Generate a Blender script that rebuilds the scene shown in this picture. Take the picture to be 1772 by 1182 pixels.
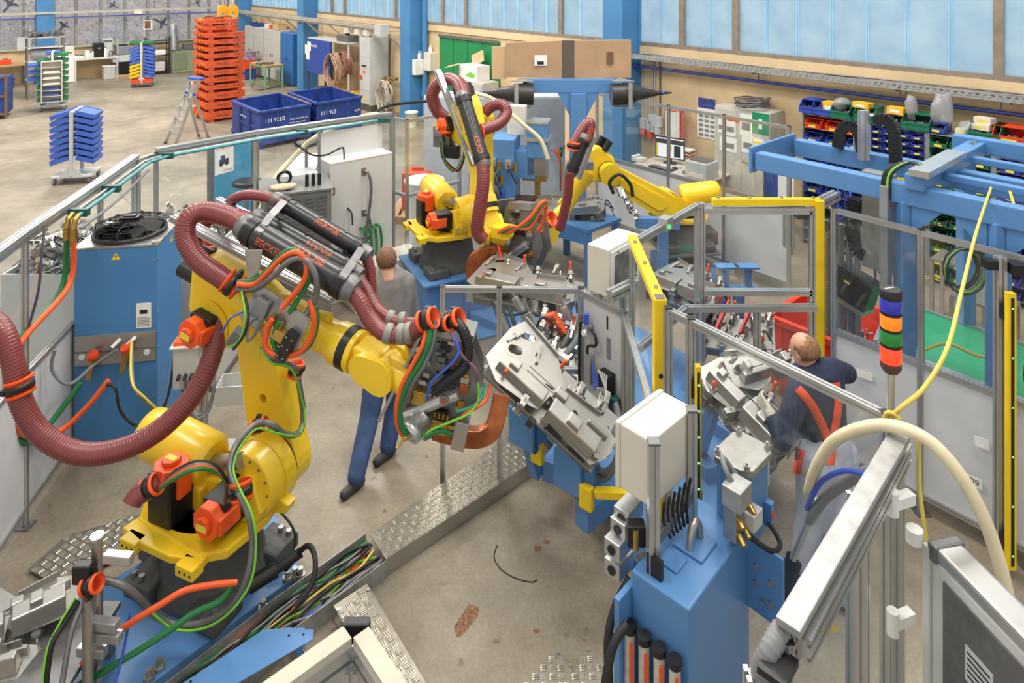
import bpy, bmesh, math, random
from mathutils import Vector as V, Matrix
from mathutils.geometry import tessellate_polygon
for _o in list(bpy.data.objects): bpy.data.objects.remove(_o)
S = bpy.context.scene
C = S.collection
R = random.Random(7)
pi = math.pi
# ------------------------------------------------------------------ camera (level shift lens, 24 mm, eye 4.1 m above the hall floor)
FPX, CX, YH, CH = 1181.0, 886.0, -46.0, 4.1
cam = bpy.data.cameras.new('camera'); camo = bpy.data.objects.new('camera', cam); C.objects.link(camo)
camo.location = (0, 0, CH); camo.rotation_euler = (pi/2, 0, 0)
cam.sensor_width = 36; cam.lens = 36*FPX/1772; cam.shift_x = 0; cam.shift_y = -(591-YH)/1772
cam.clip_start = 0.05; cam.clip_end = 200
S.camera = camo
# ------------------------------------------------------------------ light: daylight dome and hall lamps
w = bpy.data.worlds.new('hall_daylight'); S.world = w; w.use_nodes = True
bg = w.node_tree.nodes['Background']; bg.inputs[0].default_value = (1.0, 0.965, 0.915, 1); bg.inputs[1].default_value = 0.62
def area(name, loc, size, power, col, rot=(0, 0, 0)):
    l = bpy.data.lights.new(name, 'AREA'); l.shape = 'RECTANGLE'; l.size, l.size_y = size; l.energy = power; l.color = col
    o = bpy.data.objects.new(name, l); o.location = loc; o.rotation_euler = rot; C.objects.link(o); return o
for x, y, e in [(-3.5, 3.5, 170), (2.2, 3.0, 170), (-0.5, 7.5, 190), (3.5, 8.5, 210), (-8, 12, 420), (-3, 15, 360), (-12, 20, 560), (-8, 26, 420), (-17, 16, 420)]:
    area('hall_lamp', (x, y, 8.2), (1.2, 3.2), e, (1, .95, .88), (0, 0, math.radians(41)))
S.view_settings.view_transform = 'Standard'; S.view_settings.look = 'None'
S.view_settings.exposure = 0.38; S.view_settings.gamma = 1; S.view_settings.use_curve_mapping = False
# ------------------------------------------------------------------ places: pixel of the 1772x1182 frame -> point at a distance, a height, a wall
def P(px, py, d): return V(((px-CX)*d/FPX, d, CH-(py-YH)*d/FPX))
def Z(px, py, z=0): return P(px, py, (CH-z)*FPX/(py-YH))
UX, UY = .6595, -.7517                       # direction of the long window wall
def W(px, py, off=0): return P(px, py, (10.8-off)/(.7517*(px-CX)/FPX+.6595))
def BW(px, py, off=0): return P(px, py, (31.06-off)/(-.6595*(px-CX)/FPX+.7517))
WU = V((UX, UY, 0)); WN = V((-.7517, -.6595, 0)); UP = V((0, 0, 1))
def wl(t, off, z): return WN*(off-10.8)+WU*t+UP*z      # wall frame: along, off the wall, up
def wt(px): return W(px, 0).dot(WU)
def bt(px): return BW(px, 0).dot(V((.7517, .6595, 0)))
BV = V((.7517, .6595, 0))
def bl(t, off, z): return WU*(off-31.06)+BV*t+UP*z
def frame(o, x, y=None, z=None):             # matrix with columns x y z and origin o
    x = V(x).normalized()
    if z is None: z = V(x).cross(V(y)).normalized(); y = z.cross(x)
    elif y is None: z = V(z).normalized(); y = z.cross(x).normalized(); x = y.cross(z)
    else: y = V(y).normalized(); z = V(z).normalized()
    return Matrix(((x.x, y.x, z.x, o[0]), (x.y, y.y, z.y, o[1]), (x.z, y.z, z.z, o[2]), (0, 0, 0, 1)))
def rotz(a, o=(0, 0, 0)): return Matrix.Translation(V(o)) @ Matrix.Rotation(a, 4, 'Z')
# ------------------------------------------------------------------ materials
def lin(c):
    f = lambda x: (x/12.92 if x <= .04045 else ((x+.055)/1.055)**2.4)
    return tuple(f(x/255) for x in c)+(1,)
MATS = {}
def mat(name, rgb, rough=.5, metal=0, var=.06, scale=8, bump=0, bscale=60, spec=.5, clear=0, aniso=None):
    if name in MATS: return MATS[name]
    m = bpy.data.materials.new(name); m.use_nodes = True; n = m.node_tree.nodes; L = m.node_tree.links
    b = n['Principled BSDF']; b.inputs['Roughness'].default_value = rough; b.inputs['Metallic'].default_value = metal
    b.inputs['Specular IOR Level'].default_value = spec
    if clear: b.inputs['Coat Weight'].default_value = clear; b.inputs['Coat Roughness'].default_value = .15
    tc = n.new('ShaderNodeTexCoord'); mp = n.new('ShaderNodeMapping'); L.new(tc.outputs['Object'], mp.inputs[0])
    if aniso: mp.inputs['Scale'].default_value = aniso
    no = n.new('ShaderNodeTexNoise'); no.inputs['Scale'].default_value = scale; no.inputs['Detail'].default_value = 5; L.new(mp.outputs[0], no.inputs['Vector'])
    rp = n.new('ShaderNodeValToRGB'); c = lin(rgb)
    rp.color_ramp.elements[0].position = .3; rp.color_ramp.elements[1].position = .7
    rp.color_ramp.elements[0].color = tuple(x*(1-var*2) for x in c[:3])+(1,); rp.color_ramp.elements[1].color = tuple(min(1, x*(1+var*1.2)) for x in c[:3])+(1,)
    L.new(no.outputs['Fac'], rp.inputs[0]); L.new(rp.outputs[0], b.inputs['Base Color'])
    if bump:
        n2 = n.new('ShaderNodeTexNoise'); n2.inputs['Scale'].default_value = bscale; n2.inputs['Detail'].default_value = 4; L.new(mp.outputs[0], n2.inputs['Vector'])
        bp = n.new('ShaderNodeBump'); bp.inputs['Strength'].default_value = bump; bp.inputs['Distance'].default_value = .01
        L.new(n2.outputs['Fac'], bp.inputs['Height']); L.new(bp.outputs[0], b.inputs['Normal'])
    MATS[name] = m; return m
def glassmat(name, tint, gloss=.10, haze=0, hazecol=(220, 225, 228)):
    if name in MATS: return MATS[name]
    m = bpy.data.materials.new(name); m.use_nodes = True; n = m.node_tree.nodes; L = m.node_tree.links
    n.remove(n['Principled BSDF']); out = n['Material Output']
    tr = n.new('ShaderNodeBsdfTransparent'); tr.inputs[0].default_value = lin(tint)
    gl = n.new('ShaderNodeBsdfGlossy'); gl.inputs['Roughness'].default_value = .03; gl.inputs[0].default_value = (.9, .93, .95, 1)
    fr = n.new('ShaderNodeFresnel'); fr.inputs[0].default_value = 1.3
    mu = n.new('ShaderNodeMath'); mu.operation = 'MULTIPLY_ADD'; mu.inputs[1].default_value = .8; mu.inputs[2].default_value = gloss*.2; L.new(fr.outputs[0], mu.inputs[0]); mn = n.new('ShaderNodeMath'); mn.operation = 'MINIMUM'; mn.inputs[1].default_value = .05; L.new(mu.outputs[0], mn.inputs[0]); mu = mn
    mx = n.new('ShaderNodeMixShader'); L.new(mu.outputs[0], mx.inputs[0]); L.new(tr.outputs[0], mx.inputs[1]); L.new(gl.outputs[0], mx.inputs[2])
    if haze:
        df = n.new('ShaderNodeBsdfDiffuse'); df.inputs[0].default_value = lin(hazecol)
        m2 = n.new('ShaderNodeMixShader'); m2.inputs[0].default_value = haze; L.new(mx.outputs[0], m2.inputs[1]); L.new(df.outputs[0], m2.inputs[2]); L.new(m2.outputs[0], out.inputs[0])
    else: L.new(mx.outputs[0], out.inputs[0])
    MATS[name] = m; return m
def glow(name, rgb, e, base=None):
    if name in MATS: return MATS[name]
    m = bpy.data.materials.new(name); m.use_nodes = True; b = m.node_tree.nodes['Principled BSDF']
    b.inputs['Base Color'].default_value = lin(base or rgb); b.inputs['Emission Color'].default_value = lin(rgb); b.inputs['Emission Strength'].default_value = e
    b.inputs['Roughness'].default_value = .3; MATS[name] = m; return m
YEL = mat('robot_yellow', (243, 205, 40), .32, 0, .03, 3, clear=.3)
BLU = mat('machine_blue', (86, 136, 190), .4, 0, .03, 2, clear=.15)
BLUD = mat('column_blue', (70, 130, 180), .45, 0, .07, 1.5)
CONT = mat('container_blue', (38, 66, 140), .5, 0, .18, 5)
BINB = mat('bin_blue', (52, 78, 178), .4, 0, .05)
BING = mat('bin_green', (22, 112, 82), .4, 0, .05)
BINY = mat('bin_yellow', (240, 196, 25), .4, 0, .05)
BINR = mat('bin_red', (228, 72, 30), .4, 0, .05)
ORA = mat('plastic_orange', (242, 92, 34), .35, 0, .04)
PALL = mat('painted_orange', (214, 88, 42), .55, 0, .15, 4)
REDB = mat('box_red', (238, 62, 32), .38, 0, .03, 2)
HOSE = mat('hose_brown', (124, 52, 52), .33, 0, .05, 20, spec=.7)
ALU = mat('aluminium', (196, 197, 197), .3, .75, .05, 6)
STL = mat('steel_bright', (178, 176, 170), .32, .8, .09, 12)
SHEET = mat('sheet_steel', (176, 174, 169), .34, .8, .06, 4)
STD = mat('steel_dark', (126, 126, 126), .42, .6, .1, 14)
CAST = mat('cast_grey', (92, 94, 92), .6, .2, .1, 9, .15, 90)
BLK = mat('black_plastic', (26, 26, 28), .4, 0, .1)
RUB = mat('rubber_black', (34, 34, 35), .6, 0, .1)
GREYC = mat('cable_grey', (128, 130, 132), .5, 0, .05)
CRM = mat('cream_enamel', (217, 212, 198), .45, 0, .03, 3)
LGR = mat('light_grey_enamel', (196, 198, 196), .5, 0, .05, 2)
WHT = mat('white_plastic', (232, 232, 228), .5, 0, .03)
PAP = mat('paper', (235, 234, 228), .8, 0, .03)
INK = mat('ink_black', (30, 30, 34), .7, 0, .05)
GRN = mat('hose_green', (30, 120, 62), .4, 0, .06)
ORH = mat('hose_orange', (232, 92, 34), .42, 0, .05)
LGN = mat('earth_green', (120, 200, 50), .45, 0, .05)
BLC = mat('cable_blue', (60, 92, 205), .45, 0, .05)
YEC = mat('cable_yellow', (222, 200, 90), .5, 0, .06)
SYEL = mat('safety_yellow', (240, 205, 25), .42, 0, .04)
COP = mat('copper', (176, 102, 62), .32, .8, .16, 12)
BRS = mat('brass', (198, 160, 84), .3, .85, .08, 20)
CARD = mat('cardboard', (178, 146, 114), .8, 0, .06, 3)
CARDL = mat('cardboard_light', (205, 172, 132), .8, 0, .05, 3)
WOOD = mat('bench_wood', (192, 156, 112), .6, 0, .12, 5, aniso=(1, 8, 8))
PLY = mat('plastic_film', (206, 210, 214), .45, 0, .05, 3, .25, 5)
PANW = mat('panel_white', (203, 204, 203), .45, 0, .05, 1.2)
CLR = glassmat('polycarbonate', (250, 252, 252), .15, .012)
WGL = glassmat('window_glass', (238, 240, 245), .15, .06)
SKIN = mat('skin', (206, 158, 132), .5, 0, .05, 12)
# ------------------------------------------------------------------ mesh collector
def cat(pts, k=6, closed=False):
    p = [V(q) for q in pts]
    if len(p) < 3 and not closed: return p
    out = []; n = len(p)
    for i in range(n if closed else n-1):
        if closed: a, b, c, d = p[(i-1) % n], p[i], p[(i+1) % n], p[(i+2) % n]
        else: a, b, c, d = p[max(i-1, 0)], p[i], p[i+1], p[min(i+2, n-1)]
        for j in range(k):
            t = j/k
            out.append(.5*((2*b)+(c-a)*t+(2*a-5*b+4*c-d)*t*t+(3*b-a-3*c+d)*t**3))
    if not closed: out.append(p[-1])
    return out
ORG = {}
class B:
    def __init__(s, M=None): s.v = []; s.f = []; s.s = []; s.M = M
    def add(s, vs, fs, sm=False):
        k = len(s.v)
        if s.M is not None: vs = [s.M @ V(q) for q in vs]
        s.v.extend([V(q) for q in vs]); s.f.extend([tuple(i+k for i in f) for f in fs]); s.s.extend([sm]*len(fs)); return s
    def bx(s, x0, x1, y0, y1, z0, z1, T=None):
        vs = [V((x, y, z)) for z in (z0, z1) for y in (y0, y1) for x in (x0, x1)]
        if T is not None: vs = [T @ q for q in vs]
        return s.add(vs, [(0, 2, 3, 1), (4, 5, 7, 6), (0, 1, 5, 4), (2, 6, 7, 3), (0, 4, 6, 2), (1, 3, 7, 5)])
    def box(s, c, sz, T=None): return s.bx(c[0]-sz[0]/2, c[0]+sz[0]/2, c[1]-sz[1]/2, c[1]+sz[1]/2, c[2]-sz[2]/2, c[2]+sz[2]/2, T)
    def bar(s, a, b, w_, h=None, up=(0, 0, 1)):
        a, b = V(a), V(b); x = (b-a); l = x.length
        if l < 1e-6: return s
        up = V(up)
        if abs(x.normalized().dot(up.normalized())) > .99: up = V((1, 0, 0)) if abs(x.normalized().x) < .9 else V((0, 1, 0))
        return s.bx(0, l, -w_/2, w_/2, -(h or w_)/2, (h or w_)/2, frame(a, x, None, up-x.normalized()*up.dot(x.normalized())))
    def ring(s, c, x, y, r, n): return [c+x*(r*math.cos(2*pi*i/n))+y*(r*math.sin(2*pi*i/n)) for i in range(n)]
    def cyl(s, a, b, r, r1=None, n=14, cap=True, sm=True):
        a, b = V(a), V(b); r1 = r if r1 is None else r1
        z = (b-a).normalized(); x = z.orthogonal().normalized(); y = z.cross(x)
        vs = s.ring(a, x, y, r, n)+s.ring(b, x, y, r1, n)
        s.add(vs, [(i, (i+1) % n, n+(i+1) % n, n+i) for i in range(n)], sm)
        if cap: s.add(vs, [tuple(range(n))[::-1], tuple(range(n, 2*n))])
        return s
    def lathe(s, prof, a, ax, n=20, sm=True, cap=True):        # prof: (along, radius)
        a = V(a); z = V(ax).normalized(); x = z.orthogonal().normalized(); y = z.cross(x); vs = []
        for h, r in prof: vs += s.ring(a+z*h, x, y, r, n)
        fs = [(j*n+i, j*n+(i+1) % n, (j+1)*n+(i+1) % n, (j+1)*n+i) for j in range(len(prof)-1) for i in range(n)]
        s.add(vs, fs, sm); k = (len(prof)-1)*n
        if not cap: return s
        return s.add(vs, [tuple(range(n))[::-1], tuple(range(k, k+n))])
    def path(s, p, rs, n=8, closed=False, sm=True):
        p = [V(q) for q in p]; m = len(p); x = None; vs = []
        for i in range(m):
            t = (p[(i+1) % m]-p[i-1]) if closed else (p[min(i+1, m-1)]-p[max(i-1, 0)])
            if t.length < 1e-9: t = V((0, 0, 1))
            t.normalize()
            x = t.orthogonal() if x is None else x-t*x.dot(t)
            if x.length < 1e-6: x = t.orthogonal()
            x.normalize(); y = t.cross(x)
            vs += s.ring(p[i], x, y, rs[i] if isinstance(rs, list) else rs, n)
        q = m if closed else m-1
        s.add(vs, [(j*n+i, j*n+(i+1) % n, ((j+1) % m)*n+(i+1) % n, ((j+1) % m)*n+i) for j in range(q) for i in range(n)], sm)
        if not closed: s.add(vs, [tuple(range(n))[::-1], tuple(range((m-1)*n, m*n))])
        return s
    def tube(s, pts, r, n=8, k=6, closed=False): return s.path(cat(pts, k, closed), r, n, closed)
    def ribbed(s, pts, r, pitch=.016, amp=.10, n=18):
        p = cat(pts, 24); L = [0]
        for i in range(1, len(p)): L.append(L[-1]+(p[i]-p[i-1]).length)
        m = max(2, int(L[-1]/pitch*3)); q = []; rs = []; j = 0
        for i in range(m+1):
            u = L[-1]*i/m
            while j < len(L)-2 and L[j+1] < u: j += 1
            t = (u-L[j])/max(1e-9, L[j+1]-L[j]); q.append(p[j].lerp(p[j+1], t)); rs.append(r*(1+(0, amp, amp*.75)[i % 3]*(.7)))
        return s.path(q, rs, n)
    def plate(s, poly, t, M=None, holes=(), z0=0):
        loops = [[V((q[0], q[1], 0)) for q in l] for l in [poly]+list(holes)]
        flat = [q for l in loops for q in l]; n = len(flat)
        tri = tessellate_polygon(loops)
        vs = [V((q.x, q.y, z0)) for q in flat]+[V((q.x, q.y, z0+t)) for q in flat]
        fs = [tuple(f) for f in tri]+[tuple(i+n for i in f)[::-1] for f in tri]; k = 0
        for l in loops:
            m = len(l); fs += [(k+i, k+(i+1) % m, n+k+(i+1) % m, n+k+i) for i in range(m)]; k += m
        if M is not None: vs = [M @ q for q in vs]
        return s.add(vs, fs)
    def sph(s, c, r, n=12, sc=(1, 1, 1)):
        c = V(c); m = n//2; vs = [c+V((0, 0, r*sc[2]))]; 
        for j in range(1, m):
            a = pi*j/m
            vs += [c+V((r*sc[0]*math.sin(a)*math.cos(2*pi*i/n), r*sc[1]*math.sin(a)*math.sin(2*pi*i/n), r*sc[2]*math.cos(a))) for i in range(n)]
        vs.append(c-V((0, 0, r*sc[2]))); e = len(vs)-1
        fs = [(0, 1+i, 1+(i+1) % n) for i in range(n)]
        fs += [(1+j*n+i, 1+(j+1)*n+i, 1+(j+1)*n+(i+1) % n, 1+j*n+(i+1) % n) for j in range(m-2) for i in range(n)]
        fs += [(e, 1+(m-2)*n+(i+1) % n, 1+(m-2)*n+i) for i in range(n)]
        return s.add(vs, fs, True)
    def prof(s, a, b, w_=.04, h=None, up=(0, 0, 1), sl=None):       # slotted aluminium profile from a to b
        a, b = V(a), V(b); h = h or w_; x = (b-a); l = x.length; up = V(up)
        if abs(x.normalized().dot(up.normalized())) > .99: up = V((0, 1, 0))
        T = frame(a, x, None, up-x.normalized()*up.dot(x.normalized()))
        g = min(w_, h)*.11; dp = min(w_, h)*.22
        nx = max(1, round(w_/min(w_, h))); ny = max(1, round(h/min(w_, h)))
        pl = []
        def side(p0, p1, n, k):
            p0, p1 = V(p0), V(p1); t = (p1-p0)/n; u = t.normalized(); inw = V((-u.y, u.x))
            pl.append(p0)
            for i in range(n):
                c = p0+t*(i+.5); pl.extend([c-u*g, c-u*g+inw*dp, c+u*g+inw*dp, c+u*g])
        side((-w_/2, -h/2), (w_/2, -h/2), nx, 0); side((w_/2, -h/2), (w_/2, h/2), ny, 0)
        side((w_/2, h/2), (-w_/2, h/2), nx, 0); side((-w_/2, h/2), (-w_/2, -h/2), ny, 0)
        n = len(pl); vs = [T @ V((0, q.x, q.y)) for q in pl]+[T @ V((l, q.x, q.y)) for q in pl]
        return s.add(vs, [(i, (i+1) % n, n+(i+1) % n, n+i) for i in range(n)]+[tuple(range(n))[::-1], tuple(range(n, 2*n))])
    def build(s, name, m, parent=None, bev=0, seg=2, kind=None, label=None):
        o0 = ORG.get(parent.name, V((0, 0, 0))) if parent is not None else V((0, 0, 0))
        me = bpy.data.meshes.new(name)
        me.from_pydata([tuple(q-o0) for q in s.v], [], s.f)
        me.polygons.foreach_set('use_smooth', s.s)
        bm = bmesh.new(); bm.from_mesh(me); bmesh.ops.recalc_face_normals(bm, faces=bm.faces)
        if bev:
            bmesh.ops.remove_doubles(bm, verts=bm.verts, dist=1e-5)
            es = [e for e in bm.edges if len(e.link_faces) == 2 and e.calc_face_angle(0) > .5]
            try: bmesh.ops.bevel(bm, geom=es, offset=bev, segments=seg, affect='EDGES', clamp_overlap=True, profile=.6)
            except Exception: pass
        bm.to_mesh(me); bm.free()
        me.materials.append(m); o = bpy.data.objects.new(name, me); C.objects.link(o)
        if parent is not None: o.parent = parent; ORG[o.name] = o0
        if kind: o['kind'] = kind
        if label: o['label'] = label
        return o
def T(name, label, cat_, loc=(0, 0, 0), group=None):
    o = bpy.data.objects.new(name, None); C.objects.link(o); o.location = loc; o.empty_display_size = .1
    o['label'] = label; o['category'] = cat_; ORG[o.name] = V(loc)
    if group: o['group'] = group
    return o
def tag(o, label, cat_, group=None):
    o['label'] = label; o['category'] = cat_
    if group: o['group'] = group
    return o
def origin(o):                                       # move a lone mesh's origin to the centre of its base
    me = o.data; n = len(me.vertices)
    c = sum((v.co for v in me.vertices), V((0, 0, 0)))/n; c.z = min(v.co.z for v in me.vertices)
    me.transform(Matrix.Translation(-c)); o.location = o.location+c; return o
def one(b, name, m, label, cat_, group=None, bev=0, kind=None):
    o = origin(b.build(name, m, None, bev)); tag(o, label, cat_, group)
    if kind: o['kind'] = kind
    return o
def struct(b, name, m, parent=None, bev=0):
    o = b.build(name, m, parent, bev)
    if parent is None: o['kind'] = 'structure'
    return o
def dup(o, M=None, label=None, group=None):
    def cp(q, par):
        c = q.copy(); C.objects.link(c); c.parent = par
        for ch in q.children: cp(ch, c)
        return c
    c = cp(o, None)
    if M is not None: c.matrix_world = M; ORG[c.name] = M.translation.copy()
    if label: c['label'] = label
    if group: c['group'] = group
    return c
def text(name, s, m, parent, M, size, th=.0006, fn=None, align='LEFT', flip=False):
    cu = bpy.data.curves.new('tmp', 'FONT'); cu.body = s; cu.size = size; cu.extrude = th; cu.align_x = align; cu.resolution_u = 3
    ob = bpy.data.objects.new('tmp', cu); C.objects.link(ob)
    bpy.context.view_layer.update()
    me = bpy.data.meshes.new_from_object(ob); bpy.data.objects.remove(ob); bpy.data.curves.remove(cu)
    o0 = ORG.get(parent.name, V((0, 0, 0))) if parent is not None else V((0, 0, 0))
    for v in me.vertices: v.co = (fn(v.co) if fn else M @ v.co)-o0
    me.name = name; me.materials.clear(); me.materials.append(m)
    o = bpy.data.objects.new(name, me); C.objects.link(o)
    if parent is not None: o.parent = parent; ORG[o.name] = o0
    return o
def lerp(a, b, t): return V(a).lerp(V(b), t)
def circ(cx, cy, r, n=14, a0=0): return [(cx+r*math.cos(a0+2*pi*i/n), cy+r*math.sin(a0+2*pi*i/n)) for i in range(n)]
def slot(cx, cy, l, r, ang=0, n=6):
    q = [(l/2+r*math.cos(-pi/2+pi*i/n), r*math.sin(-pi/2+pi*i/n)) for i in range(n+1)]+[(-l/2+r*math.cos(pi/2+pi*i/n), r*math.sin(pi/2+pi*i/n)) for i in range(n+1)]
    c, s_ = math.cos(ang), math.sin(ang); return [(cx+x*c-y*s_, cy+x*s_+y*c) for x, y in q]
# ================================================================== the hall
def concrete():
    m = bpy.data.materials.new('concrete_floor'); m.use_nodes = True; n = m.node_tree.nodes; L = m.node_tree.links; b = n['Principled BSDF']
    tc = n.new('ShaderNodeTexCoord')
    def noise(sc, det, rough=.55):
        k = n.new('ShaderNodeTexNoise'); k.inputs['Scale'].default_value = sc; k.inputs['Detail'].default_value = det; k.inputs['Roughness'].default_value = rough; L.new(tc.outputs['Object'], k.inputs['Vector']); return k
    def ramp(src, p0, c0, p1, c1):
        r = n.new('ShaderNodeValToRGB'); r.color_ramp.elements[0].position = p0; r.color_ramp.elements[0].color = c0; r.color_ramp.elements[1].position = p1; r.color_ramp.elements[1].color = c1; L.new(src, r.inputs[0]); return r
    def mix(mode, f, a, c):
        x = n.new('ShaderNodeMix'); x.data_type = 'RGBA'; x.blend_type = mode; x.inputs[0].default_value = f; L.new(a, x.inputs[6]); L.new(c, x.inputs[7]); return x.outputs[2]
    base = ramp(noise(.55, 6).outputs['Fac'], .35, lin((138, 128, 112)), .65, lin((172, 161, 143)))
    mid = ramp(noise(3.2, 8, .65).outputs['Fac'], .3, lin((188, 182, 170)), .62, lin((255, 255, 255)))
    fine = ramp(noise(40, 4).outputs['Fac'], .3, lin((205, 203, 198)), .7, lin((255, 255, 255)))
    st = ramp(noise(7.5, 3, .4).outputs['Fac'], .70, lin((255, 255, 255)), .78, lin((150, 132, 108)))
    c = mix('MULTIPLY', .55, base.outputs[0], mid.outputs[0]); c = mix('MULTIPLY', .6, c, fine.outputs[0]); c = mix('MULTIPLY', .6, c, st.outputs[0])
    L.new(c, b.inputs['Base Color']); rr = ramp(noise(1.3, 4).outputs['Fac'], .3, (.36, .36, .36, 1), .7, (.6, .6, .6, 1)); L.new(rr.outputs[0], b.inputs['Roughness'])
    bp = n.new('ShaderNodeBump'); bp.inputs['Strength'].default_value = .12; bp.inputs['Distance'].default_value = .01; L.new(noise(70, 3).outputs['Fac'], bp.inputs['Height']); L.new(bp.outputs[0], b.inputs['Normal'])
    return m
FLO = concrete()
WALLM = mat('plaster_wall', (214, 190, 150), .85, 0, .07, 1.4, .35, 22)
SILL = mat('window_frame_brown', (136, 124, 110), .6, 0, .1)
b = B(); b.add([(-30, -2.5, 0), (14, -2.5, 0), (14, 46, 0), (-30, 46, 0), (-30, -2.5, -.2), (14, -2.5, -.2), (14, 46, -.2), (-30, 46, -.2)], [(0, 1, 2, 3), (4, 7, 6, 5), (0, 4, 5, 1), (1, 5, 6, 2), (2, 6, 7, 3), (3, 7, 4, 0)])
floor = struct(b, 'floor', FLO)
JNT = mat('joint_dark', (112, 100, 84), .8)
for off, t0, t1 in ((-2.0, -8.5, -3.2), (-2.9, -19, -8), (-7.2, -22, -9)):
    a, c = WN*off+WU*t0, WN*off+WU*t1
    B().bar(a+UP*.0004, c+UP*.0004, .012, .0012).build('expansion_joint', JNT, floor)
for t in (-11.2, -16.4, -21.5):
    B().bar(WN*-9+WU*t+UP*.0004, WN*2+WU*t+UP*.0004, .010, .0012).build('expansion_joint', JNT, floor)
# scorch marks, tape residue on the floor
RUST = mat('tape_residue', (140, 104, 78), .9, 0, .3, 60)
def blot(name, pts, m):
    q = [Z(*p) for p in pts]; B().add([v+UP*.0006 for v in q], [tuple(range(len(q)))]).build(name, m, floor)
blot('tape_mark', [(785, 1085), (812, 1045), (830, 1052), (826, 1068), (800, 1100), (790, 1103)], RUST)
for px, py, r in ((930, 950, 9), (945, 938, 7), (928, 1092, 6), (1016, 1090, 4), (738, 790, 4), (666, 884, 4), (1013, 1108, 4)):
    c = Z(px, py); blot('oil_spot', [(px+r*math.cos(k*.7)*R.uniform(.6, 1.3), py+r*.75*math.sin(k*.7)*R.uniform(.6, 1.3)) for k in range(9)], RUST)
arc = [Z(*p)+UP*.002 for p in ((860, 945), (855, 965), (866, 985), (890, 1000), (918, 1008), (930, 1004))]
B().path(cat(arc, 5), .004, 5).build('burn_mark', mat('burn', (52, 40, 34), .9), floor)
# ---- window wall (right) : plinth wall under the strip windows, columns, profiled glass
T0, T1 = wt(408), 8.6
def wbox(bb, t0, t1, o0, o1, z0, z1): return bb.bx(t0, t1, o0, o1, z0, z1, frame(wl(0, 0, 0), WU, WN, UP))
wall_r = struct(wbox(B(), T0, T1, -.3, 0, 0, 2.70), 'wall_right', WALLM)
wbox(B(), T0, T1, 0, .05, 2.52, 2.68).build('sill_band', WALLM, wall_r)
struct(wbox(B(), T0, T1, -.3, 0, 6.4, 7.2), 'trim_1', WALLM)
PANE = bpy.data.materials.new('profiled_glass'); PANE.use_nodes = True
_n = PANE.node_tree.nodes; _l = PANE.node_tree.links; _n.remove(_n['Principled BSDF'])
_t = _n.new('ShaderNodeBsdfTranslucent'); _t.inputs[0].default_value = lin((206, 226, 238)); _g = _n.new('ShaderNodeBsdfGlossy'); _g.inputs['Roughness'].default_value = .35; _g.inputs[0].default_value = (.7, .85, .95, 1)
_tc = _n.new('ShaderNodeTexCoord'); _no = _n.new('ShaderNodeTexNoise'); _no.inputs['Scale'].default_value = 3; _l.new(_tc.outputs['Object'], _no.inputs['Vector'])
_rp = _n.new('ShaderNodeValToRGB'); _rp.color_ramp.elements[0].position = .3; _rp.color_ramp.elements[1].position = .75; _rp.color_ramp.elements[0].color = lin((196, 219, 234)); _rp.color_ramp.elements[1].color = lin((214, 232, 242)); _l.new(_no.outputs['Fac'], _rp.inputs[0]); _l.new(_rp.outputs[0], _t.inputs[0])
_m = _n.new('ShaderNodeMixShader'); _m.inputs[0].default_value = .12; _l.new(_t.outputs[0], _m.inputs[1]); _l.new(_g.outputs[0], _m.inputs[2]); _e = _n.new('ShaderNodeEmission'); _e.inputs[1].default_value = .15; _l.new(_rp.outputs[0], _e.inputs[0]); _a = _n.new('ShaderNodeAddShader'); _l.new(_m.outputs[0], _a.inputs[0]); _l.new(_e.outputs[0], _a.inputs[1]); _l.new(_a.outputs[0], _n['Material Output'].inputs[0])  # slight emission added to stand in for daylight behind the panes
TEAL = mat('glass_joint', (126, 182, 190), .5, 0, .05)
def strip_window(name, t0, t1, joints, mulls, z0=2.75, z1=6.4):
    root = struct(wbox(wbox(B(), t0, t1, -.16, .03, z0-.07, z0), t0, t1, -.16, .02, z1-.05, z1), name, SILL); ORG[root.name] = V((0, 0, 0))
    for t in mulls: wbox(B(), t-.06, t+.06, -.14, .02, z0, z1-.05).build('mullion', SILL, root)
    ed = sorted([t0]+[x for x in joints]+[x for x in mulls]+[t1])
    for a, c in zip(ed[:-1], ed[1:]):
        g = lambda e: .06 if e in mulls else .012
        bb = wbox(B(), a+g(a), c-g(c), -.075, -.065, z0, z1-.05)
        wbox(bb, a+g(a), a+g(a)+.008, -.1, -.03, z0, z1-.05); wbox(bb, c-g(c)-.008, c-g(c), -.1, -.03, z0, z1-.05)
        bb.build('pane', PANE, root)
    for t in joints: wbox(B(), t-.012, t+.012, -.10, -.05, z0, z1-.05).build('joint_strip', TEAL, root)
def spaced(a, c, k): return [a+(c-a)*i/k for i in range(1, k)]
w4 = [wt(x) for x in (1180, 1273, 1728)]
strip_window('window_1', wt(1098), T1, [wt(x) for x in (1141, 1226, 1324, 1378, 1437, 1499, 1567, 1643, 1800, 1880)], w4)
strip_window('window_2', wt(728), wt(1068), [wt(x) for x in (748, 786, 827, 847, 870, 893, 918, 944, 1002)], [wt(x) for x in (766, 806, 970)])
strip_window('window_3', wt(540), wt(718), [wt(x) for x in (561, 607, 620, 632, 645, 658, 670)], [wt(x) for x in (574, 596, 684)])
a, c = wt(430), wt(530)
strip_window('window_4', a, c, spaced(a, c, 15), [])
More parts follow.
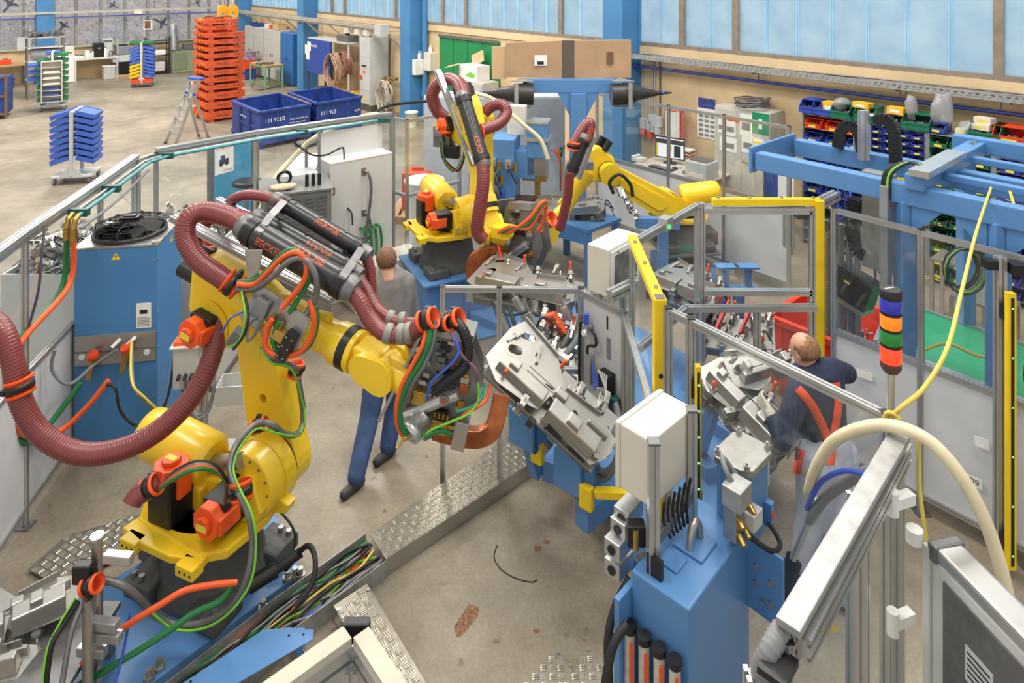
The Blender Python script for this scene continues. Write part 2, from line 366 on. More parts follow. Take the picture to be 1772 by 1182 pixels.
def column(px0, px1, name, o=.55, extra=True):
    t1 = wt(px1)
    w0 = .5
    c0 = wbox(B(), t1-w0, t1, 0, o, 0, 7.0)
    st = struct(c0, name, BLUD, None, .012); ORG[st.name] = V((0, 0, 0))
    wbox(B(), t1, t1+.03, 0, .07, 0, 7).build('flange', BLUD, st)
    wbox(B(), t1-w0-.05, t1+.05, 0, o+.05, 0, .02).build('foot_plate', BLUD, st)
    return t1
ca = column(434, 436, 'column'); cb = column(509, 550, 'column'); cc = column(686, 738, 'column'); cd = column(1035, 1108, 'column')
# green door between the columns
d0, d1 = wt(763), wt(866)
dr = struct(wbox(B(), d0, d1, -.02, .05, 0, 2.42), 'door_1', mat('door_green', (28, 132, 76), .5, 0, .05)); ORG[dr.name] = V((0, 0, 0))
for i in range(1, 4): wbox(B(), d0+(d1-d0)*i/4-.01, d0+(d1-d0)*i/4+.01, .05, .06, .05, 2.4).build('fold_strip', mat('door_green_dark', (20, 100, 60), .5), dr)
wbox(B(), d0, d1, .05, .09, 2.38, 2.45).build('door_track', STD, dr)
# busbar trunking round the hall
bus = T('busbar_trunking', 'long grey busbar trunking running round the hall under the windows', 'trunking', tuple(wl(T0, .6, 2.5)))
for z, o in ((2.56, .62), (2.50, .66), (2.44, .60)): B().bar(wl(T0+.6, o, z), wl(wt(690), o, z), .09, .05).build('trunking_rail', mat('rail_grey', (186, 180, 166), .5, .2, .08), bus)
for k in range(8):
    t = T0+1.5+k*1.75; bb = B(); bb.bar(wl(t, .62, 2.46), wl(t, .05, 1.95), .05, .05); wbox(bb, t-.03, t+.03, .0, .7, 2.40, 2.43); bb.build('bracket', MATS['rail_grey'], bus)
for px in (634, 652, 668): t = wt(px); wbox(B(), t-.12, t+.12, .5, .72, 2.25, 2.4).build('tap_off_box', CRM, bus)
wbox(B(), wt(690)-.05, wt(690)+.3, .5, .8, 2.33, 2.62).build('end_feed_box', LGR, bus)
bus2 = T('busbar_trunking', 'grey busbar trunking along the back window wall behind the blue column', 'trunking', tuple(bl(-8, .4, 2.6)))
B().bar(bl(bt(-60), .5, 2.62), bl(bt(408), .5, 2.62), .08, .09).build('trunking_rail', MATS['rail_grey'], bus2)
B().bar(bl(bt(-60), .35, 2.43), bl(bt(400), .35, 2.43), .03, .03).build('conduit', BLC, bus2)
for px in (130, 182, 262, 335): B().cyl(bl(bt(px), .5, 2.6), bl(bt(px), .5, 4.5), .012, n=6).build('hanger_rod', STD, bus2)
B().box((0, 0, 0), (.3, .2, .16), frame(bl(bt(233), .5, 2.55), BV, None, UP)).build('tap_off_box', CRM, bus2)
# cable tray and compressed-air pipe on the window wall
ZTR = 2.47; tr0, tr1 = cd+.06, T1
tray = T('cable_tray', 'perforated galvanised cable tray fixed along the wall below the windows', 'cable tray', tuple(wl(0, 0, ZTR)))
GALV = mat('galvanised', (172, 174, 172), .45, .5, .1, 20)
hs = []
for k in range(12):
    for r in (0, 1): hs.append(slot(.05+k*.083+(.02 if r else 0), .028+r*.034, .028, .008, 0, 3))
hs2 = [slot(.06+k*.125, .08+r*.09, .05, .012, 0, 3) for k in range(8) for r in range(3)]
n_ = int((tr1-tr0)/1.0)+1; first = None
for k in range(n_):
    M = frame(wl(tr0+k, .42, ZTR), WU, UP, None)
    if first is None:
        bb = B(frame((0, 0, 0), WU, UP, None)); bb.plate([(0, 0), (1, 0), (1, .09), (0, .09)], .003, None, hs)
        bb.M = frame((0, 0, 0), WU, WN, None); bb.plate([(0, -.35), (1, -.35), (1, 0), (0, 0)], .003, None, [[(x, y-.35) for x, y in h] for h in hs2])
        first = bb.build('tray_section', GALV); first.parent = tray; first.location = wl(tr0, .42, ZTR)-ORG[tray.name]
    else:
        o = first.copy(); C.objects.link(o); o.parent = tray; o.location = wl(tr0+k, .42, ZTR)-ORG[tray.name]
for k, px in enumerate((1146, 1324, 1568, 1760)):
    t = wt(px); bb = B(); wbox(bb, t-.02, t+.02, 0, .45, ZTR-.03, ZTR); bb.build('bracket', STD, tray)
for k in range(5):
    pts = [wl(tr0+.2+j*1.1, .2+.12*math.sin(k*1.7+j*.8), ZTR+.03+.012*k) for j in range(int((tr1-tr0-.4)/1.1))]
    one(B().path(cat(pts, 3), .012, 6), 'tray_cable', (STD, GREYC, RUB, GREYC, STD)[k], ['dark cable lying nearest the wall in the cable tray', 'grey cable lying in the cable tray beside dark cable', 'black cable lying in the middle of the cable tray', 'pale grey cable lying near the lip of cable tray', 'thin dark cable lying on top in the cable tray'][k], 'cable')
air = T('air_pipe', 'dark blue compressed air pipe running along the beige wall', 'pipe', tuple(wl(0, .2, 2.3)))
PIPB = mat('pipe_blue', (48, 66, 140), .45, 0, .05)
B().cyl(wl(cd+.02, .22, 2.30), wl(T1, .22, 2.30), .028, n=10).build('pipe', PIPB, air)
for px in (1146, 1324, 1568, 1740): t = wt(px); B().cyl(wl(t, .22, 2.30), wl(t, .22, ZTR-.03), .010, n=6).build('hanger', STD, air)
B().cyl(wl(cd+.02, .22, 2.30), wl(cd+.14, .22, 2.30), .05, n=10).build('valve', PIPB, air)
# ---- back wall with clear glazing and the slope outside
b0, b1 = bt(-130), bt(412)
def bbox(bb, t0, t1, o0, o1, z0, z1): return bb.bx(t0, t1, o0, o1, z0, z1, frame(bl(0, 0, 0), BV, WU, UP) if True else None)
wall_b = struct(bbox(B(), b0, b1, -.3, 0, 0, 1.24), 'wall_back', WALLM)
bbox(B(), b0, b1, -.3, .12, 1.24, 1.30).build('window_sill', mat('sill_green', (168, 178, 150), .6), wall_b)
ms = [bt(x) for x in (-110, -80, -45, -2, 41, 93, 132, 175, 217, 256, 293, 328, 362, 395)]
FRG = mat('steel_window_frame', (142, 142, 138), .6, .1, .08)
win = struct(bbox(bbox(B(), b0, b1, -.1, .02, 4.5, 4.6), b0, b1, -.1, .02, 2.36, 2.43), 'window_5', FRG); ORG[win.name] = V((0, 0, 0))
for t in ms: bbox(B(), t-.045, t+.045, -.1, .03, 1.3, 4.5).build('mullion', FRG, win)
for a, c in zip(ms[:-1], ms[1:]):
    for z0, z1 in ((1.3, 2.36), (2.43, 4.5)): bbox(B(), a+.045, c-.045, -.05, -.042, z0, z1).build('pane', WGL, win)
bc = struct(bbox(B(), bt(60), bt(91), .1, .5, 0, 7), 'column', BLUD, None, .01); ORG[bc.name] = V((0, 0, 0))
bbox(B(), bt(60)-.05, bt(91)+.05, .08, .52, 0, .02).build('foot_plate', BLUD, bc)
GRD = mat('leaf_litter', (232, 226, 222), .95, 0, .14, 2.2, .6, 6)
q = [bl(b0-10, -1.2, -.2), bl(b1+14, -1.2, -.2), bl(b1+14, -7, 2.2), bl(b1+14, -16, 9), bl(b0-10, -16, 9), bl(b0-10, -7, 2.2)]
hb = B(); hb.add(q, [(0, 1, 2, 5), (5, 2, 3, 4)]); hb.add([bl(b0-10, -.31, -.2), bl(b1+14, -.31, -.2), bl(b1+14, -1.2, -.2), bl(b0-10, -1.2, -.2)], [(0, 1, 2, 3)]); hl = hb.build('ground_slope', GRD); hl['kind'] = 'structure'
br = B(); BRM = mat('bare_branch', (235, 232, 238), .9, 0, .1, 3); rb = random.Random(5)
for k in range(620):
    t = rb.uniform(b0-2, b1+1); o = rb.uniform(-8.5, -2.2); z = max(0, (-o-1.5)*.42); p = bl(t, o, z-.1); d = V((rb.uniform(-.7, .7), rb.uniform(-.5, .3), 1)).normalized(); pts = [p]; L_ = rb.uniform(1, 2.8)
    for j in range(4): d = (d+V((rb.uniform(-.5, .5), rb.uniform(-.4, .4), rb.uniform(-.55, .1)))).normalized(); p = p+d*L_/4; pts.append(p)
    r = rb.uniform(.008, .022); br.path(pts, [r, r*.8, r*.6, r*.45, r*.25], 4)
o = br.build('bare_brush', BRM); o['kind'] = 'stuff'; tag(o, 'tangle of pale leafless brush on the slope outside the back windows', 'brush')
lf = B(); LFM = mat('dead_leaf', (200, 180, 140), .9, 0, .3, 3)
for k in range(1500):
    t = rb.uniform(b0-2, b1+1); o_ = rb.uniform(-8.5, -2); p = bl(t, o_, max(0, (-o_-1.4)*.42)+rb.uniform(0, .5)); u = V((rb.uniform(-1, 1), rb.uniform(-1, 1), rb.uniform(-1, 1))).normalized()*.07; v = u.orthogonal().normalized()*.04
    lf.add([p-u, p-v, p+u, p+v], [(0, 1, 2, 3)])
o = lf.build('dead_leaves', LFM); o['kind'] = 'stuff'; tag(o, 'scattered dry leaves on the slope outside the back windows', 'leaves')
# bird-of-prey stickers on the back glazing
BRD = mat('sticker_black', (70, 74, 84), .6)
def bird(px, py, ang, s, label):
    pl = [(-1, .05), (-.6, .22), (-.25, .1), (0, .13), (.25, .35), (.45, .95), (.6, .45), (.5, .1), (.85, 0), (1.15, -.12), (.85, -.18), (.45, -.15), (.5, -.6), (.35, -.9), (.2, -.4), (0, -.12), (-.4, -.08)]
    M = frame(BW(px, py, .02), BV*math.cos(ang)+UP*math.sin(ang), -BV*math.sin(ang)+UP*math.cos(ang), None)
    one(B().plate([(x*s, y*s) for x, y in pl], .003, M), 'bird_sticker', BRD, label, 'sticker', 'bird silhouettes on the back windows')
bird(15, 10, 1.1, .34, 'bird silhouette sticker on the window left of the blue column')
bird(108, 47, .95, .27, 'bird silhouette sticker on the pane just right of the blue column')
bird(198, 10, 2.6, .22, 'small bird silhouette sticker high on the middle of the back window')
bird(277, 38, -.4, .32, 'large bird silhouette sticker right of the small window poster')
bird(343, 6, 2.2, .2, 'bird silhouette sticker just left of the orange frame stack')
t_ = T('window_poster', 'small poster with brown picture taped to the back window', 'poster', tuple(BW(256, 51, .05)))
M = frame(BW(256, 43, .05), BV, UP, None)
B().bx(-.17, .17, -.2, .2, 0, .004, M).build('sheet', PAP, t_); B().bx(-.12, .10, -.15, .16, .004, .006, M).build('picture', mat('poster_brown', (150, 96, 70), .7, 0, .4, 9), t_)
# ================================================================== background of the hall
ORDN = ['first', 'second', 'third', 'fourth', 'fifth', 'sixth', 'seventh', 'eighth', 'ninth', 'tenth', 'eleventh', 'twelfth', 'thirteenth', 'fourteenth', 'fifteenth']
def top_ord(i, n): return 'topmost' if i == 0 else ('lowest' if i == n-1 else ORDN[i]+' from the top')
def openbox(w_, d, h, t=.012, lip=None, M=None):
    b = B(M); b.bx(-w_/2, w_/2, -d/2, d/2, 0, t); b.bx(-w_/2, -w_/2+t, -d/2, d/2, t, h); b.bx(w_/2-t, w_/2, -d/2, d/2, t, h)
    b.bx(-w_/2+t, w_/2-t, d/2-t, d/2, t, h); b.bx(-w_/2+t, w_/2-t, -d/2, -d/2+t, t, lip or h); return b
def binmesh(w_, d, h, t=.006):          # open-fronted storage bin, front at -y
    b = B(); b.bx(-w_/2, w_/2, -d/2, d/2, 0, t); pr = [(-d/2, t), (d/2, t), (d/2, h), (-d/2+d*.3, h), (-d/2, h*.5)]
    for x in (-w_/2, w_/2-t): b.plate(pr, t, frame((x, 0, 0), (0, 1, 0), (0, 0, 1), None))
    b.bx(-w_/2, w_/2, d/2-t, d/2, t, h); b.bx(-w_/2, w_/2, -d/2, -d/2+t, t, h*.5)
    b.bx(-w_/2-.004, w_/2+.004, -d/2+d*.3, d/2, h-.01, h); b.bx(-w_/2, w_/2, -d/2-.01, -d/2, h*.38, h*.52); return b
def lumps(w_, d, z, n, rr, s, b=None):
    b = b or B()
    for k in range(n):
        c = V((rr.uniform(-w_, w_)*.42, rr.uniform(-d, d)*.42, z+rr.uniform(-.2, .5)*s)); u = V((rr.uniform(-1, 1), rr.uniform(-1, 1), rr.uniform(-.4, .4))).normalized()*s*rr.uniform(.6, 1.4)
        b.bar(c-u, c+u, s*rr.uniform(.4, .9))
    return b
PARTS = mat('loose_metal_parts', (150, 146, 138), .4, .5, .3, 40)
TAGY = mat('tag_yellow', (236, 214, 70), .6)
def make_bin(name, w_, d, h, m, tagged=True, fill=PARTS, n=14, seed=1):
    root = T(name, '-', 'storage bin'); binmesh(w_, d, h).build('shell', m, root)
    if fill is not None: lumps(w_, d*.7, h*.35, n, random.Random(seed), w_*.09).build('contents', fill, root, kind='stuff')
    if tagged: B().bx(-w_*.22, w_*.22, -d/2-.013, -d/2-.010, h*.12, h*.36).build('label_tag', TAGY, root)
    return root
def place(proto, M, label, group, used=set()):
    if proto.name not in used:
        used.add(proto.name); proto.matrix_world = M; proto['label'] = label; proto['group'] = group; ORG[proto.name] = M.translation.copy(); return proto
    return dup(proto, M, label, group)
WM = lambda t, off, z, a=0: frame(wl(t, off, z), WU*math.cos(a)-WN*math.sin(a), -WN*math.cos(a)-WU*math.sin(a), UP)   # x along wall, -y into the room
def wto(px, off): return W(px, 0, off).dot(WU)
# ---- bin racks along the window wall
rk = mat('rack_grey', (150, 152, 154), .45, .3, .05)
def rack(t0, t1, ztop, shelves, label, off=.62, dep=.42):
    r = T('bin_rack', label, 'rack', tuple(wl((t0+t1)/2, off-dep/2, 0)))
    for t in (t0+.015, t1-.015): wbox(B(), t-.015, t+.015, off-dep, off, 0, ztop).build('upright', rk, r)
    for z in shelves: wbox(B(), t0+.03, t1-.03, off-dep, off-.01, z-.012, z).build('shelf', rk, r)
    wbox(B(), t0, t1, off-dep, off-dep+.004, 0, ztop).build('back_panel', rk, r)
    return r
OF = .62
rb_ = [wto(x, OF) for x in (1387, 1503, 1604, 1719, 1835)]
bsm = make_bin('storage_bin', .15, .2, .075, BINB, seed=2); bg_ = make_bin('storage_bin', .2, .3, .125, BING, seed=3); by_ = make_bin('storage_bin', .2, .3, .125, BINY, seed=4)
bv_ = make_bin('storage_bin', .2, .3, .125, mat('bin_violet', (66, 66, 176), .4, 0, .05), seed=5); br_ = make_bin('storage_bin', .235, .3, .14, BINR, seed=6); bb_ = make_bin('storage_bin', .235, .3, .14, BINB, seed=7)
def fill_row(proto, t0, t1, w_, z, colour, rown, rackn, group, dep=.3, skip=()):
    n = int((t1-t0-.05)/(w_+.012)); g = (t1-t0-.05)/n
    for i in range(n):
        if i in skip: continue
        place(proto, WM(t0+.025+g*(i+.5), OF-dep/2+.03, z), f'{colour} bin, {ORDN[i]} from left, {rown} row of the {rackn}', group)
rowz = lambda z0, dz, n: [z0-dz*i for i in range(n)]
zA = [1.97, 1.77, 1.56]+rowz(1.38, .19, 7); rack(rb_[0], rb_[1], 1.97, zA+[.06], 'grey bin rack with red bins beside the grey cabinet')
fill_row(br_, rb_[0], rb_[1], .235, 1.772, 'red', 'upper', 'leftmost rack', 'red bins in the left bin rack')
for i, z in enumerate(zA[2:8]): fill_row(bb_, rb_[0], rb_[1], .235, z+.002, 'blue', ['second', 'third', 'fourth', 'fifth', 'sixth', 'seventh'][i], 'leftmost rack', 'blue bins in the left bin rack')
zB = rowz(1.86, .105, 5)+rowz(1.24, .172, 7); rack(rb_[1], rb_[2], 1.97, [1.97]+zB, 'grey bin rack with small blue bins above yellow bins')
for i, z in enumerate(zB[:5]): fill_row(bsm, rb_[1], rb_[2], .15, z+.002, 'small blue', ['top', 'second', 'third', 'fourth', 'fifth'][i], 'blue and yellow rack', 'small blue bins in the second bin rack', .2)
for i, z in enumerate(zB[5:]): fill_row(by_, rb_[1], rb_[2], .2, z+.002, 'yellow', ORDN[i]+' yellow', 'blue and yellow rack', 'yellow bins in the second bin rack')
zC = rowz(1.80, .172, 11); rack(rb_[2], rb_[3], 1.97, [1.97]+zC, 'grey bin rack filled with green bins behind the gantry legs')
for i, z in enumerate(zC): fill_row(bg_, rb_[2], rb_[3], .2, z+.002, 'green', ORDN[i], 'green bin rack', 'green bins in the third bin rack')
rack(rb_[3], rb_[4], 1.97, [1.97]+zC, 'grey bin rack filled with violet blue bins at the right')
for i, z in enumerate(zC): fill_row(bv_, rb_[3], rb_[4], .2, z+.002, 'violet blue', ORDN[i], 'violet bin rack', 'violet blue bins in the right bin rack')
# bins and boxes on top of the racks
def wthing(px, off, z, name, label, cat_): return T(name, label, cat_, tuple(wl(wto(px, off), off, z)))
bigb = make_bin('storage_bin', .3, .38, .19, BINB, False, PARTS, 18, 8); bigg = make_bin('storage_bin', .34, .4, .2, BING, False, PARTS, 18, 9); bigr = make_bin('storage_bin', .36, .4, .2, BINR, True, PARTS, 12, 10)
zt = 1.985
for px, lab in ((1404, 'large blue bin of small parts, leftmost on top of the racks'), (1425, 'blue bin on top of the rack beside the yellow cartons')): place(bigb, WM(wto(px, .55), .45, zt), lab, 'bins on top of the racks')
for px, lab in ((1461, 'large green bin with plastic bags on rack beside yellow cartons'), (1494, 'large green bin holding a yellow carton on top of the rack'), (1588, 'large green bin with a crumpled bag above the small blue bins'), (1706, 'large green bin holding white cartons beside the red bin')):
    place(bigg, WM(wto(px, .55), .45, zt), lab, 'bins on top of the racks')
place(bigr, WM(wto(1750, .55), .45, zt), 'large red bin with yellow tag on top of rack at right', 'bins on top of the racks')
place(make_bin('storage_bin', .26, .34, .14, mat('bin_charcoal', (64, 70, 82), .45), False, PARTS, 10, 12), WM(wto(1551, .55), .46, zt), 'charcoal bin with yellow boxes and steel sockets on the rack', 'bins on top of the racks')
place(make_bin('storage_bin', .2, .3, .12, BINB, True, PARTS, 14, 13), WM(wto(1622, .55), .46, zt), 'small blue bin under a clear plastic bag on the rack', 'bins on top of the racks')
YCT = mat('carton_yellow', (236, 180, 40), .6)
for px, z, s_, m, lab in ((1436, zt, (.17, .16, .2), YCT, 'upright yellow carton between blue and green bins on the rack'), (1492, zt+.17, (.24, .16, .08), YCT, 'flat yellow carton lying in the green bin on the rack'), (1551, zt+.15, (.22, .14, .1), YCT, 'yellow box lying in the charcoal bin on the rack'),
                         (1514, zt, (.15, .2, .11), WHT, 'white carton right of the green bin on top of the rack'), (1530, zt, (.15, .2, .1), WHT, 'white carton touching the charcoal bin on the rack'), (1703, zt+.19, (.2, .15, .08), CRM, 'white carton lying in the green bin at the right'), (1700, zt+.11, (.22, .18, .08), CRM, 'lower white carton inside the green bin at the right'), (1664, zt, (.12, .15, .09), CRM, 'small open cream carton left of the green bin')):
    o = T('carton', lab, 'carton', tuple(wl(wto(px, .5), .47, z)), 'cartons on top of the racks'); M = WM(wto(px, .5), .47, z, R.uniform(-.25, .25))
    B(M).bx(-s_[0]/2, s_[0]/2, -s_[1]/2, s_[1]/2, 0, s_[2]).build('body', m, o, .004); B(M).bx(-s_[0]*.3, s_[0]*.3, -s_[1]/2-.002, -s_[1]/2, s_[2]*.3, s_[2]*.7).build('print_panel', TAGY if m is not YCT else PAP, o)
FILM = glassmat('clear_film', (240, 242, 244), .5, .28, (225, 226, 228))
def bag(px, z, s, label, seed, sc=(1, 1, 1.3)):
    rr = random.Random(seed); c = wl(wto(px, .5), .48, z+s*sc[2]*.9); b = B().sph((0, 0, 0), s, 10, sc)
    for q in b.v: q *= 1+rr.uniform(-.28, .28)
    for q in b.v: q += c
    one(b, 'plastic_bag', FILM, label, 'plastic bag', 'clear bags on the racks')
bag(1628, zt+.1, .15, 'clear crumpled plastic bag standing in the small blue bin', 3, (.9, .8, 1.5)); bag(1577, zt+.12, .11, 'clear bag rising out of the green bin on the rack', 4, (.7, .7, 1.6)); bag(1676, zt, .1, 'crumpled clear bag beside the open cream carton', 5, (1.3, 1, 1)); bag(1456, zt+.12, .1, 'crumpled bag in the green bin beside yellow carton', 6, (1.2, 1, .8))
# plastic chains across the racks
def chain(name, pts, m, label, r=.022):
    q = cat(pts, 10); L = [q[0]]
    for p in q[1:]:
        if (p-L[-1]).length > .055: L.append(p)
    b = B()
    for i in range(len(L)-1):
        a, c = L[i], L[i+1]; x = (c-a).normalized(); y = x.orthogonal().normalized(); y = (y if i % 2 else x.cross(y)); m_ = (a+c)/2
        b.path([m_+x*.042*math.cos(k*pi/4)+y*.018*math.sin(k*pi/4) for k in range(8)], .006, 5, True)
    one(b, name, m, label, 'chain', 'plastic chains across the bin racks')
chain('plastic_chain', [W(1515, 340, .8), W(1560, 350, .8), W(1640, 360, .8), W(1680, 375, .8)], SYEL, 'yellow plastic chain hanging high across green and yellow bins')
chain('plastic_chain', [W(1500, 402, .8), W(1560, 408, .8), W(1640, 385, .8), W(1772, 398, .8)], BLK, 'black plastic chain hanging across the middle of the bin racks')
chain('plastic_chain', [W(1530, 468, .8), W(1560, 470, .8), W(1640, 488, .8)], SYEL, 'yellow plastic chain hanging low across the yellow bins')
# ---- grey and blue steel cabinets by the far corner
def cabinet(px0, px1, h, m, label, off=.5, dep=.48, handle=True):
    t0, t1 = wto(px0, off), wto(px1, off); r = T('steel_cabinet', label, 'cabinet', tuple(wl((t0+t1)/2, off/2, 0)), 'cabinets along the window wall')
    wbox(B(), t0, t1, off-dep, off, .06, h).build('body', m, r, .006); wbox(B(), t0+.02, t1-.02, off-dep+.02, off-.02, 0, .06).build('plinth', STD, r)
    mid = (t0+t1)/2
    for a, c, s_ in ((t0+.012, mid-.004, 1), (mid+.004, t1-.012, -1)):
        d_ = wbox(B(), a, c, off, off+.016, .1, h-.03).build('door', m, r, .003); hx = (c-.07) if s_ > 0 else (a+.07)
        if handle: wbox(B(), hx-.012, hx+.012, off+.016, off+.03, h*.5-.06, h*.5+.06).build('handle', BLK, d_)
    return r
LG2 = mat('cabinet_grey', (190, 188, 180), .5, 0, .05)
for i, (a, c) in enumerate(((424, 439), (440, 456), (457, 485))): cabinet(a, c, 1.95, LG2, ['narrow grey steel cabinet nearest the hall corner', 'grey steel cabinet between two other grey cabinets', 'wide grey steel cabinet beside the blue cabinet'][i])
cabinet(486, 507, 1.9, mat('cabinet_blue', (42, 108, 172), .45, 0, .05), 'blue steel cabinet beside the blue column')
for px, s_, m, lab in ((445, (.7, .3, .14), CONT, 'dark blue tarp roll lying on the grey cabinets'), (468, (.4, .3, .16), WHT, 'white box on top of the wide grey cabinet'), (474, (.26, .25, .14), BINR, 'red and yellow box on top of the grey cabinet'), (484, (.5, .35, .22), CARDL, 'open cardboard box on top of the cabinets')):
    o = T('storage_box', lab, 'box', tuple(wl(wto(px, .3), .3, 1.96))); M = WM(wto(px, .3), .3, 1.96)
    openbox(*s_, .012, None, M).build('body', m, o); B(M).bx(-s_[0]*.4, s_[0]*.4, -s_[1]*.4, s_[1]*.4, s_[2]*.5, s_[2]*.6).build('contents', m, o)
# electrical cabinet
ec = T('electrical_cabinet', 'tall light grey electrical cabinet with red switch and warning sign', 'cabinet', tuple(wl(wto(640, .7), .4, 0)))
t1 = wto(640, .7); t0 = t1-.62
wbox(B(), t0, t1, .08, .68, .2, 2.2).build('body', LGR, ec, .006); wbox(B(), t0, t1, .1, .66, 0, .2).build('plinth', mat('plinth_dark', (88, 84, 76), .6), ec)
dd = wbox(B(), t0+.01, t1-.01, .68, .70, .23, 2.17).build('door', LGR, ec, .004)
sw = WM(t0+.1, .70, 1.0); B(sw).box((0, -.02, 0), (.1, .04, .1)).box((0, -.05, 0), (.14, .03, .03)).build('main_switch', BINR, dd)
for i, z in enumerate((1.35, 1.35, 1.35)): B(WM(t0+.2+i*.1, .70, z)).cyl((0, 0, 0), (0, -.03, 0), .025, n=10).build('button', BLK, dd)
B(WM(t0+.3, .70, 1.18)).box((0, -.015, 0), (.07, .03, .07)).build('indicator', ORA, dd)
B(WM(t0+.32, .70, .42)).plate([(-.09, -.08), (.09, -.08), (0, .09)], .004, frame((0, -.004, 0), (1, 0, 0), (0, 0, 1), None)).build('warning_triangle', TAGY, dd)
for z in (1.62, .62): wbox(B(), t0+.01, t1-.01, .70, .703, z-.004, z).build('door_gap', STD, dd)
for i in range(3): B().cyl(wl(t0+.1+i*.2, .5, 2.2), wl(t0+.1+i*.2, .5, 2.32), .03, n=8).build('lifting_eye' if i != 1 else 'signal_lamp', LGR if i != 1 else BINR, ec)
# workbench with green legs
def legs_table(name, cs, h, m_top, m_leg, label, ov=.04, th=.04, leg=.05, rails=True):
    c = sum(cs, V((0, 0, 0)))/4; r = T(name, label, 'table', (c.x, c.y, 0))
    up = [c+(q-c)*(1+ov) for q in cs]; b = B(); b.add([q+UP*(h-th) for q in up]+[q+UP*h for q in up], [(3, 2, 1, 0), (4, 5, 6, 7)]+[(i, (i+1) % 4, 4+(i+1) % 4, 4+i) for i in range(4)]); b.build('table_top', m_top, r, .004)
    for q in cs: B().bar(q, q+UP*(h-th), leg).build('leg', m_leg, r)
    if rails:
        for i in range(4): B().bar(cs[i]+UP*.18, cs[(i+1) % 4]+UP*.18, leg*.6).build('stretcher', m_leg, r)
        for i in range(4): B().bar(cs[i]+UP*(h-th-.03), cs[(i+1) % 4]+UP*(h-th-.03), leg*.8, .06).build('apron', m_leg, r)
    return r
GLEG = mat('leg_green', (112, 158, 110), .5)
wb = legs_table('workbench', [Z(434, 148), Z(459, 155), Z(489, 152), Z(466, 144)], .85, WOOD, GLEG, 'small workbench with wooden top and pale green legs')
one(lumps(.7, .4, .87, 40, random.Random(3), .05, B(Matrix.Translation(Z(458, 152)))), 'cable_heap', STD, 'tangle of tools and cables lying on the small workbench', 'cables', kind='stuff')
one(B().tube([Z(440, 128, .8), Z(441, 140, .3), Z(437, 152, .01), Z(450, 156, .01), Z(480, 150, .01), Z(510, 147, .01)], .012), 'power_cable', RUB, 'black cable trailing from the workbench to the blue column', 'cable')
# blue panel stand with hose coils
pt0, pt1 = wto(531, .95), wto(572, .95)
ps = T('hose_stand', 'steel frame with dark blue panel, shelf and hose hooks', 'stand', tuple(wl((pt0+pt1)/2, .7, 0)))
z0, z1 = W(531, 123, .95).z, W(531, 66, .95).z
wbox(B(), pt0, pt1, .93, .95, z0, z1).build('panel', mat('panel_blue', (44, 74, 158), .45, 0, .05), ps)
for t, o in ((pt0+.03, .91), (pt1-.03, .91), (pt0+.03, .3), (pt1+.9, .3), (pt1+.9, .8)): B().bar(wl(t, o, 0), wl(t, o, z1), .05).build('post', CONT if t < pt1 else LGR, ps)
wbox(B(), pt0, pt1+.95, .25, .92, z1, z1+.03).build('shelf', LGR, ps); B().bar(wl(pt1, .8, z1-.5), wl(pt1+.9, .8, z1-.5), .04).build('rail', LGR, ps)
text('lettering', 'Druckluft', PAP, ps, frame(wl(pt0+.25, .955, z1-.25), WU, UP, None), .14)
for i, (dx, dz) in enumerate(((.12, -.62), (.3, -.5), (.2, -.8))): B(frame(wl(pt0+dx-.25, .955, z1+dz+.1), WU, UP, None)).bx(0, .26, 0, .3, 0, .003).build('note', PAP, ps)
def coil(name, c, axis, r, n, m, label, rr, wob=.06, sq=1.0, rad=.018):
    z = V(axis).normalized(); x = UP; y = z.cross(x).normalized(); p = []
    for k in range(n*14):
        a = k*2*pi/14; q = r*(1+rr.uniform(-wob, wob)); p.append(V(c)+x*(q*sq*math.cos(a))+y*(q*math.sin(a))+z*(rad*2.0*k/14-rad*n))
    return one(B().path(cat(p, 2), rad, 6), name, m, label, 'hose')
HOS2 = mat('hose_tan', (186, 152, 122), .5, 0, .08)
rr = random.Random(9)
coil('hose_coil', wl(pt1+.28, .95, z1-.85), WN, .42, 9, HOS2, 'large coil of tan hose hanging beside the blue panel', rr, .12, 1.15, .022)
coil('hose_coil', wl(pt1+.62, .8, z1-.65), WN, .34, 5, mat('hose_rust', (150, 100, 84), .5), 'smaller coil of rust brown hose right of the tan coil', rr, .08, 1.1, .03)
one(lumps(.8, .3, .15, 30, rr, .12, B(WM(pt0+.35, .6, .1))), 'hose_heap', mat('hose_mix', (110, 98, 90), .6, 0, .3), 'heap of old hoses on the floor under the blue panel', 'hoses', kind='stuff')
rl = T('cable_reel', 'brown wooden cable reel on floor beneath the blue panel', 'reel', tuple(wl(pt1+.1, .75, 0)))
B().cyl(wl(pt1+.1, .75, .03), wl(pt1+.1, .75, .5), .22, n=16).build('drum', mat('reel_brown', (170, 88, 56), .7), rl)
for z in (0, .5): B().cyl(wl(pt1+.1, .75, z), wl(pt1+.1, .75, z+.03), .34, n=20).build('flange', WOOD, rl)
bx_ = T('tool_case', 'grey tool case lying on the shelf above the blue panel', 'case', tuple(wl(pt1+.4, .6, z1+.03))); M = WM(pt1+.45, .6, z1+.031)
B(M).bx(-.35, .35, -.2, .2, 0, .2).build('body', STD, bx_, .02); B(M).bx(-.1, .1, -.03, .03, .2, .25).build('handle', BLK, bx_)
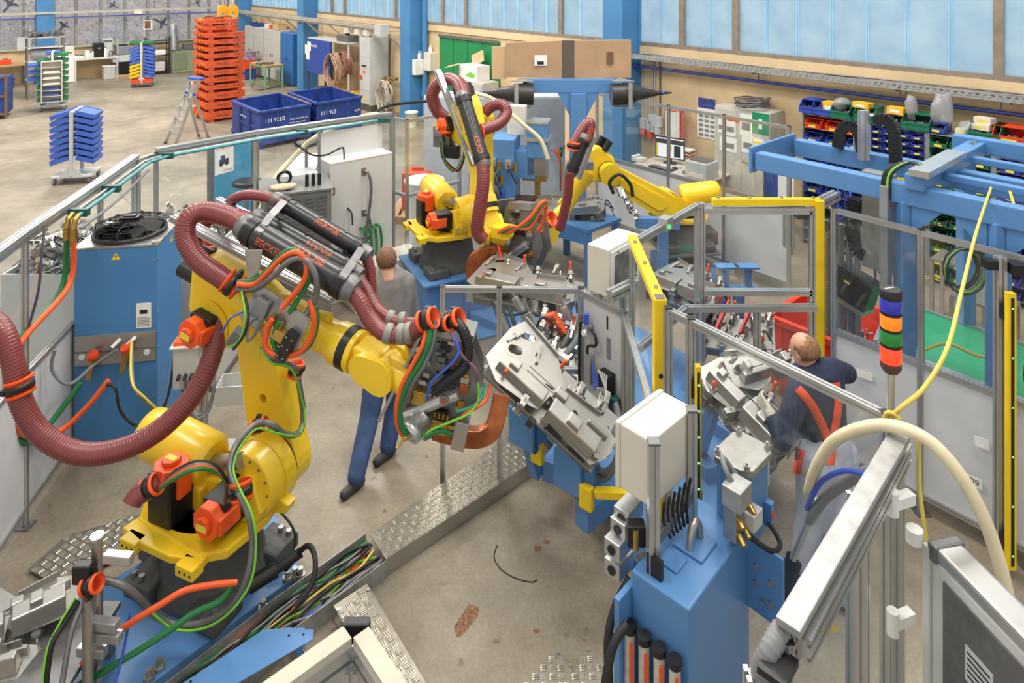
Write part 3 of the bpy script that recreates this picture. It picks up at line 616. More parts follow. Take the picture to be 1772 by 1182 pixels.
# pallet truck (yellow) standing by the cabinet
pj = T('pallet_truck', 'yellow hand pallet truck parked before the electrical cabinet', 'pallet truck', tuple(Z(606, 184))); c = Z(606, 184)
M = frame(c, WU, -WN, UP)
B(M).bx(-.27, -.10, -.9, .2, .06, .12).build('fork', SYEL, pj); B(M).bx(.10, .27, -.9, .2, .06, .12).build('fork', SYEL, pj); B(M).bx(-.25, .25, .15, .45, .06, .42).build('pump_housing', SYEL, pj, .03)
B(M).bar((0, .35, .4), (0, .5, 1.15), .04).build('tiller', STD, pj); B(M).path([V((.13*math.cos(k*pi/8), .5, 1.3+.17*math.sin(k*pi/8))) for k in range(16)], .018, 6, True).build('handle', BLK, pj)
# stand pipe with white hose coil
pp = T('stand_pipe', 'rusty water stand pipe with taps between cabinet and blue column', 'pipe', tuple(wl(wto(676, .3), .3, 0)))
tq = wto(676, .3)
B().cyl(wl(tq-.3, .15, 0), wl(tq-.3, .15, 2.3), .035, n=8).build('riser', CAST, pp); B().cyl(wl(tq-.35, .3, 1.0), wl(tq+.35, .3, 1.05), .05, n=8).build('manifold', mat('rust_brass', (140, 110, 70), .5, .4, .2, 20), pp)
for k in range(3): B().cyl(wl(tq-.2+k*.22, .3, 1.03), wl(tq-.2+k*.22, .5, .98), .03, n=8).build('tap', BRS, pp)
B().bar(wl(tq+.4, .2, .3), wl(tq+.4, .2, 1.2), .09, .03).build('hazard_post', SYEL, pp)
coil('hose_coil', wl(tq+.05, .55, .55), WN, .28, 9, mat('hose_cream', (206, 196, 178), .5), 'cream hose coiled under the stand pipe taps', rr, .2, 1.5, .014)
one(B().tube([Z(664, 183, .9), Z(658, 195, .3), Z(650, 198, .02), Z(662, 205, .02), Z(680, 197, .02)], .013), 'loose_hose', MATS['hose_cream'], 'loose cream hose end curling on the floor by cabinet', 'hose')
# dispensers on column / wall
def disp(c, x, n_, s_, m, label, cat_='dispenser'):
    o = T(name='towel_dispenser', label=label, cat_=cat_, loc=tuple(c)); M = frame(c, x, None, UP)
    yy = -1 if (M.to_3x3() @ V((0, 1, 0))).dot(n_) < 0 else 1
    B(M).bx(-s_[0]/2, s_[0]/2, min(0, yy*s_[1]), max(0, yy*s_[1]), -s_[2]/2, s_[2]/2).build('housing', m, o, .015); B(M).bx(-s_[0]*.3, s_[0]*.3, min(yy*s_[1]*.3, yy*s_[1]*.8), max(yy*s_[1]*.3, yy*s_[1]*.8), -s_[2]/2-.03, -s_[2]/2).build('outlet', STD, o); return o
cs = wl(cc+.002, .3, W(712, 115).z+.1)
disp(cs, WN, WU, (.36, .16, .42), WHT, 'white towel dispenser mounted on the blue column')
b_ = T('soap_bottle', 'white bottle standing on the column towel dispenser', 'bottle', tuple(cs+UP*.21+WU*.08)); B().lathe([(0, .04), (.14, .04), (.18, .015), (.24, .015)], cs+UP*.212+WU*.08, UP, 10).build('bottle', WHT, b_)
disp(wl(wto(746, 0), .002, W(746, 105).z), WU, WN, (.5, .2, .5), CRM, 'cream wall dispenser with two bottles on top')
for k in range(2):
    c = wl(wto(742+k*8, 0), .1, W(746, 105).z+.252); b_ = T('cleaner_bottle', ['left small white bottle on the cream wall dispenser', 'right small white bottle on the cream wall dispenser'][k], 'bottle', tuple(c)); B().lathe([(0, .05), (.12, .05), (.16, .02), (.2, .02)], c, UP, 10).build('bottle', WHT, b_); B().cyl(c+UP*.2, c+UP*.24, .022, n=8).build('cap', TAGY, b_)
dp_ = T('drain_pipe', 'blue downpipe beside the blue column and green door', 'pipe', tuple(wl(wto(738, .3), .3, 0))); B().cyl(wl(cc+.12, .14, 0), wl(cc+.12, .14, 6.5), .08, n=12).build('pipe', BLUD, dp_); B().cyl(wl(cc+.12, .14, .7), wl(cc+.12, .14, .85), .1, n=12).build('coupling', BLUD, dp_)
# buckets
def bucket(px, py, r, h, label):
    c = Z(px, py); o = T('bucket', label, 'bucket', tuple(c), 'white buckets behind the fence'); B().lathe([(0, r*.82), (h, r), (h, r*1.05), (h-.03, r*1.05), (h-.03, r*.96), (.02, r*.8)], c, UP, 20).build('pail', WHT, o)
    B().path([c+V((r*math.cos(k*pi/10), -.01, h-.05-r*.5*math.sin(k*pi/10))) for k in range(11)], .005, 5).build('bail_handle', STL, o)
bucket(712, 219, .17, .4, 'white bucket standing in front of the blue column')
# ================================================================== hall floor: weights, ladder, containers, trolleys
# orange stackable load-test frames
SX = V((.7517, .6595, 0)); SY = V((-.6595, .7517, 0)); sc = Z(357, 213)
lay = [(.27, '2000 KG'), (.25, '2000 KG'), (.25, '2000 KG'), (.19, '1000 KG'), (.19, '1000 KG'), (.19, '1000 KG'), (.25, '2000 KG'), (.18, '1000 KG'), (.18, '1000 KG'), (.18, '1000 KG'), (.19, '1000 KG')]
top_ = [(.17, '500 KG', 1), (.17, '500 KG', 1)]
z = .0; nlay = len(lay)+len(top_)
for i, it in enumerate(lay+top_):
    h, s_ = it[0]*1.065, it[1]; small = len(it) > 2; Lx, Ly = (.92, .95) if small else (1.05, 1.15); o_ = sc+SX*(-.02 if small else 0)+SY*(.05 if small else 0)
    M = frame(o_+UP*z, SX, SY, UP); zz = h-.07
    r = T('load_frame', f'orange steel {s_.lower().replace(" kg", " kilogram")} test weight frame, {"lowest" if i == 0 else ("topmost" if i == nlay-1 else ORDN[nlay-1-i]+" from the top")} of the tall stack', 'weight', tuple(o_+UP*z), 'orange test weights in the stack')
    for y in (0, Ly-.10): B(M).bx(0, Lx, y, y+.10, .06, h-.012).build('side_beam', PALL, r, .006)
    for x in (.02, Lx-.14): B(M).bx(x, x+.12, .1, Ly-.1, .06, h-.03).build('cross_beam', PALL, r)
    for x in (.08, Lx-.2):
        for y in (.01, Ly-.11): B(M).bx(x, x+.12, y, y+.09, 0, .06).build('foot', PALL, r)
    for y in (.28, .5, Ly-.3): B(M).cyl((-.02, y, .12), (.12, y, .12), .05, n=10).build('lifting_trunnion', mat('trunnion_orange', (216, 106, 32), .5), r)
    B(M).bx(.25, Lx-.25, .12, Ly-.12, .07, h*.55).build('core_block', PALL, r)
    text('weight_marking', s_, INK, r, frame(o_+UP*(z+.06+zz*.32)+SX*.28+SY*-.001, SX, UP, None), .085)
    text('maker_marking', 'VETTER', INK, r, frame(o_+UP*(z+.06+zz*.45)+SX*.72+SY*-.001, SX, UP, None), .06)
    z += h
# crane hook block resting over the stack
hk = T('crane_hook_block', 'yellow crane hook block hanging above the orange stack', 'crane hook', tuple(P(396, 30, 19.6)))
for px in (385, 403):
    c = P(px, 20, 19.6); M = frame(c, SX, SY, UP)
    B(M).plate([(-.13, -.17), (.13, -.17), (.15, .1), (.08, .19), (-.08, .19), (-.13, .1)], .1, frame((0, .05, 0), (1, 0, 0), (0, 0, 1), None), [slot(0, -.08, .03, .04, pi/2, 4)]).build('cheek_plate', mat('hook_yellow', (232, 170, 40), .45, 0, .1), hk, .008)
    for dx in (-.06, .06): B(M).cyl((dx, 0, .15), (dx, 0, 2.8), .012, n=6).build('wire_rope', STD, hk)
one(B().tube([P(352, 31, 19.3), P(362, 27, 19.3), P(375, 30, 19.3), P(392, 27, 19.3), P(402, 30, 19.3)], .03), 'lifting_sling', mat('sling', (130, 104, 70), .8), 'brown lifting sling draped over the top orange frame', 'sling')
# step ladder
ld = T('step_ladder', 'aluminium step ladder with blue top standing before the orange stack', 'ladder', tuple(Z(320, 245)))
f0, f1, r0, r1 = Z(286, 248), Z(303, 252), Z(344, 236), Z(361, 240); zt_ = 1.62
t0_, t1_ = f0.lerp(r0, .62)+UP*zt_, f1.lerp(r1, .62)+UP*zt_
t0_, t1_ = P(334, 134, 15.9), P(346, 137, 15.7)
for a, c in ((f0, t0_), (f1, t1_)): B().bar(a, c, .03, .075, (1, 1, 0)).build('stile', ALU, ld)
for k in range(1, 6): B().bar(f0.lerp(t0_, k/5.6), f1.lerp(t1_, k/5.6), .09, .03).build('tread', ALU, ld)
for a, c in ((r0, f0.lerp(t0_, .78)), (r1, f1.lerp(t1_, .78))): B().bar(a, c, .03, .06, (1, 1, 0)).build('rear_leg', ALU, ld)
B().bar(r0.lerp(t0_, .12), r1.lerp(t1_, .12), .03).build('rear_brace', ALU, ld)
B().bar(t0_-V((.05, .03, 0)), t1_+V((.05, .03, 0)), .16, .05).build('top_platform', mat('ladder_blue', (48, 96, 190), .45), ld, .01)
for q in (f0, f1, r0, r1): B().box(q+UP*.02, (.05, .07, .04)).build('rubber_foot', BLK, ld)
for p in (f0.lerp(t0_, .78), f1.lerp(t1_, .78)): B().box(p, (.05, .09, .08)).build('hinge', MATS['ladder_blue'], ld, .01)
# blue steel containers
def container(cs, h, label, marks):
    c = sum(cs, V((0, 0, 0)))/4; r = T('steel_container', label, 'container', (c.x, c.y, 0), 'blue steel containers beside the ladder')
    l, bk, rt, fr = cs
    b = B(); t = .04
    for a, d in ((l, fr), (fr, rt), (rt, bk), (bk, l)):
        n_ = (d-a).normalized().cross(UP); B().add([a+UP*.12, d+UP*.12, d+UP*h, a+UP*h]+[q-n_*t for q in (a+UP*.12, d+UP*.12, d+UP*h, a+UP*h)], [(0, 1, 2, 3), (7, 6, 5, 4), (0, 4, 5, 1), (1, 5, 6, 2), (2, 6, 7, 3), (3, 7, 4, 0)]).build('side_wall', CONT, r)
        B().bar(a+UP*h, d+UP*h, .09, .06).build('rim', CONT, r, .008); B().bar(a+UP*.14, d+UP*.14, .07, .08).build('skirt', CONT, r)
        k = 3 if (d-a).length > 1.5 else 3
        for j in range(1, k): q = a.lerp(d, j/k)+n_*.015; B().bar(q+UP*.14, q+UP*h, .05, .05).build('rib', CONT, r)
        if (a, d) == (l, fr): B().bar(a+UP*h*.55+n_*.01, d+UP*h*.55+n_*.01, .04, .05).build('rib', CONT, r)
    B().add([q+UP*.13 for q in (l, fr, rt, bk)]+[q+UP*.16 for q in (l, fr, rt, bk)], [(3, 2, 1, 0), (4, 5, 6, 7), (0, 1, 5, 4), (1, 2, 6, 5), (2, 3, 7, 6), (3, 0, 4, 7)]).build('bottom', CONT, r)
    B().bar(bk.lerp(rt, .04)+UP*(h+.035), bk.lerp(rt, .96)+UP*(h+.035), .03, .01).build('rust_edge', mat('rust_orange', (180, 116, 48), .8, 0, .3, 10), r)
    for q in cs: B().box(c+(q-c)*.93+UP*.06, (.12, .12, .12)).build('foot', CONT, r)
    for (s_, face, u, v_, sz) in marks:
        a, d = ((fr, rt), (l, fr))[face]; x = (d-a).normalized(); n_ = x.cross(UP)
        text('marking', s_, PAP, r, frame(a.lerp(d, u)+UP*(h*v_)+n_*.045, x, UP, None), sz)
    return r
h_ = .86
container([V((p.x, p.y, 0)) for p in (Z(402, 175, h_), Z(484, 162, h_), Z(537, 181, h_), Z(450, 195, h_))], h_, 'dark blue steel container marked 111 925/2 nearest the fence', [('111 925/2', 0, .07, .70, .13), ('VOLKSWAGEN AG', 0, .56, .66, .058), ('Behältermanagement', 0, .55, .57, .05), ('111 925', 1, .62, .22, .13), ('VOLKSWAGEN', 1, .37, .72, .06)])
container([V((p.x, p.y, 0)) for p in (Z(500, 161, h_), Z(574, 151, h_), Z(625, 168, h_), Z(549, 180, h_))], h_, 'dark blue steel container with peeling white marks beside grey cabinet', [('111 925', 0, .05, .66, .14), ('0474', 0, .82, .6, .09)])
# trolleys with bins
def trolley(px, py, ang, hm, label):
    c = Z(px, py); r = T('bin_trolley', label, 'trolley', tuple(c), 'bin trolleys on the hall floor'); M = rotz(ang, c)
    B(M).bx(-.35, .35, -.3, .3, .13, .17).build('deck', LGR, r, .006); B(M).bx(-.03, .03, -.32, -.26, .17, hm).build('mast', LGR, r); B(M).bx(-.03, .03, .26, .32, .17, hm).build('mast', LGR, r)
    B(M).bx(-.03, .03, -.26, .26, hm-.05, hm).build('mast_tie', LGR, r)
    for x in (-.3, .3):
        for y in (-.25, .25): B(M).cyl((x-.02, y, .06), (x+.02, y, .06), .06, n=12).bx(x-.03, x+.03, y-.02, y+.02, .08, .13).build('castor', STD, r)
    for s_ in (-1, 1): B(M).plate([(0, 0), (.2, 0), (0, .25)] if s_ > 0 else [(0, 0), (0, .25), (-.2, 0)], .02, frame((0, -.28, .17), (1, 0, 0), (0, 0, 1), None)).build('gusset', LGR, r)
    return r, M
def tray_bin(name, m, w_=.34, d=.5, h=.085):
    root = T(name, '-', 'storage bin'); b = openbox(w_, d, h, .008); b.build('shell', m, root); B().bx(-w_/2+.01, w_/2-.01, -d/2+.01, d/2-.01, h-.016, h-.01).build('lid_sheet', m, root); return root
tb = tray_bin('tray', mat('tray_blue', (66, 104, 196), .42, 0, .05)); ty = tray_bin('tray', BINY); tg = tray_bin('tray', mat('tray_green', (34, 120, 74), .45)); tr_ = tray_bin('tray', BINR, .3, .4, .12)
def trays(M, proto, side, n, z0, dz, colour, where, tilt=.3, y=0):
    for i in range(n):
        place(proto, M @ Matrix.Translation((side*.21, y, z0+dz*(n-1-i))) @ Matrix.Rotation(side*tilt, 4, 'Y'), f'{colour} tray, {top_ord(i, n)} on {where}', 'trays on the bin trolleys')
_, M1 = trolley(133, 312, math.radians(14), 1.42, 'grey tray trolley with stacked blue trays standing on open floor')
trays(M1, tb, 1, 8, .42, .125, 'blue', 'the right side of the nearest trolley'); trays(M1, tb, -1, 8, .42, .125, 'blue', 'the left side of the nearest trolley')
_, M2 = trolley(247, 149, math.radians(20), 1.62, 'grey tray trolley with blue and yellow trays by the back wall')
trays(M2, tb, 1, 9, .36, .125, 'blue', 'the right side of the yellow-blue trolley'); trays(M2, tb, -1, 5, .86, .125, 'blue', 'the left side of the yellow-blue trolley'); trays(M2, ty, -1, 4, .36, .125, 'yellow', 'the left side of the yellow-blue trolley')
for i, (x, y) in enumerate(((-.18, -.3), (.2, -.3))): place(tr_, M2 @ Matrix.Translation((x, y+.1, .175)), ['orange red tray on the deck of the far trolley, left', 'orange red tray on the deck of far trolley, right'][i], 'trays on the bin trolleys')
for i in range(2): place(tg, M2 @ Matrix.Translation(((-.21, .21)[i], .0, 1.56)), ['green tray on top left of the yellow-blue trolley', 'green tray on top right of the yellow-blue trolley'][i], 'trays on the bin trolleys')
_, M3 = trolley(92, 189, math.radians(30), 1.75, 'grey trolley with green and blue trays and shelf at left')
trays(M3, tg, 1, 8, .30, .19, 'green', 'the right side of the green trolley', .12); trays(M3, tg, -1, 7, .30, .19, 'green', 'the left side of the green trolley', .12); 
for i, zz in enumerate((1.66, 1.3, 1.1, .9)): place(tb, M3 @ Matrix.Translation((-.45 if i else 0, .1, zz)), ['blue tray lying on top of the green trolley', 'upper blue tray hooked on the left of the green trolley', 'middle blue tray hooked on the left of the green trolley', 'lower blue tray hooked on the left of the green trolley'][i], 'trays on the bin trolleys')
sh = T('drawer_shelf', 'cream open shelf tower with papers on the front of green trolley', 'shelf', tuple(M3.translation))
B(M3).bx(-.26, -.24, -.58, -.33, .3, 1.5).bx(.24, .26, -.58, -.33, .3, 1.5).bx(-.26, .26, -.35, -.33, .3, 1.5).build('carcass', CRM, sh)
for k in range(8): B(M3).bx(-.24, .24, -.58, -.35, .3+k*.17, .315+k*.17).build('shelf_board', CRM, sh)
for k in range(6): B(M3).bx(-.2, .2, -.56, -.38, .316+k*.17, .35+k*.17+R.uniform(0, .04)).build('paper_pile' if k > 2 else 'folded_cloth', PAP if k > 2 else mat('cloth_blue', (70, 96, 150), .8), sh)
sm3 = T('wire_shelf', 'grey shelf tower with jars and cables behind the green trolley', 'shelf', tuple(Z(78, 165)))
c = Z(78, 168); Mq = rotz(math.radians(40), c)
for x in (-.5, .5):
    for y in (-.25, .25): B(Mq).bar((x, y, 0), (x, y, 2.0), .04).build('post', STD, sm3)
for zz in (.6, 1.2, 1.65, 1.98): B(Mq).bx(-.52, .52, -.27, .27, zz, zz+.025).build('shelf_board', LGR, sm3)
B(Mq).cyl((-.4, 0, 1.45), (.4, 0, 1.45), .18, n=16).build('film_roll', mat('grey_film', (150, 152, 156), .4), sm3)
one(lumps(1.0, .5, 2.08, 30, random.Random(4), .12, B(Mq)), 'cable_heap', STD, 'heap of cables and fittings on top of the grey shelf tower', 'cables', kind='stuff')
for k in range(3): q = Mq @ V((.1+k*.14, -.1, 1.225)); o = T('spray_can', f'{["left", "middle", "right"][k]} white spray can on the grey shelf tower', 'can', tuple(q)); B().lathe([(0, .05), (.22, .05), (.26, .02), (.3, .02)], q, UP, 10).build('can', WHT, o)
# ---- benches along the back wall
def bbt(px, off): return BW(px, 0, off).dot(BV)
def bbench(px0, px1, h, m, ml, label, o0=.15, o1=.85):
    a, c = bbt(px0, o1), bbt(px1, o1); return legs_table('workbench', [bl(a, o0, 0), bl(c, o0, 0), bl(c, o1, 0), bl(a, o1, 0)], h, m, ml, label, .03, .05, .06, False)
bbench(-40, 44, .82, WOOD, STD, 'wooden workbench at the left end of the back wall'); bbench(129, 203, .85, mat('bench_white', (214, 212, 204), .5), LGR, 'long white bench under the back windows')
def bitem(name, px, off, z, s_, m, label, cat_, parts=()):
    c = bl(bbt(px, off), off, z); o = T(name, label, cat_, tuple(c)); M = frame(c, BV, None, UP)
    B(M).box((0, 0, s_[2]/2), s_).build('body', m, o, min(s_)*.08)
    for nm, cc_, ss, mm in parts: B(M).box(cc_, ss, None).build(nm, mm, o)
    return o
bitem('coffee_machine', 170, .5, .855, (.35, .35, .55), BLK, 'black coffee machine on the white bench', 'coffee machine', [('water_tank', (0, .2, .3), (.2, .08, .3), WHT), ('spout', (0, -.2, .35), (.1, .06, .06), STL)])
bitem('water_heater', 185, .4, .855, (.36, .35, .7), LGR, 'grey box appliance with open door on the white bench', 'appliance', [('door', (.3, -.25, .38), (.03, .35, .6), LGR), ('panel', (0, -.18, .6), (.3, .01, .08), STD)])
for i, (px, z_, hh, m) in enumerate(((151, .855, .3, WHT), (158, .855, .2, LGR), (162, .855, .25, WHT), (176, .855, .3, STD), (181, .855, .35, WHT), (192, .855, .18, STD), (133, .855, .12, WHT), (141, .855, .1, CRM))):
    c = bl(bbt(px, .55), .55, z_); o = T('jar', f'{["tall white jar left of the coffee machine", "short grey jar among the cups on white bench", "white thermos right beside the coffee machine", "dark bottle right of the coffee machine", "tall white can beside the open appliance", "dark bowl at the right end of white bench", "white cup at the left end of white bench", "cream saucer on the left of white bench"][i]}', 'jar', tuple(c)); B().lathe([(0, .09), (hh*.8, .09), (hh*.9, .06), (hh, .06)], c, UP, 12).build('vessel', m, o); B().cyl(c+UP*hh, c+UP*(hh+.03), .065, n=12).build('lid', STD, o)
bitem('waste_bin', 188, .75, 0, (.4, .35, .5), mat('bin_pale', (190, 190, 182), .6), 'pale waste bin under the right end of white bench', 'bin', [('rim', (0, 0, .5), (.43, .38, .03), WHT)])
bitem('fridge', 117, .6, 0, (.5, .5, 1.0), WHT, 'small white fridge between green trolley and bench', 'fridge', [('door', (0, -.26, .5), (.48, .02, .95), WHT), ('handle', (.18, -.28, .8), (.03, .03, .2), LGR)])
bitem('paper_roll_holder', 118, .6, 1.005, (.35, .2, .35), CRM, 'cream paper dispenser standing on the small fridge', 'dispenser', [('slot', (0, -.105, .1), (.2, .01, .05), STD)])
pr = bitem('parts_rack', 213, .6, 0, (.7, .5, .12), WOOD, 'small wooden pallet carrying a black crate by the bench', 'pallet', [('deck_board', (-.25, 0, .13), (.15, .5, .02), WOOD), ('deck_board', (.25, 0, .13), (.15, .5, .02), WOOD)])
bitem('crate', 213, .6, .141, (.6, .4, .45), BLK, 'black crate on the small wooden pallet', 'crate', [('rim', (0, 0, .45), (.64, .44, .04), BLK)]); bitem('cable_drum', 212, .6, .9, (.5, .4, .35), mat('drum_grey', (140, 142, 150), .5, .3), 'grey drum of film resting on the parts shelf', 'drum', [('core', (0, 0, .37), (.3, .3, .05), BLK)])
bitem('shelf_stand', 212, .55, .62, (.75, .5, .27), LGR, 'grey shelf with metal scraps above the black crate', 'shelf', [('scrap', (0, -.1, .28), (.5, .3, .02), STL), ('leg', (-.33, 0, -.2), (.04, .4, .4), STD), ('leg', (.33, 0, -.2), (.04, .4, .4), STD)])
ws = T('wire_rack', 'black wire rack with pale bags by the back wall', 'rack', tuple(bl(bbt(272, .6), .6, 0))); Mq = frame(bl(bbt(272, .6), .6, 0), BV, None, UP)
for x in (-.4, .4):
    for y in (-.2, .2): B(Mq).bar((x, y, 0), (x, y, 1.5), .03).build('post', BLK, ws)
for zz in (.1, .75, 1.35): B(Mq).bx(-.42, .42, -.22, .22, zz, zz+.02).build('shelf_board', BLK, ws)
B(Mq).bx(-.3, .3, -.15, .15, .77, .98).build('bag', PAP, ws, .05); B(Mq).bx(-.3, .25, -.15, .15, .12, .5).build('bucket', LGR, ws, .03)
ro = T('foil_roll', 'tall upright silver roll leaning by the green machine bench', 'roll', tuple(bl(bbt(301, .8), .8, 0))); B().cyl(bl(bbt(303, .8), .8, 0), bl(bbt(299, .5), .5, 1.95), .16, n=16).build('roll', mat('foil', (176, 178, 180), .3, .7, .2, 6), ro); B().cyl(bl(bbt(299, .5), .5, 1.95), bl(bbt(299, .5), .5, 1.99), .08, n=12).build('core', CRM, ro)
gb = bitem('machine_bench', 322, .6, 0, (1.2, .7, .95), mat('bench_green', (140, 150, 120), .6, 0, .1), 'green grey machine bench behind the orange stack', 'bench', [('top', (0, 0, .96), (1.25, .75, .03), STD), ('vice', (.1, -.1, 1.08), (.5, .3, .2), STD), ('door', (-.3, -.36, .5), (.5, .02, .7), mat('bench_green_door', (120, 132, 104), .6))])
bitem('red_toolbox', 9, .5, .825, (.35, .2, .16), BINR, 'small red toolbox on the left wooden workbench', 'toolbox', [('handle', (0, 0, .19), (.15, .03, .03), BLK)])
bitem('blue_crate', 11, .8, 0, (.45, .35, .32), CONT, 'small blue crate on floor under the left workbench', 'crate', [('rim', (0, 0, .32), (.48, .38, .03), CONT)])
ct = T('wall_switch_box', 'grey switch box on the back wall near the blue column', 'switch box', tuple(BW(41, 76, .1))); B().box((0, 0, 0), (.42, .16, .5), frame(BW(41, 76, .1), BV, None, UP)).build('housing', LGR, ct, .01); B().cyl(BW(41, 50, .06), BW(41, 66, .06), .02, n=6).build('conduit', STD, ct)
# left edge container
e0 = Z(10, 206); lc = T('mesh_container', 'blue steel container cut off at the left picture edge', 'container', tuple(e0)); Mq = frame(e0, V((-.9, -.43, 0)), None, UP)
B(Mq).bx(0, 1.2, -.9, 0, .12, 1.15).build('body', CONT, lc)
for x in (0, .6, 1.2): B(Mq).bx(x-.03, x+.03, -.03, .03, 0, 1.25).build('post', mat('container_frame', (120, 96, 70), .6), lc)
for zz in (.15, .65, 1.2): B(Mq).bx(0, 1.2, -.02, .04, zz-.03, zz+.03).build('rail', MATS['container_frame'], lc)
# red/blue boxes beside the stack
for i, (px, py, z_, m) in enumerate(((428, 136, 0, CONT), (427, 136, .42, BINR), (428, 136, .75, mat('bag_mix', (150, 130, 150), .7, 0, .5, 9)))):
    c = Z(px, py)+UP*z_; o = T('crate', ['blue crate at bottom of the pile by the grey cabinets', 'red crate stacked on the blue crate by grey cabinets', 'open crate of mixed bags atop the red crate'][i], 'crate', tuple(c)); openbox(.6, .45, (.42, .33, .3)[i], .02, None, frame(c, WU, None, UP)).build('shell', m, o); B(frame(c, WU, None, UP)).bx(-.31, .31, -.235, .235, (.42, .33, .3)[i]-.04, (.42, .33, .3)[i]-.001).build('rim', m, o)
# ================================================================== fences of the cell (aluminium profile, 2.15 m)
FT, FM, FB = 2.15, 1.13, .12
def fence(label, pts, full=None, mats=(PLY, CLR), wide=(), posts=None, z0=FB, top=FT, mid=FM, bottom_pane=True, upper=True, rails=(1, 1, 1), pw=.04, zf=0):
    q = [V((p[0], p[1], 0)) for p in pts]; c = q[0]; r = T('safety_fence', label, 'fence', tuple(c))
    for i, p in enumerate(q):
        if posts is not None and not posts[i]: continue
        dd = (q[min(i+1, len(q)-1)]-q[max(i-1, 0)]).normalized()
        B().prof(p+UP*zf, p+UP*top, pw, .08 if i in wide else pw, dd.cross(UP)).build('post', ALU, r); B().box(p+UP*(zf+.006), (.1, .1, .012)).build('foot_plate', STD, r)
        B().box(p+UP*(top+.003), (.042, .042, .006)).build('end_cap', BLK, r)
    for a, d in zip(q[:-1], q[1:]):
        x = (d-a).normalized(); n_ = x.cross(UP); e0, e1 = a+x*.02, d-x*.02
        for k, z in enumerate((z0+.02, mid, top-.02)):
            if rails[k]: B().prof(e0+UP*z, e1+UP*z, .04).build('rail', ALU, r)
        def pn(z1, z2, nm, m, w_): B().add([p_+n_*s_*w_+UP*zz for s_ in (-1, 1) for p_, zz in ((e0, z1), (e1, z1), (e1, z2), (e0, z2))], [(0, 1, 2, 3), (7, 6, 5, 4), (0, 4, 5, 1), (1, 5, 6, 2), (2, 6, 7, 3), (3, 7, 4, 0)]).build(nm, m, r)
        if bottom_pane and mats[0] is not None: pn(z0+.04, mid-.02, 'lower_panel', mats[0], .004)
        if upper and mats[1] is not None: pn(mid+.02, top-.04, 'pane', mats[1], .003)
    return r
FL = [(-3.35, 3.75), (-3.61, 5.06), (-3.80, 6.3), (-3.95, 7.17), (-3.87, 7.42), (-3.09, 8.25), (-2.46, 8.76), (-1.66, 9.36)]
fl = fence('aluminium safety fence with clear panes along the left of the cell', FL, wide=(3, 5, 6))
fence('short fence return with hanging film behind the yellow middle robot', [(-1.62, 9.30), (-1.40, 9.1), (-.75, 9.75)], mats=(CLR, CLR))
# cover profile and two compressed-air lines on the fence top
for a, d in zip(FL[:-1], FL[1:]):
    if (V(d)-V(a)).length > .3: a_, d_ = V((a[0], a[1], FT+.03)), V((d[0], d[1], FT+.03)); B().prof(a_, d_, .08, .04).build('cable_duct', ALU, fl)
IN = lambda p, o, z: V((p[0], p[1], z))+V((.64, -.5, 0)).normalized()*0+V((o, -o*.35, 0))
TEALP = mat('teal_pipe', (70, 150, 160), .4, .2)
for k, (o, m, lab) in enumerate(((.10, STL, 'silver compressed air line clamped along the left fence top'), (.17, TEALP, 'teal and silver air line beside the silver line on fence'))):
    pl = [IN(p, o, FT-.02) for p in FL[2:]]; pl[-1] = pl[-1]+V((-.08*k-.05, 0, 0)); s0 = IN(FL[1], o, FT-.02).lerp(pl[0], .45)
    r = T('air_line', lab, 'pipe', tuple(s0)); B().path([s0]+pl, .016, 8).build('pipe', m, r); B().path([pl[-1], pl[-1]-UP*1.35, pl[-1]-UP*1.35+V((-.12, -.1, 0))], .014, 8).build('drop_pipe', STL, r)
    B().tube([s0, s0+V((0, -.05, -.02)), s0+V((0, -.07, -.09))], .022, 8).build('elbow', BRS, r); B().cyl(s0+V((0, -.07, -.09)), s0+V((0, -.07, -.18)), .028, n=6).build('hose_coupling', BRS, r)
    e = s0+V((0, -.07, -.18))
    # hoses from the elbows down to the chiller
    if k == 0: hp = [e, e+V((-.03, -.03, -.4)), P(27, 600, 4.9), P(12, 700, 4.85), P(14, 745, 4.9), P(48, 766, 5.05), P(85, 735, 5.25), P(140, 662, 5.42)]; one(B().tube(hp, .022, 10), 'green_hose', GRN, 'green hose hanging from the left fence to the blue chiller', 'hose')
    else: hp = [e, e+V((-.02, -.03, -.35)), P(38, 590, 4.9), P(16, 655, 4.85), P(18, 715, 4.9), P(45, 752, 5.0), P(100, 748, 5.25), P(150, 705, 5.36), P(188, 658, 5.44)]; one(B().tube(hp, .022, 10), 'orange_hose', ORH, 'orange hose hanging from the left fence to the blue chiller', 'hose')
for px, py in ((275, 282), (500, 238), (655, 213), (185, 320), (75, 388)): pass
for p in (FL[1], FL[2], FL[4], (-2.75, 8.53), (-1.85, 9.2)):
    c = IN(p, .13, FT-.02) if p is not FL[1] else IN(FL[1], .13, FT-.02).lerp(IN(FL[2], .13, FT-.02), .5); B().box(c, (.16, .05, .06)).build('pipe_clamp', mat('clamp_green', (30, 86, 82), .5), fl)
one(B().tube([IN(FL[1], .22, FT-.1).lerp(IN(FL[2], .22, FT-.1), .4), IN(FL[2], .2, FT-.12), IN(FL[3], .16, FT-.1)], .012), 'signal_cable', GREYC, 'thin grey cable sagging under the left fence air lines', 'cable')
one(B().tube([P(78, 392, 5.2), P(72, 440, 5.1), P(66, 505, 5.05), P(45, 580, 5.0)], .010), 'signal_cable', mat('cable_violet', (80, 66, 84), .5), 'thin violet cable hanging beside the orange hose', 'cable')
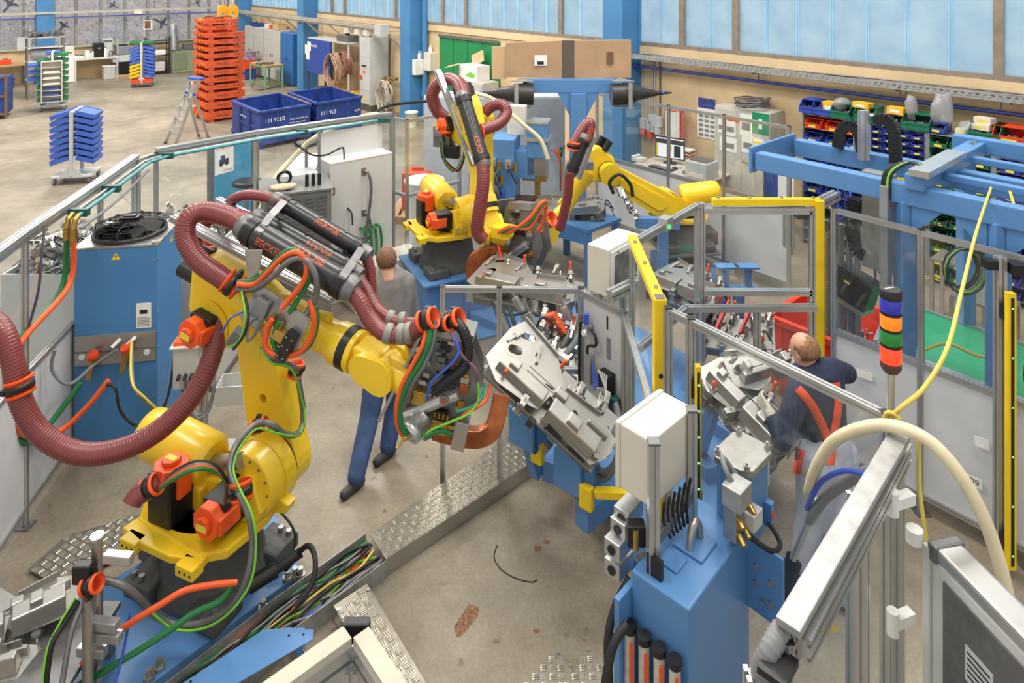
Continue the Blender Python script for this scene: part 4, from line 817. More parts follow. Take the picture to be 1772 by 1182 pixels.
# ---- blue chiller with fan
c0, c1, c2 = Z(118, 806), Z(250, 797), Z(312, 735); ht = 1.79
vx = V((.9886, .151, 0)); vy = V((-.151, .9886, 0)); Mc = frame(Z(118, 806), vx, vy, UP); wx, wy = .66, .62
ch = T('chiller_unit', 'tall blue cooling unit with black fan grille on top', 'chiller', tuple(Z(118, 806)))
Mc = Mc @ Matrix.Translation((.02, .05, 0))
CHB = mat('chiller_blue', (70, 130, 186), .45, 0, .03, 2)
B(Mc).bx(0, wx, 0, wy, .09, ht-.02).build('housing', CHB, ch, .006); B(Mc).bx(-.004, wx+.004, -.004, wy+.004, ht-.02, ht).build('top_sheet', STL, ch, .003)
B(Mc).bx(.02, wx-.02, .02, wy-.02, .06, .09).build('base_frame', BLK, ch)
for x in (.12, wx-.12):
    for y in (.1, wy-.1): B(Mc).cyl((x-.02, y, .04), (x+.02, y, .04), .04, n=12).bx(x-.03, x+.03, y-.02, y+.02, .05, .07).build('castor', WHT, ch)
fn = B(Mc); fc = V((wx/2, wy/2, ht))
fr_ = .28
fn.lathe([(0, fr_+.02), (.03, fr_+.02), (.035, fr_), (.0, fr_-.004)], fc, UP, 32)
fs = fn.build('fan_shroud', BLK, ch)
g = B(Mc)
for k in range(9): rr_ = .06+k*.027; g.path([fc+V((rr_*math.cos(a*pi/18), rr_*math.sin(a*pi/18), .10+(.012 if k < 6 else -.004*(k-5)))) for a in range(36)], .0028, 4, True)
for k in range(4): g.path([fc+V(((fr_+.005)*math.cos(a*pi/18), (fr_+.005)*math.sin(a*pi/18), .03+k*.018)) for a in range(36)], .0028, 4, True)
for k in range(8): a = k*pi/4; g.path([fc+V((.05*math.cos(a), .05*math.sin(a), .115)), fc+V((fr_*.85*math.cos(a), fr_*.85*math.sin(a), .11)), fc+V(((fr_+.008)*math.cos(a), (fr_+.008)*math.sin(a), .09)), fc+V(((fr_+.01)*math.cos(a), (fr_+.01)*math.sin(a), .005))], .005, 5)
g.build('fan_grille', BLK, ch, kind='stuff'); 
for k in range(7): a = k*2*pi/7; B(Mc).plate([(.05, -.03), (.25, -.07), (.26, .05), (.06, .04)], .004, frame(fc+UP*.045, (math.cos(a), math.sin(a), 0), (-math.sin(a)*.85, math.cos(a)*.85, .5), None)).build('fan_blade', mat('fan_grey', (58, 58, 58), .5), ch)
B(Mc).box(fc+V((0, 0, .125)), (.16, .1, .045)).box(fc+V((0, 0, .15)), (.1, .06, .015)).build('junction_box', BLK, ch, .006)
pb = B(Mc).bx(.01, wx-.01, -.012, 0, .80, 1.05).build('connection_plate', SHEET, ch, .002); B(Mc).bx(.01, wx-.01, -.02, -.012, .91, .92).build('plate_seam', STD, ch)
for x in (.07, .58): B(Mc).cyl((x, -.012, .88), (x, -.022, .88), .025, n=14).build('blanking_cap', WHT, pb)
for x, zz in ((.18, .86), (.44, .90)):
    B(Mc).cyl((x, -.012, zz), (x, -.07, zz), .022, n=10).cyl((x, -.06, zz+.03), (x-.04, -.07, zz-.14), .024, n=8).build('ball_valve', BRS, pb); B(Mc).cyl((x+.01, -.08, zz+.045), (x+.0, -.09, zz+.075), .045, n=14).build('valve_handwheel', BINR, pb)
for x, zz in ((.37, 1.0), (.49, 1.01)): B(Mc).cyl((x, -.01, zz), (x-.05, -.06, zz-.04), .016, n=10).build('cable_gland', WHT, pb)
B(Mc).bx(.49, .61, -.004, 0, 1.08, 1.29).build('data_label', PAP, ch); B(Mc).bx(.52, .58, -.006, -.004, 1.2, 1.235).build('data_label_print', INK, ch)
for j in range(7): B(Mc).bx(.50, .60, -.006, -.004, 1.095+j*.012, 1.099+j*.012).build('data_label_print', GREYC, ch)
def tri(M, s_, parent):
    B(M).plate([(-s_, -s_*.8), (s_, -s_*.8), (0, s_)], .002).build('warning_triangle', SYEL, parent); B(M).plate([(-.1*s_, .4*s_), (.25*s_, .4*s_), (.05*s_, .05*s_), (.25*s_, .05*s_), (-.1*s_, -.6*s_), (0, -.08*s_), (-.2*s_, -.08*s_)], .001, None, (), .002).build('warning_symbol', INK, parent)
tri(Mc @ frame((.33, 0, 1.70), (1, 0, 0), (0, 0, 1), None), .035, ch); tri(Mc @ frame((wx, .35, 1.70), (0, 1, 0), (0, 0, 1), None), .03, ch)
for x in (.02, wx-.03):
    for zz in (.2, .5, 1.1, 1.65): B(Mc).cyl((x, 0, zz), (x, -.006, zz), .009, n=8).build('screw', STL, ch)
for zz in (.5, .9, 1.2, 1.65):
    for y in (.02, wy-.03): B(Mc).cyl((wx, y, zz), (wx+.006, y, zz), .009, n=8).build('screw', STL, ch)
B(Mc).cyl((wx-.03, .03, ht), (wx-.03, .03, ht+.012), .03, n=14).build('top_screw', STL, ch)
one(B().tube([Mc @ V((.37, -.08, .95)), Mc @ V((.2, -.1, .85)), P(120, 665, 5.36), P(90, 640, 5.3), P(95, 605, 5.3)], .013), 'grey_cable', GREYC, 'grey cable looping from the chiller to the left fence', 'cable')
one(B().tube([Mc @ V((.47, -.05, 1.0)), P(228, 660, 5.4), P(252, 690, 5.4), P(278, 715, 5.5), P(300, 745, 5.6)], .010), 'yellow_cable', YEC, 'yellow cable slanting down the front of the blue chiller', 'cable')
one(B().tube([Mc @ V((.47, -.03, .99)), P(232, 668, 5.42), P(256, 700, 5.42), P(282, 722, 5.55)], .009), 'grey_cable', GREYC, 'thin grey cable beside the yellow cable on the chiller', 'cable')
one(B().tube([P(185, 666, 5.4), P(200, 672, 5.38), P(208, 710, 5.38), P(235, 736, 5.4), P(270, 725, 5.5), P(292, 680, 5.6), P(302, 610, 5.75)], .011), 'black_cable', RUB, 'black cable drooping across the chiller toward the grey control box', 'cable')
# grey control box on a stand right of the chiller
gs = T('control_stand', 'grey control box on a steel stand with bin between chiller and robot', 'control box', tuple(P(350, 745, 5.75)-UP*0)); bs = V((P(352, 745, 5.8).x, 5.8, 0)); gs.location = bs; ORG[gs.name] = bs
B().prof(bs, bs+UP*1.05, .06, .06).build('stand_post', ALU, gs); B().bx(-.2, .2, -.2, .2, 0, .012, Matrix.Translation(bs)).build('foot_plate', LGR, gs)
for s_ in (-1, 1): B().plate([(0, 0), (.15, 0), (0, .22)] if s_ > 0 else [(0, 0), (0, .22), (-.15, 0)], .01, frame(bs+UP*.012, (1, 0, 0), (0, 0, 1), None)).build('gusset', LGR, gs)
mb = rotz(.15, V((P(330, 620, 5.7).x, 5.66, P(330, 660, 5.7).z)))
B(mb).bx(-.10, .09, -.07, .08, 0, .34).build('box', LGR, gs, .006); B(mb).bx(-.12, .11, -.09, .1, .34, .352).build('lid', CRM, gs); B(mb).bx(-.1, .2, -.06, .08, .352, .38).build('orange_tray', ORA, gs)
for x in (-.05, 0, .05): B(mb).cyl((x, -.07, .12), (x, -.11, .10), .014, n=8).build('plug', BLK, gs)
bq = rotz(.1, P(403, 690, 5.75)); openbox(.22, .2, .16, .008, None, bq).build('parts_bin', LGR, gs)
for k in range(2): one(B().tube([mb @ V((.02*k, -.1, .1)), P(320+k*8, 690, 5.6), P(326+k*12, 716+k*6, 5.6), P(355+k*6, 712, 5.65), P(372, 660, 5.7), P(368, 615, 5.75)], .010), 'grey_cable', GREYC, ['outer grey cable loop hanging under the grey control box', 'inner grey cable loop hanging under the grey control box'][k], 'cable')
# heap of stamped brackets in a bin behind the chiller
def scrap(name, c, sx, sy, h, n, label, seed, m=None):
    rr = random.Random(seed); b = B()
    for k in range(n):
        p = V(c)+V((rr.uniform(-sx, sx), rr.uniform(-sy, sy), rr.random()**2*h)); u = V((rr.uniform(-1, 1), rr.uniform(-1, 1), rr.uniform(-.6, .6))).normalized(); v_ = u.orthogonal().normalized(); s_ = rr.uniform(.025, .07)
        M = frame(p, u, v_, None); b.bx(-s_, s_, -s_*.4, s_*.4, 0, .006, M); b.bx(s_*.5, s_*.6, -s_*.4, s_*.4, 0, s_*.5, M); b.bx(-s_*.8, -s_*.2, -s_*.4, -s_*.3, 0, s_*.45, M)
    o = one(b, name, m or STL, label, 'metal parts', kind='stuff'); return o
for px, py, d, lab, sd in ((325, 400, 7.0, 'heap of bright stamped brackets in the bin behind the chiller', 1), (122, 440, 6.1, 'heap of bright stamped brackets left behind the chiller', 2)):
    c = P(px, py, d); bn = T('scrap_bin', ['grey steel bin of stamped brackets behind the chiller', 'grey steel bin of brackets outside the left fence'][sd-1], 'bin', (c.x, c.y, 0)); openbox(.8, .6, max(.3, c.z-.05), .02, None, Matrix.Translation((c.x, c.y, 0))).build('shell', LGR, bn); B().bx(-.42, .42, -.32, .32, 0, .05, Matrix.Translation((c.x, c.y, 0))).build('base', STD, bn)
    scrap('bracket_heap', (c.x, c.y, c.z-.1), .33, .25, .3, 420, lab, sd)
# ---- white supply cabinet with hoses on the fence, louvred transformer, panels
Wd = V((.785, .62, 0)); Wn = V((.62, -.785, 0))
a0 = V((-2.46, 8.70, 0)); Mw = frame(a0+Wn*.06, Wd, Wn, UP)      # y into the cell, toward camera
sw_ = T('supply_cabinet', 'large light grey supply cabinet with cables and green hoses', 'cabinet', tuple(a0)); L_ = .86
B(Mw).bx(0, L_, 0, .28, .0, 1.74).build('body', PANW, sw_, .006); B(Mw).bx(0, L_, -.01, .0, 1.74, 2.08).build('upper_panel', PANW, sw_); B(Mw).bx(0, L_, .0, .285, 1.735, 1.75).build('top_sheet', WHT, sw_)
B(Mw).bx(.15, L_+.25, .28, .68, 0, .5).build('cable_trough', CRM, sw_, .01)
for x, zz, w_, h_ in ((.42, 1.52, .07, .1), (.42, 1.0, .07, .08), (.10, .55, .08, .2), (.34, .68, .2, .05)): B(Mw).bx(x, x+w_, .28, .285, zz, zz+h_).build('cable_entry', STL, sw_)
for k in range(4):
    x = .40+k*.07; pts = [Mw @ V((x, .29, .86)), Mw @ V((x+.03, .36, .84)), Mw @ V((x+.05, .37, .6)), Mw @ V((x+.08-.03*k, .38, .35)), Mw @ V((x+.05-.02*k, .42, .12)), Mw @ V((x+.06-.02*k, .45, .4-.4))]
    one(B().tube(pts, .018, 8), 'green_hose', GRN, f'{["leftmost", "second", "third", "rightmost"][k]} green hose dropping from the grey supply cabinet', 'hose', 'green hoses on the supply cabinet')
for k in range(6):
    y = k*.03; pts = [Mw @ V((.13+.012*k, .29, .74-y)), Mw @ V((.2, .33, .7-y)), Mw @ V((.26+.01*k, .35, .5)), Mw @ V((.28+.012*k, .36, .2)), Mw @ V((.3+.015*k, .4, .51-.5))]
    one(B().tube(pts, .014, 7), 'black_cable', RUB, f'black cable, {top_ord(k, 6)} of the bundle on the supply cabinet', 'cable', 'black cables on the supply cabinet')
for k, (x, zz) in enumerate(((.455, 1.58), (.455, 1.04))): one(B().tube([Mw @ V((x, .29, zz)), Mw @ V((x+.04, .34, zz-.04)), Mw @ V((x+.06, .36, zz-.3)), Mw @ V((x-.05, .37, .6)), Mw @ V((.33, .38, .2)), Mw @ V((.34, .42, .01))], .018, 8), 'grey_cable', STD, ['thick dark grey cable from the upper entry of the supply cabinet', 'dark grey cable from the lower entry of the supply cabinet'][k], 'cable')
one(B().tube([P(502, 240, 8.2), P(520, 255, 8.3), P(540, 268, 8.35), P(565, 268, 8.5), P(590, 256, 8.6), P(595, 262, 8.62), P(595, 300, 8.62), P(596, 350, 8.6), P(608, 368, 8.55), P(610, 390, 8.5)], .011), 'black_cable', RUB, 'black cable swinging from the fence top down the supply cabinet', 'cable')
# louvred transformer
tc_ = V((-2.44, 7.75, 0)); Mt = frame(tc_, V((.93, .37, 0)), V((-.37, .93, 0)), UP)
tf = T('louvred_transformer', 'grey louvred transformer housing with clutter on its lid', 'transformer', tuple(tc_)); TG = mat('transformer_grey', (120, 122, 120), .5, .1, .05)
B(Mt).bx(-.38, .38, 0, .62, .0, 1.60).build('housing', TG, tf, .008); B(Mt).bx(-.40, .40, -.02, .64, 1.60, 1.625).build('lid', TG, tf, .004)
for zz0 in (1.12, .42):
    for r_ in range(10):
        for c_ in range(5): B(Mt).bx(-.33+c_*.135, -.33+c_*.135+.115, -.014, -.002, zz0+r_*.045, zz0+r_*.045+.022).build('louvre', mat('louvre_grey', (96, 98, 98), .5), tf)
B(Mt).bx(-.36, .36, -.005, 0, .92, 1.08).build('blank_strip', STD, tf)
for x in (.12, .19, .26): B(Mt).cyl((x, .15, 1.625), (x, .15, 1.75), .022, n=10).sph((x, .15, 1.75), .022, 10).build('cable_boot', BLK, tf)
for x in (-.40, .40): B(Mt).path([V((x, .1, 1.5)), V((x*1.06, .1, 1.52)), V((x*1.06, .1, 1.58)), V((x, .1, 1.6))], .012, 6).build('lifting_lug', STD, tf)
one(B(Mt).path([V((-.12+.075*math.cos(k*pi/8), .3+.02*math.sin(k), 1.71+.075*math.sin(k*pi/8))) for k in range(16)], .014, 8, True).path([V((-.12+.068*math.cos(k*pi/8), .33, 1.70+.068*math.sin(k*pi/8))) for k in range(16)], .014, 8, True), 'cable_coil', BLK, 'small upright black cable coil on the louvred transformer', 'cable')
gl = B(Mt).sph((-.15, .12, 1.655), .12, 12, (1.3, .55, .28)); rr = random.Random(2)
for q in gl.v: q += V((rr.uniform(-.012, .012), rr.uniform(-.012, .012), rr.uniform(-.004, .012)))
one(gl, 'work_gloves', mat('glove_cloth', (206, 188, 158), .9, 0, .1, 30), 'crumpled beige work gloves lying on the louvred transformer', 'gloves')
# teal panel with poster behind the fence, stool
tp = T('poster_partition', 'teal partition panel with tractor poster outside the left fence', 'partition', tuple(P(400, 330, 9.6)*1)); pp0 = V((P(364, 300, 9.3).x, 9.3, 0)); pp1 = V((P(437, 300, 9.9).x, 9.9, 0)); tp.location = pp0; ORG[tp.name] = pp0; xx = (pp1-pp0).normalized(); nn = xx.cross(UP)
TPN = mat('teal_panel', (66, 150, 186), .35, 0, .04)
B().bx(0, (pp1-pp0).length, -.02, .02, .1, 1.75, frame(pp0, xx, None, UP)).build('panel', TPN, tp)
for e in (0, (pp1-pp0).length): B().bx(e-.03, e+.03, -.03, .03, 0, 1.78, frame(pp0, xx, None, UP)).build('post', STD, tp)
Mp = frame(pp0+xx*.05+UP*1.33+nn*.024, xx, UP, None); B(Mp).bx(0, .3, 0, .4, 0, .003).build('poster', PAP, tp)
text('poster_title', 'Für jede Arbeit', BINR, tp, Mp @ Matrix.Translation((.02, .34, .004)), .042); text('poster_footer', 'Unimog', BINR, tp, Mp @ Matrix.Translation((.14, .03, .004)), .04)
B(Mp).bx(.07, .22, .13, .2, .003, .005).bx(.09, .16, .2, .25, .003, .005).build('poster_picture', mat('poster_blue', (60, 72, 110), .7, 0, .3, 30), tp)
for x in (.1, .19): B(Mp).cyl((x, .13, .003), (x, .13, .006), .025, n=12).build('poster_picture', INK, tp)
def stool(px, py, z, label):
    c = V((P(px, py, z).x, z, 0)); r = T('swivel_stool', label, 'stool', tuple(c)); hz = P(px, py, z).z
    B().lathe([(0, .14), (.02, .19), (.06, .19), (.07, .15)], c+UP*(hz-.07), UP, 20).build('seat', BLK, r); B().cyl(c+UP*.08, c+UP*(hz-.06), .025, n=8).build('column', STD, r)
    for k in range(5): a = k*2*pi/5; B().bar(c+UP*.1, c+V((.26*math.cos(a), .26*math.sin(a), .07)), .035).build('base_arm', BLK, r); B().cyl(c+V((.26*math.cos(a)-.01, .26*math.sin(a), .03)), c+V((.26*math.cos(a)+.01, .26*math.sin(a), .03)), .03, n=8).build('castor', BLK, r)
stool(427, 312, 9.2, 'black swivel stool in front of the teal partition'); stool(530, 245, 11.2, 'black swivel stool beside the parts table outside the fence')
pt = legs_table('parts_table', [V((P(480, 300, 10.2).x, 10.2, 0)), V((P(565, 300, 10.2).x+.05, 10.4, 0)), V((P(620, 300, 12.2).x, 12.2, 0)), V((P(520, 300, 12.2).x, 12.0, 0))], .92, LGR, ALU, 'grey parts table with papers outside the fence')
one(lumps(.9, 1.2, .95, 60, random.Random(8), .06, B(Matrix.Translation((-2.75, 11.3, 0)))), 'loose_fittings', STL, 'scattered fittings and wire on the grey parts table', 'fittings', kind='stuff')
coil('cable_coil', V((-2.5, 11.5, 1.0)), (0, .1, 1), .3, 4, WHT, 'white cable coil lying on the parts table', random.Random(5), .06, 1.0, .012)
bk = T('bucket', 'blue bucket on floor behind the left fence', 'bucket', tuple(V((-3.2, 9.9, 0)))); B().lathe([(0, .13), (.28, .16), (.28, .15), (.02, .12)], V((-3.2, 9.9, 0)), UP, 18).build('pail', mat('bucket_blue', (62, 118, 170), .5), bk); B().path([V((-3.2+.155*math.cos(k*pi/8), 9.9-.05, .26-.06*math.sin(k*pi/8))) for k in range(9)], .004, 5).build('bail_handle', STL, bk)
one(B().tube([P(445, 375, 7.9), P(475, 310, 8.3), P(510, 270, 8.6), P(545, 238, 8.9), P(600, 212, 9.3), P(645, 198, 9.7), P(670, 203, 9.9)], .032, 10), 'cream_hose', mat('hose_ivory', (226, 214, 180), .45), 'thick cream hose bowed over the left fence', 'hose')
one(B().tube([P(640, 205, 10.2), P(665, 185, 10.4), P(705, 178, 10.8), P(760, 174, 11.2)], .025, 8), 'black_hose', RUB, 'black hose arching from the fence toward the white cabinets', 'hose')
# ---- row of grey control cabinets behind the robots
for k, (xa, xb, lab) in enumerate(((-1.5, -.72, 'left grey control cabinet behind the middle robot'), (-.70, .08, 'middle grey control cabinet behind the blue spot welder'), (.10, .90, 'right grey control cabinet beside the blue tee frame'))):
    r = T('control_cabinet', lab, 'cabinet', ((xa+xb)/2, 11.9, 0), 'grey control cabinets behind the robots'); CG = mat('cabinet_bluegrey', (188, 196, 204), .5, 0, .04)
    B().bx(xa, xb, 11.6, 12.2, .1, 2.0).build('body', CG, r, .006); B().bx(xa+.02, xb-.02, 11.62, 12.18, 0, .1).build('plinth', STD, r)
    d_ = B().bx(xa+.01, xb-.01, 11.58, 11.6, .12, 1.98).build('door', CG, r, .003); B().bx(xb-.08, xb-.05, 11.55, 11.58, 1.0, 1.15).build('handle', BLK, d_)
# red case on pallet, white drum behind the fence
dr_ = T('white_drum', 'white plastic drum with loose film on its lid', 'drum', (-1.35, 10.5, 0)); B().lathe([(0, .27), (.85, .29), (.87, .3), (.9, .3)], V((-1.35, 10.5, 0)), UP, 24).build('barrel', WHT, dr_); B().cyl(V((-1.35, 10.5, .9)), V((-1.35, 10.5, .93)), .31, n=24).build('lid', PLY, dr_)
pl_ = T('wood_pallet', 'wooden pallet under the red tool case', 'pallet', (-1.9, 11.6, 0))
for y in (11.2, 11.55, 11.9): B().bx(-2.0, -1.2, y, y+.1, 0, .1).build('bearer', WOOD, pl_)
for k in range(5): B().bx(-2.0+k*.17, -1.88+k*.17, 11.15, 12.05, .1, .125).build('deck_board', WOOD, pl_)
rc = T('tool_case', 'red plastic tool case standing on the wooden pallet', 'case', (-1.6, 11.6, .125)); B().bx(-1.85, -1.35, 11.45, 11.85, .126, .75).build('body', mat('case_red', (214, 74, 48), .45), rc, .03); B().bx(-1.7, -1.5, 11.6, 11.66, .75, .8).build('handle', MATS['case_red'], rc)
# ================================================================== robots
def hull2(c1, r1, c2, r2, n=12):
    c1, c2 = V(c1), V(c2); d = c2-c1; a = math.atan2(d.y, d.x); g = math.acos(max(-1, min(1, (r1-r2)/d.length)))
    p = [c1+V((math.cos(a+g+(2*pi-2*g)*k/n), math.sin(a+g+(2*pi-2*g)*k/n)))*r1 for k in range(n+1)]
    return p+[c2+V((math.cos(a-g+2*g*k/n), math.sin(a-g+2*g*k/n)))*r2 for k in range(n+1)]
def V2(x, y): return V((x, y))
def robot(label, M, lean, pitch, tool=None, j1motor=True, text_=None, s=1.0, wristroll=0):
    M = M @ Matrix.Scale(s, 4); r = T('welding_robot', label, 'robot', tuple(M.translation))
    XZ = lambda y: frame((0, y, 0), (1, 0, 0), (0, 0, 1), (0, -1, 0))      # 2-D (x,z) outline, thickness toward -y
    # base casting
    base = B(M); base.lathe([(0, .36), (.05, .36), (.09, .33), (.16, .315), (.33, .275), (.36, .27)], (0, 0, 0), UP, 32)
    base.build('base_casting', CAST, r)
    for sx in (-1, 1):
        for sy in (-1, 1):
            B(M).bx(min(sx*.16, sx*.40), max(sx*.16, sx*.40), min(sy*.14, sy*.38), max(sy*.14, sy*.38), 0, .10).build('base_foot', CAST, r, .02)
            for k in (.28, .35): B(M).cyl((sx*k, sy*.33, .10), (sx*k, sy*.33, .13), .02, n=6).build('anchor_bolt', STL, r)
    B(M).bx(-.52, -.3, -.17, .17, .02, .22).build('connector_box', CAST, r, .015)
    B(M).cyl((0, 0, .36), (0, 0, .41), .295, n=36).build('slew_bearing', BLK, r)
    tr = B(M); tr.lathe([(.41, .33), (.43, .345), (.48, .345), (.50, .32)], (0, 0, 0), UP, 32)
    tr.build('turntable', YEL, r)
    B(M).plate([(-.30, -.34), (.28, -.40), (.42, -.30), (.46, .0), (.40, .34), (-.26, .34), (-.40, .1), (-.40, -.2)], .06, None, (), .44).build('turret_plate', YEL, r, .012)
    B(M).plate([(-.34, -.42), (-.12, -.46), (.12, -.46), (.34, -.40), (.30, -.20), (-.30, -.20)], .05, None, (), .44).build('front_skirt', YEL, r, .01)
    for x in (-.28, .20): B(M).bx(x, x+.14, -.49, -.40, .42, .49).build('stop_block', YEL, r, .008)
    for x in (-.25, -.21, -.17, .24, .28, .32): B(M).cyl((x, -.492, .455), (x, -.489, .455), .008, n=8).build('tapped_hole', BLK, r)
    J2 = V((.312, 0, .67))
    # turret yoke carrying the shoulder
    pl = hull2((.312, .67), .225, (-.1, .52), .10)
    B(M).plate([(q.x, q.y) for q in pl]+[], .10, XZ(.20)).build('shoulder_yoke', YEL, r, .014)
    B(M).plate([(-.32, .50), (.45, .50), (.50, .60), (.42, .78), (.1, .70), (-.25, .66)], .16, XZ(.06)).build('turret_web', YEL, r, .014)
    B(M).cyl(J2+V((0, -.04, 0)), J2+V((0, .20, 0)), .215, n=36).build('shoulder_reducer', YEL, r, .01)
    B(M).cyl(J2+V((0, .20, 0)), J2+V((0, .225, 0)), .205, n=32).build('reducer_gap', BLK, r)
    for k in range(14): a = k*2*pi/14; B(M).cyl(J2+V((.185*math.cos(a), -.045, .185*math.sin(a))), J2+V((.185*math.cos(a), -.04, .185*math.sin(a))), .009, n=6).build('flange_bolt', STD, r)
    B(M).plate([(.40, .46), (.56, .50), (.58, .56), (.42, .60)], .08, XZ(.14)).build('bumper', YEL, r, .008)
    # shoulder motor, black body and orange octagonal cap
    def motor(c, ax, up_, l, s_, nm='motor'):
        F_ = frame(c, ax, None, up_); m_ = B(M).bx(0, l, -s_, s_, -s_, s_, F_).build(nm, BLK, r, .015)
        oc = [(s_*1.12*math.cos(pi/8+k*pi/4), s_*1.12*math.sin(pi/8+k*pi/4)) for k in range(8)]
        cp = B(M).plate(oc, .07, F_ @ frame((l, 0, 0), (0, 1, 0), (0, 0, 1), None)).build('motor_cap', ORA, m_, .008)
        oc2 = [(s_*.6*math.cos(k*pi/4), s_*.6*math.sin(k*pi/4)) for k in range(8)]
        B(M).plate(oc2, .03, F_ @ frame((l+.07, 0, 0), (0, 1, 0), (0, 0, 1), None)).build('brake_cap', ORA, m_, .006)
        B(M).bx(l+.10, l+.102, -.04, .04, -.02, .02, F_).build('cap_label', TAGY, m_); B(M).bx(l*.6, l+.06, s_*.9, s_*1.25, -.05, .05, F_).build('connector', ORA, m_, .006)
        B(M).plate([(-.03, -.026), (.03, -.026), (0, .028)], .002, F_ @ frame((l*.45, -s_-.002, 0), (1, 0, 0), (0, 0, 1), None)).build('warning_triangle', TAGY, m_)
        return m_
    motor(J2+V((-.02, -.02, -.02)), (0, -1, 0), UP, .26, .095)
    if j1motor: motor(V((-.12, -.24, .50)), UP, (0, 1, 0), .28, .10)
    # balancer cylinder behind the shoulder
    ca_ = V((-.60, -.02, .80)); cb_ = V((.02, -.02, .74)); B(M).lathe([(0, .12), (.02, .15), (.12, .165), (.58, .165), (.62, .13)], ca_, cb_-ca_, 28).build('balancer_cylinder', YEL, r)
    B(M).bx(-.30, .05, -.16, .12, .5, .66).build('balancer_saddle', YEL, r, .02); B(M).cyl(cb_, J2+V((-.02, -.05, .18)), .05, n=12).build('balancer_rod', STL, r)
    # lower arm
    dl = V2(math.sin(lean), math.cos(lean)); c2 = V2(.312, .67); c3 = c2+dl*1.075
    lo = hull2(c2, .20, c3, .145); B(M).plate([(q.x, q.y) for q in lo], .15, XZ(.375), [circ(*(c2+dl*.42), .03, 12)]).build('lower_arm', YEL, r, .03, 3)
    B(M).plate([(q.x, q.y) for q in hull2(c2+dl*.2, .10, c3-dl*.25, .08)], .03, XZ(.405)).build('arm_rib', YEL, r, .012)
    B(M).cyl((c3.x, .40, c3.y), (c3.x, -.10, c3.y), .15, n=28).build('elbow_reducer', YEL, r, .01); B(M).cyl((c3.x, .215, c3.y), (c3.x, .19, c3.y), .155, n=28).build('elbow_gap', BLK, r)
    B(M).bx(c2.x+dl.x*.75-.07, c2.x+dl.x*.75+.05, .223, .226, c2.y+dl.y*.75-.05, c2.y+dl.y*.75+.08).build('arm_label', TAGY, r)
    # upper arm
    D = V((math.cos(pitch), 0, math.sin(pitch))); N = V((-math.sin(pitch), 0, math.cos(pitch))); J3 = V((c3.x, .04, c3.y)); A0 = J3+N*.225
    n2 = V2(N.x, N.z); d2 = V2(D.x, D.z)
    hs_ = [c3-n2*.15+d2*.12, c3-n2*.15-d2*.10, c3-d2*.22+n2*.02, c3-d2*.26+n2*.33, c3-d2*.1+n2*.40, c3+d2*.2+n2*.38, c3+d2*.26+n2*.1]
    B(M).plate([(q.x, q.y) for q in hs_], .26, XZ(.17)).build('elbow_housing', YEL, r, .035, 3)
    for yy, zz in ((-.05, .03), (.10, .03), (.03, .14)): 
        o_ = A0-D*.24+V((0, yy, 0))+N*(zz-.06); B(M).cyl(o_, o_-D*.16, .055, n=12).build('wrist_motor', BLK, r)
    motor(J3+V((0, -.10, 0))-D*.02, (0, -1, 0), N, .12, .085, 'elbow_motor')
    B(M).lathe([(.16, .155), (.30, .145), (.38, .125), (.70, .105), (.86, .105), (.90, .125), (.97, .128)], A0, D, 32).build('forearm', YEL, r)
    for t_ in (.42, .72): B(M).bar(A0+D*t_+N*.10, A0+D*(t_+.10)+N*.12, .05, .05, N).build('forearm_lug', YEL, r, .008)
    B(M).cyl(A0+D*.97, A0+D*1.02, .13, n=32).build('roll_ring', BLK, r); B(M).cyl(A0+D*1.02, A0+D*1.06, .125, n=32).build('roll_flange', YEL, r, .006)
    Yv = V((0, 1, 0)); 
    wf = frame(A0, D, Yv, None)
    B(M).bx(1.05, 1.24, -.085, .085, -.085, .085, wf).build('wrist_body', YEL, r, .02)
    B(M).bx(1.10, 1.18, -.088, -.086, -.03, .03, wf).build('wrist_cover', BLK, r)
    for sy in (-1, 1): B(M).plate([(q.x, q.y) for q in hull2((1.16, 0), .085, (1.28, 0), .105)], .045, wf @ frame((0, sy*.10+.0225, 0), (1, 0, 0), (0, 0, 1), (0, -1, 0))).build('wrist_cheek', YEL, r, .01)
    J5 = A0+D*1.28; td = (M.to_3x3().inverted() @ V(tool)).normalized() if tool is not None else D
    B(M).cyl(J5-Yv*.10, J5+Yv*.10, .085, n=24).build('wrist_pivot', YEL, r, .006); B(M).cyl(J5, J5+td*.17, .085, n=24).build('wrist_end', YEL, r, .006); B(M).cyl(J5+td*.17, J5+td*.215, .09, n=24).build('tool_flange', STL, r)
    if text_:
        o_ = A0+D*.33; rad = .112
        def fn(c):
            a = (c.y-.02)/rad; t_ = .42+c.x; q = A0+D*t_; R_ = (.125-(t_-.38)/.32*.02)+.001 if t_ > .38 else .13
            return M @ (q+(N*math.sin(a+.35)-Yv*math.cos(a+.35))*R_)
        text('model_marking', text_, INK, r, None, .075, 0, fn)
    ws = lambda v: M @ v
    return dict(root=r, J2=ws(J2), J3=ws(J3), A0=ws(A0), J5=ws(J5), D=(M.to_3x3() @ D).normalized(), N=(M.to_3x3() @ N).normalized(), Y=(M.to_3x3() @ Yv).normalized(), td=(M.to_3x3() @ td).normalized(), M=M)
def fwd(x, y, ox, oy, oz): f_ = V((x, y, 0)).normalized(); return frame((ox, oy, oz), f_, None, UP)
R1 = robot('yellow welding robot in the left foreground with black hose cylinders', fwd(.92, -.39, -2.02, 4.63, .06), -.235, math.radians(-13), (.75, -.45, -.2), True, 'R-2000iC')
R2 = robot('yellow welding robot in the middle on a blue pedestal', fwd(.45, -.89, -.78, 8.35, .56), .03, math.radians(-60), (.9, -.2, -.3), True, None)
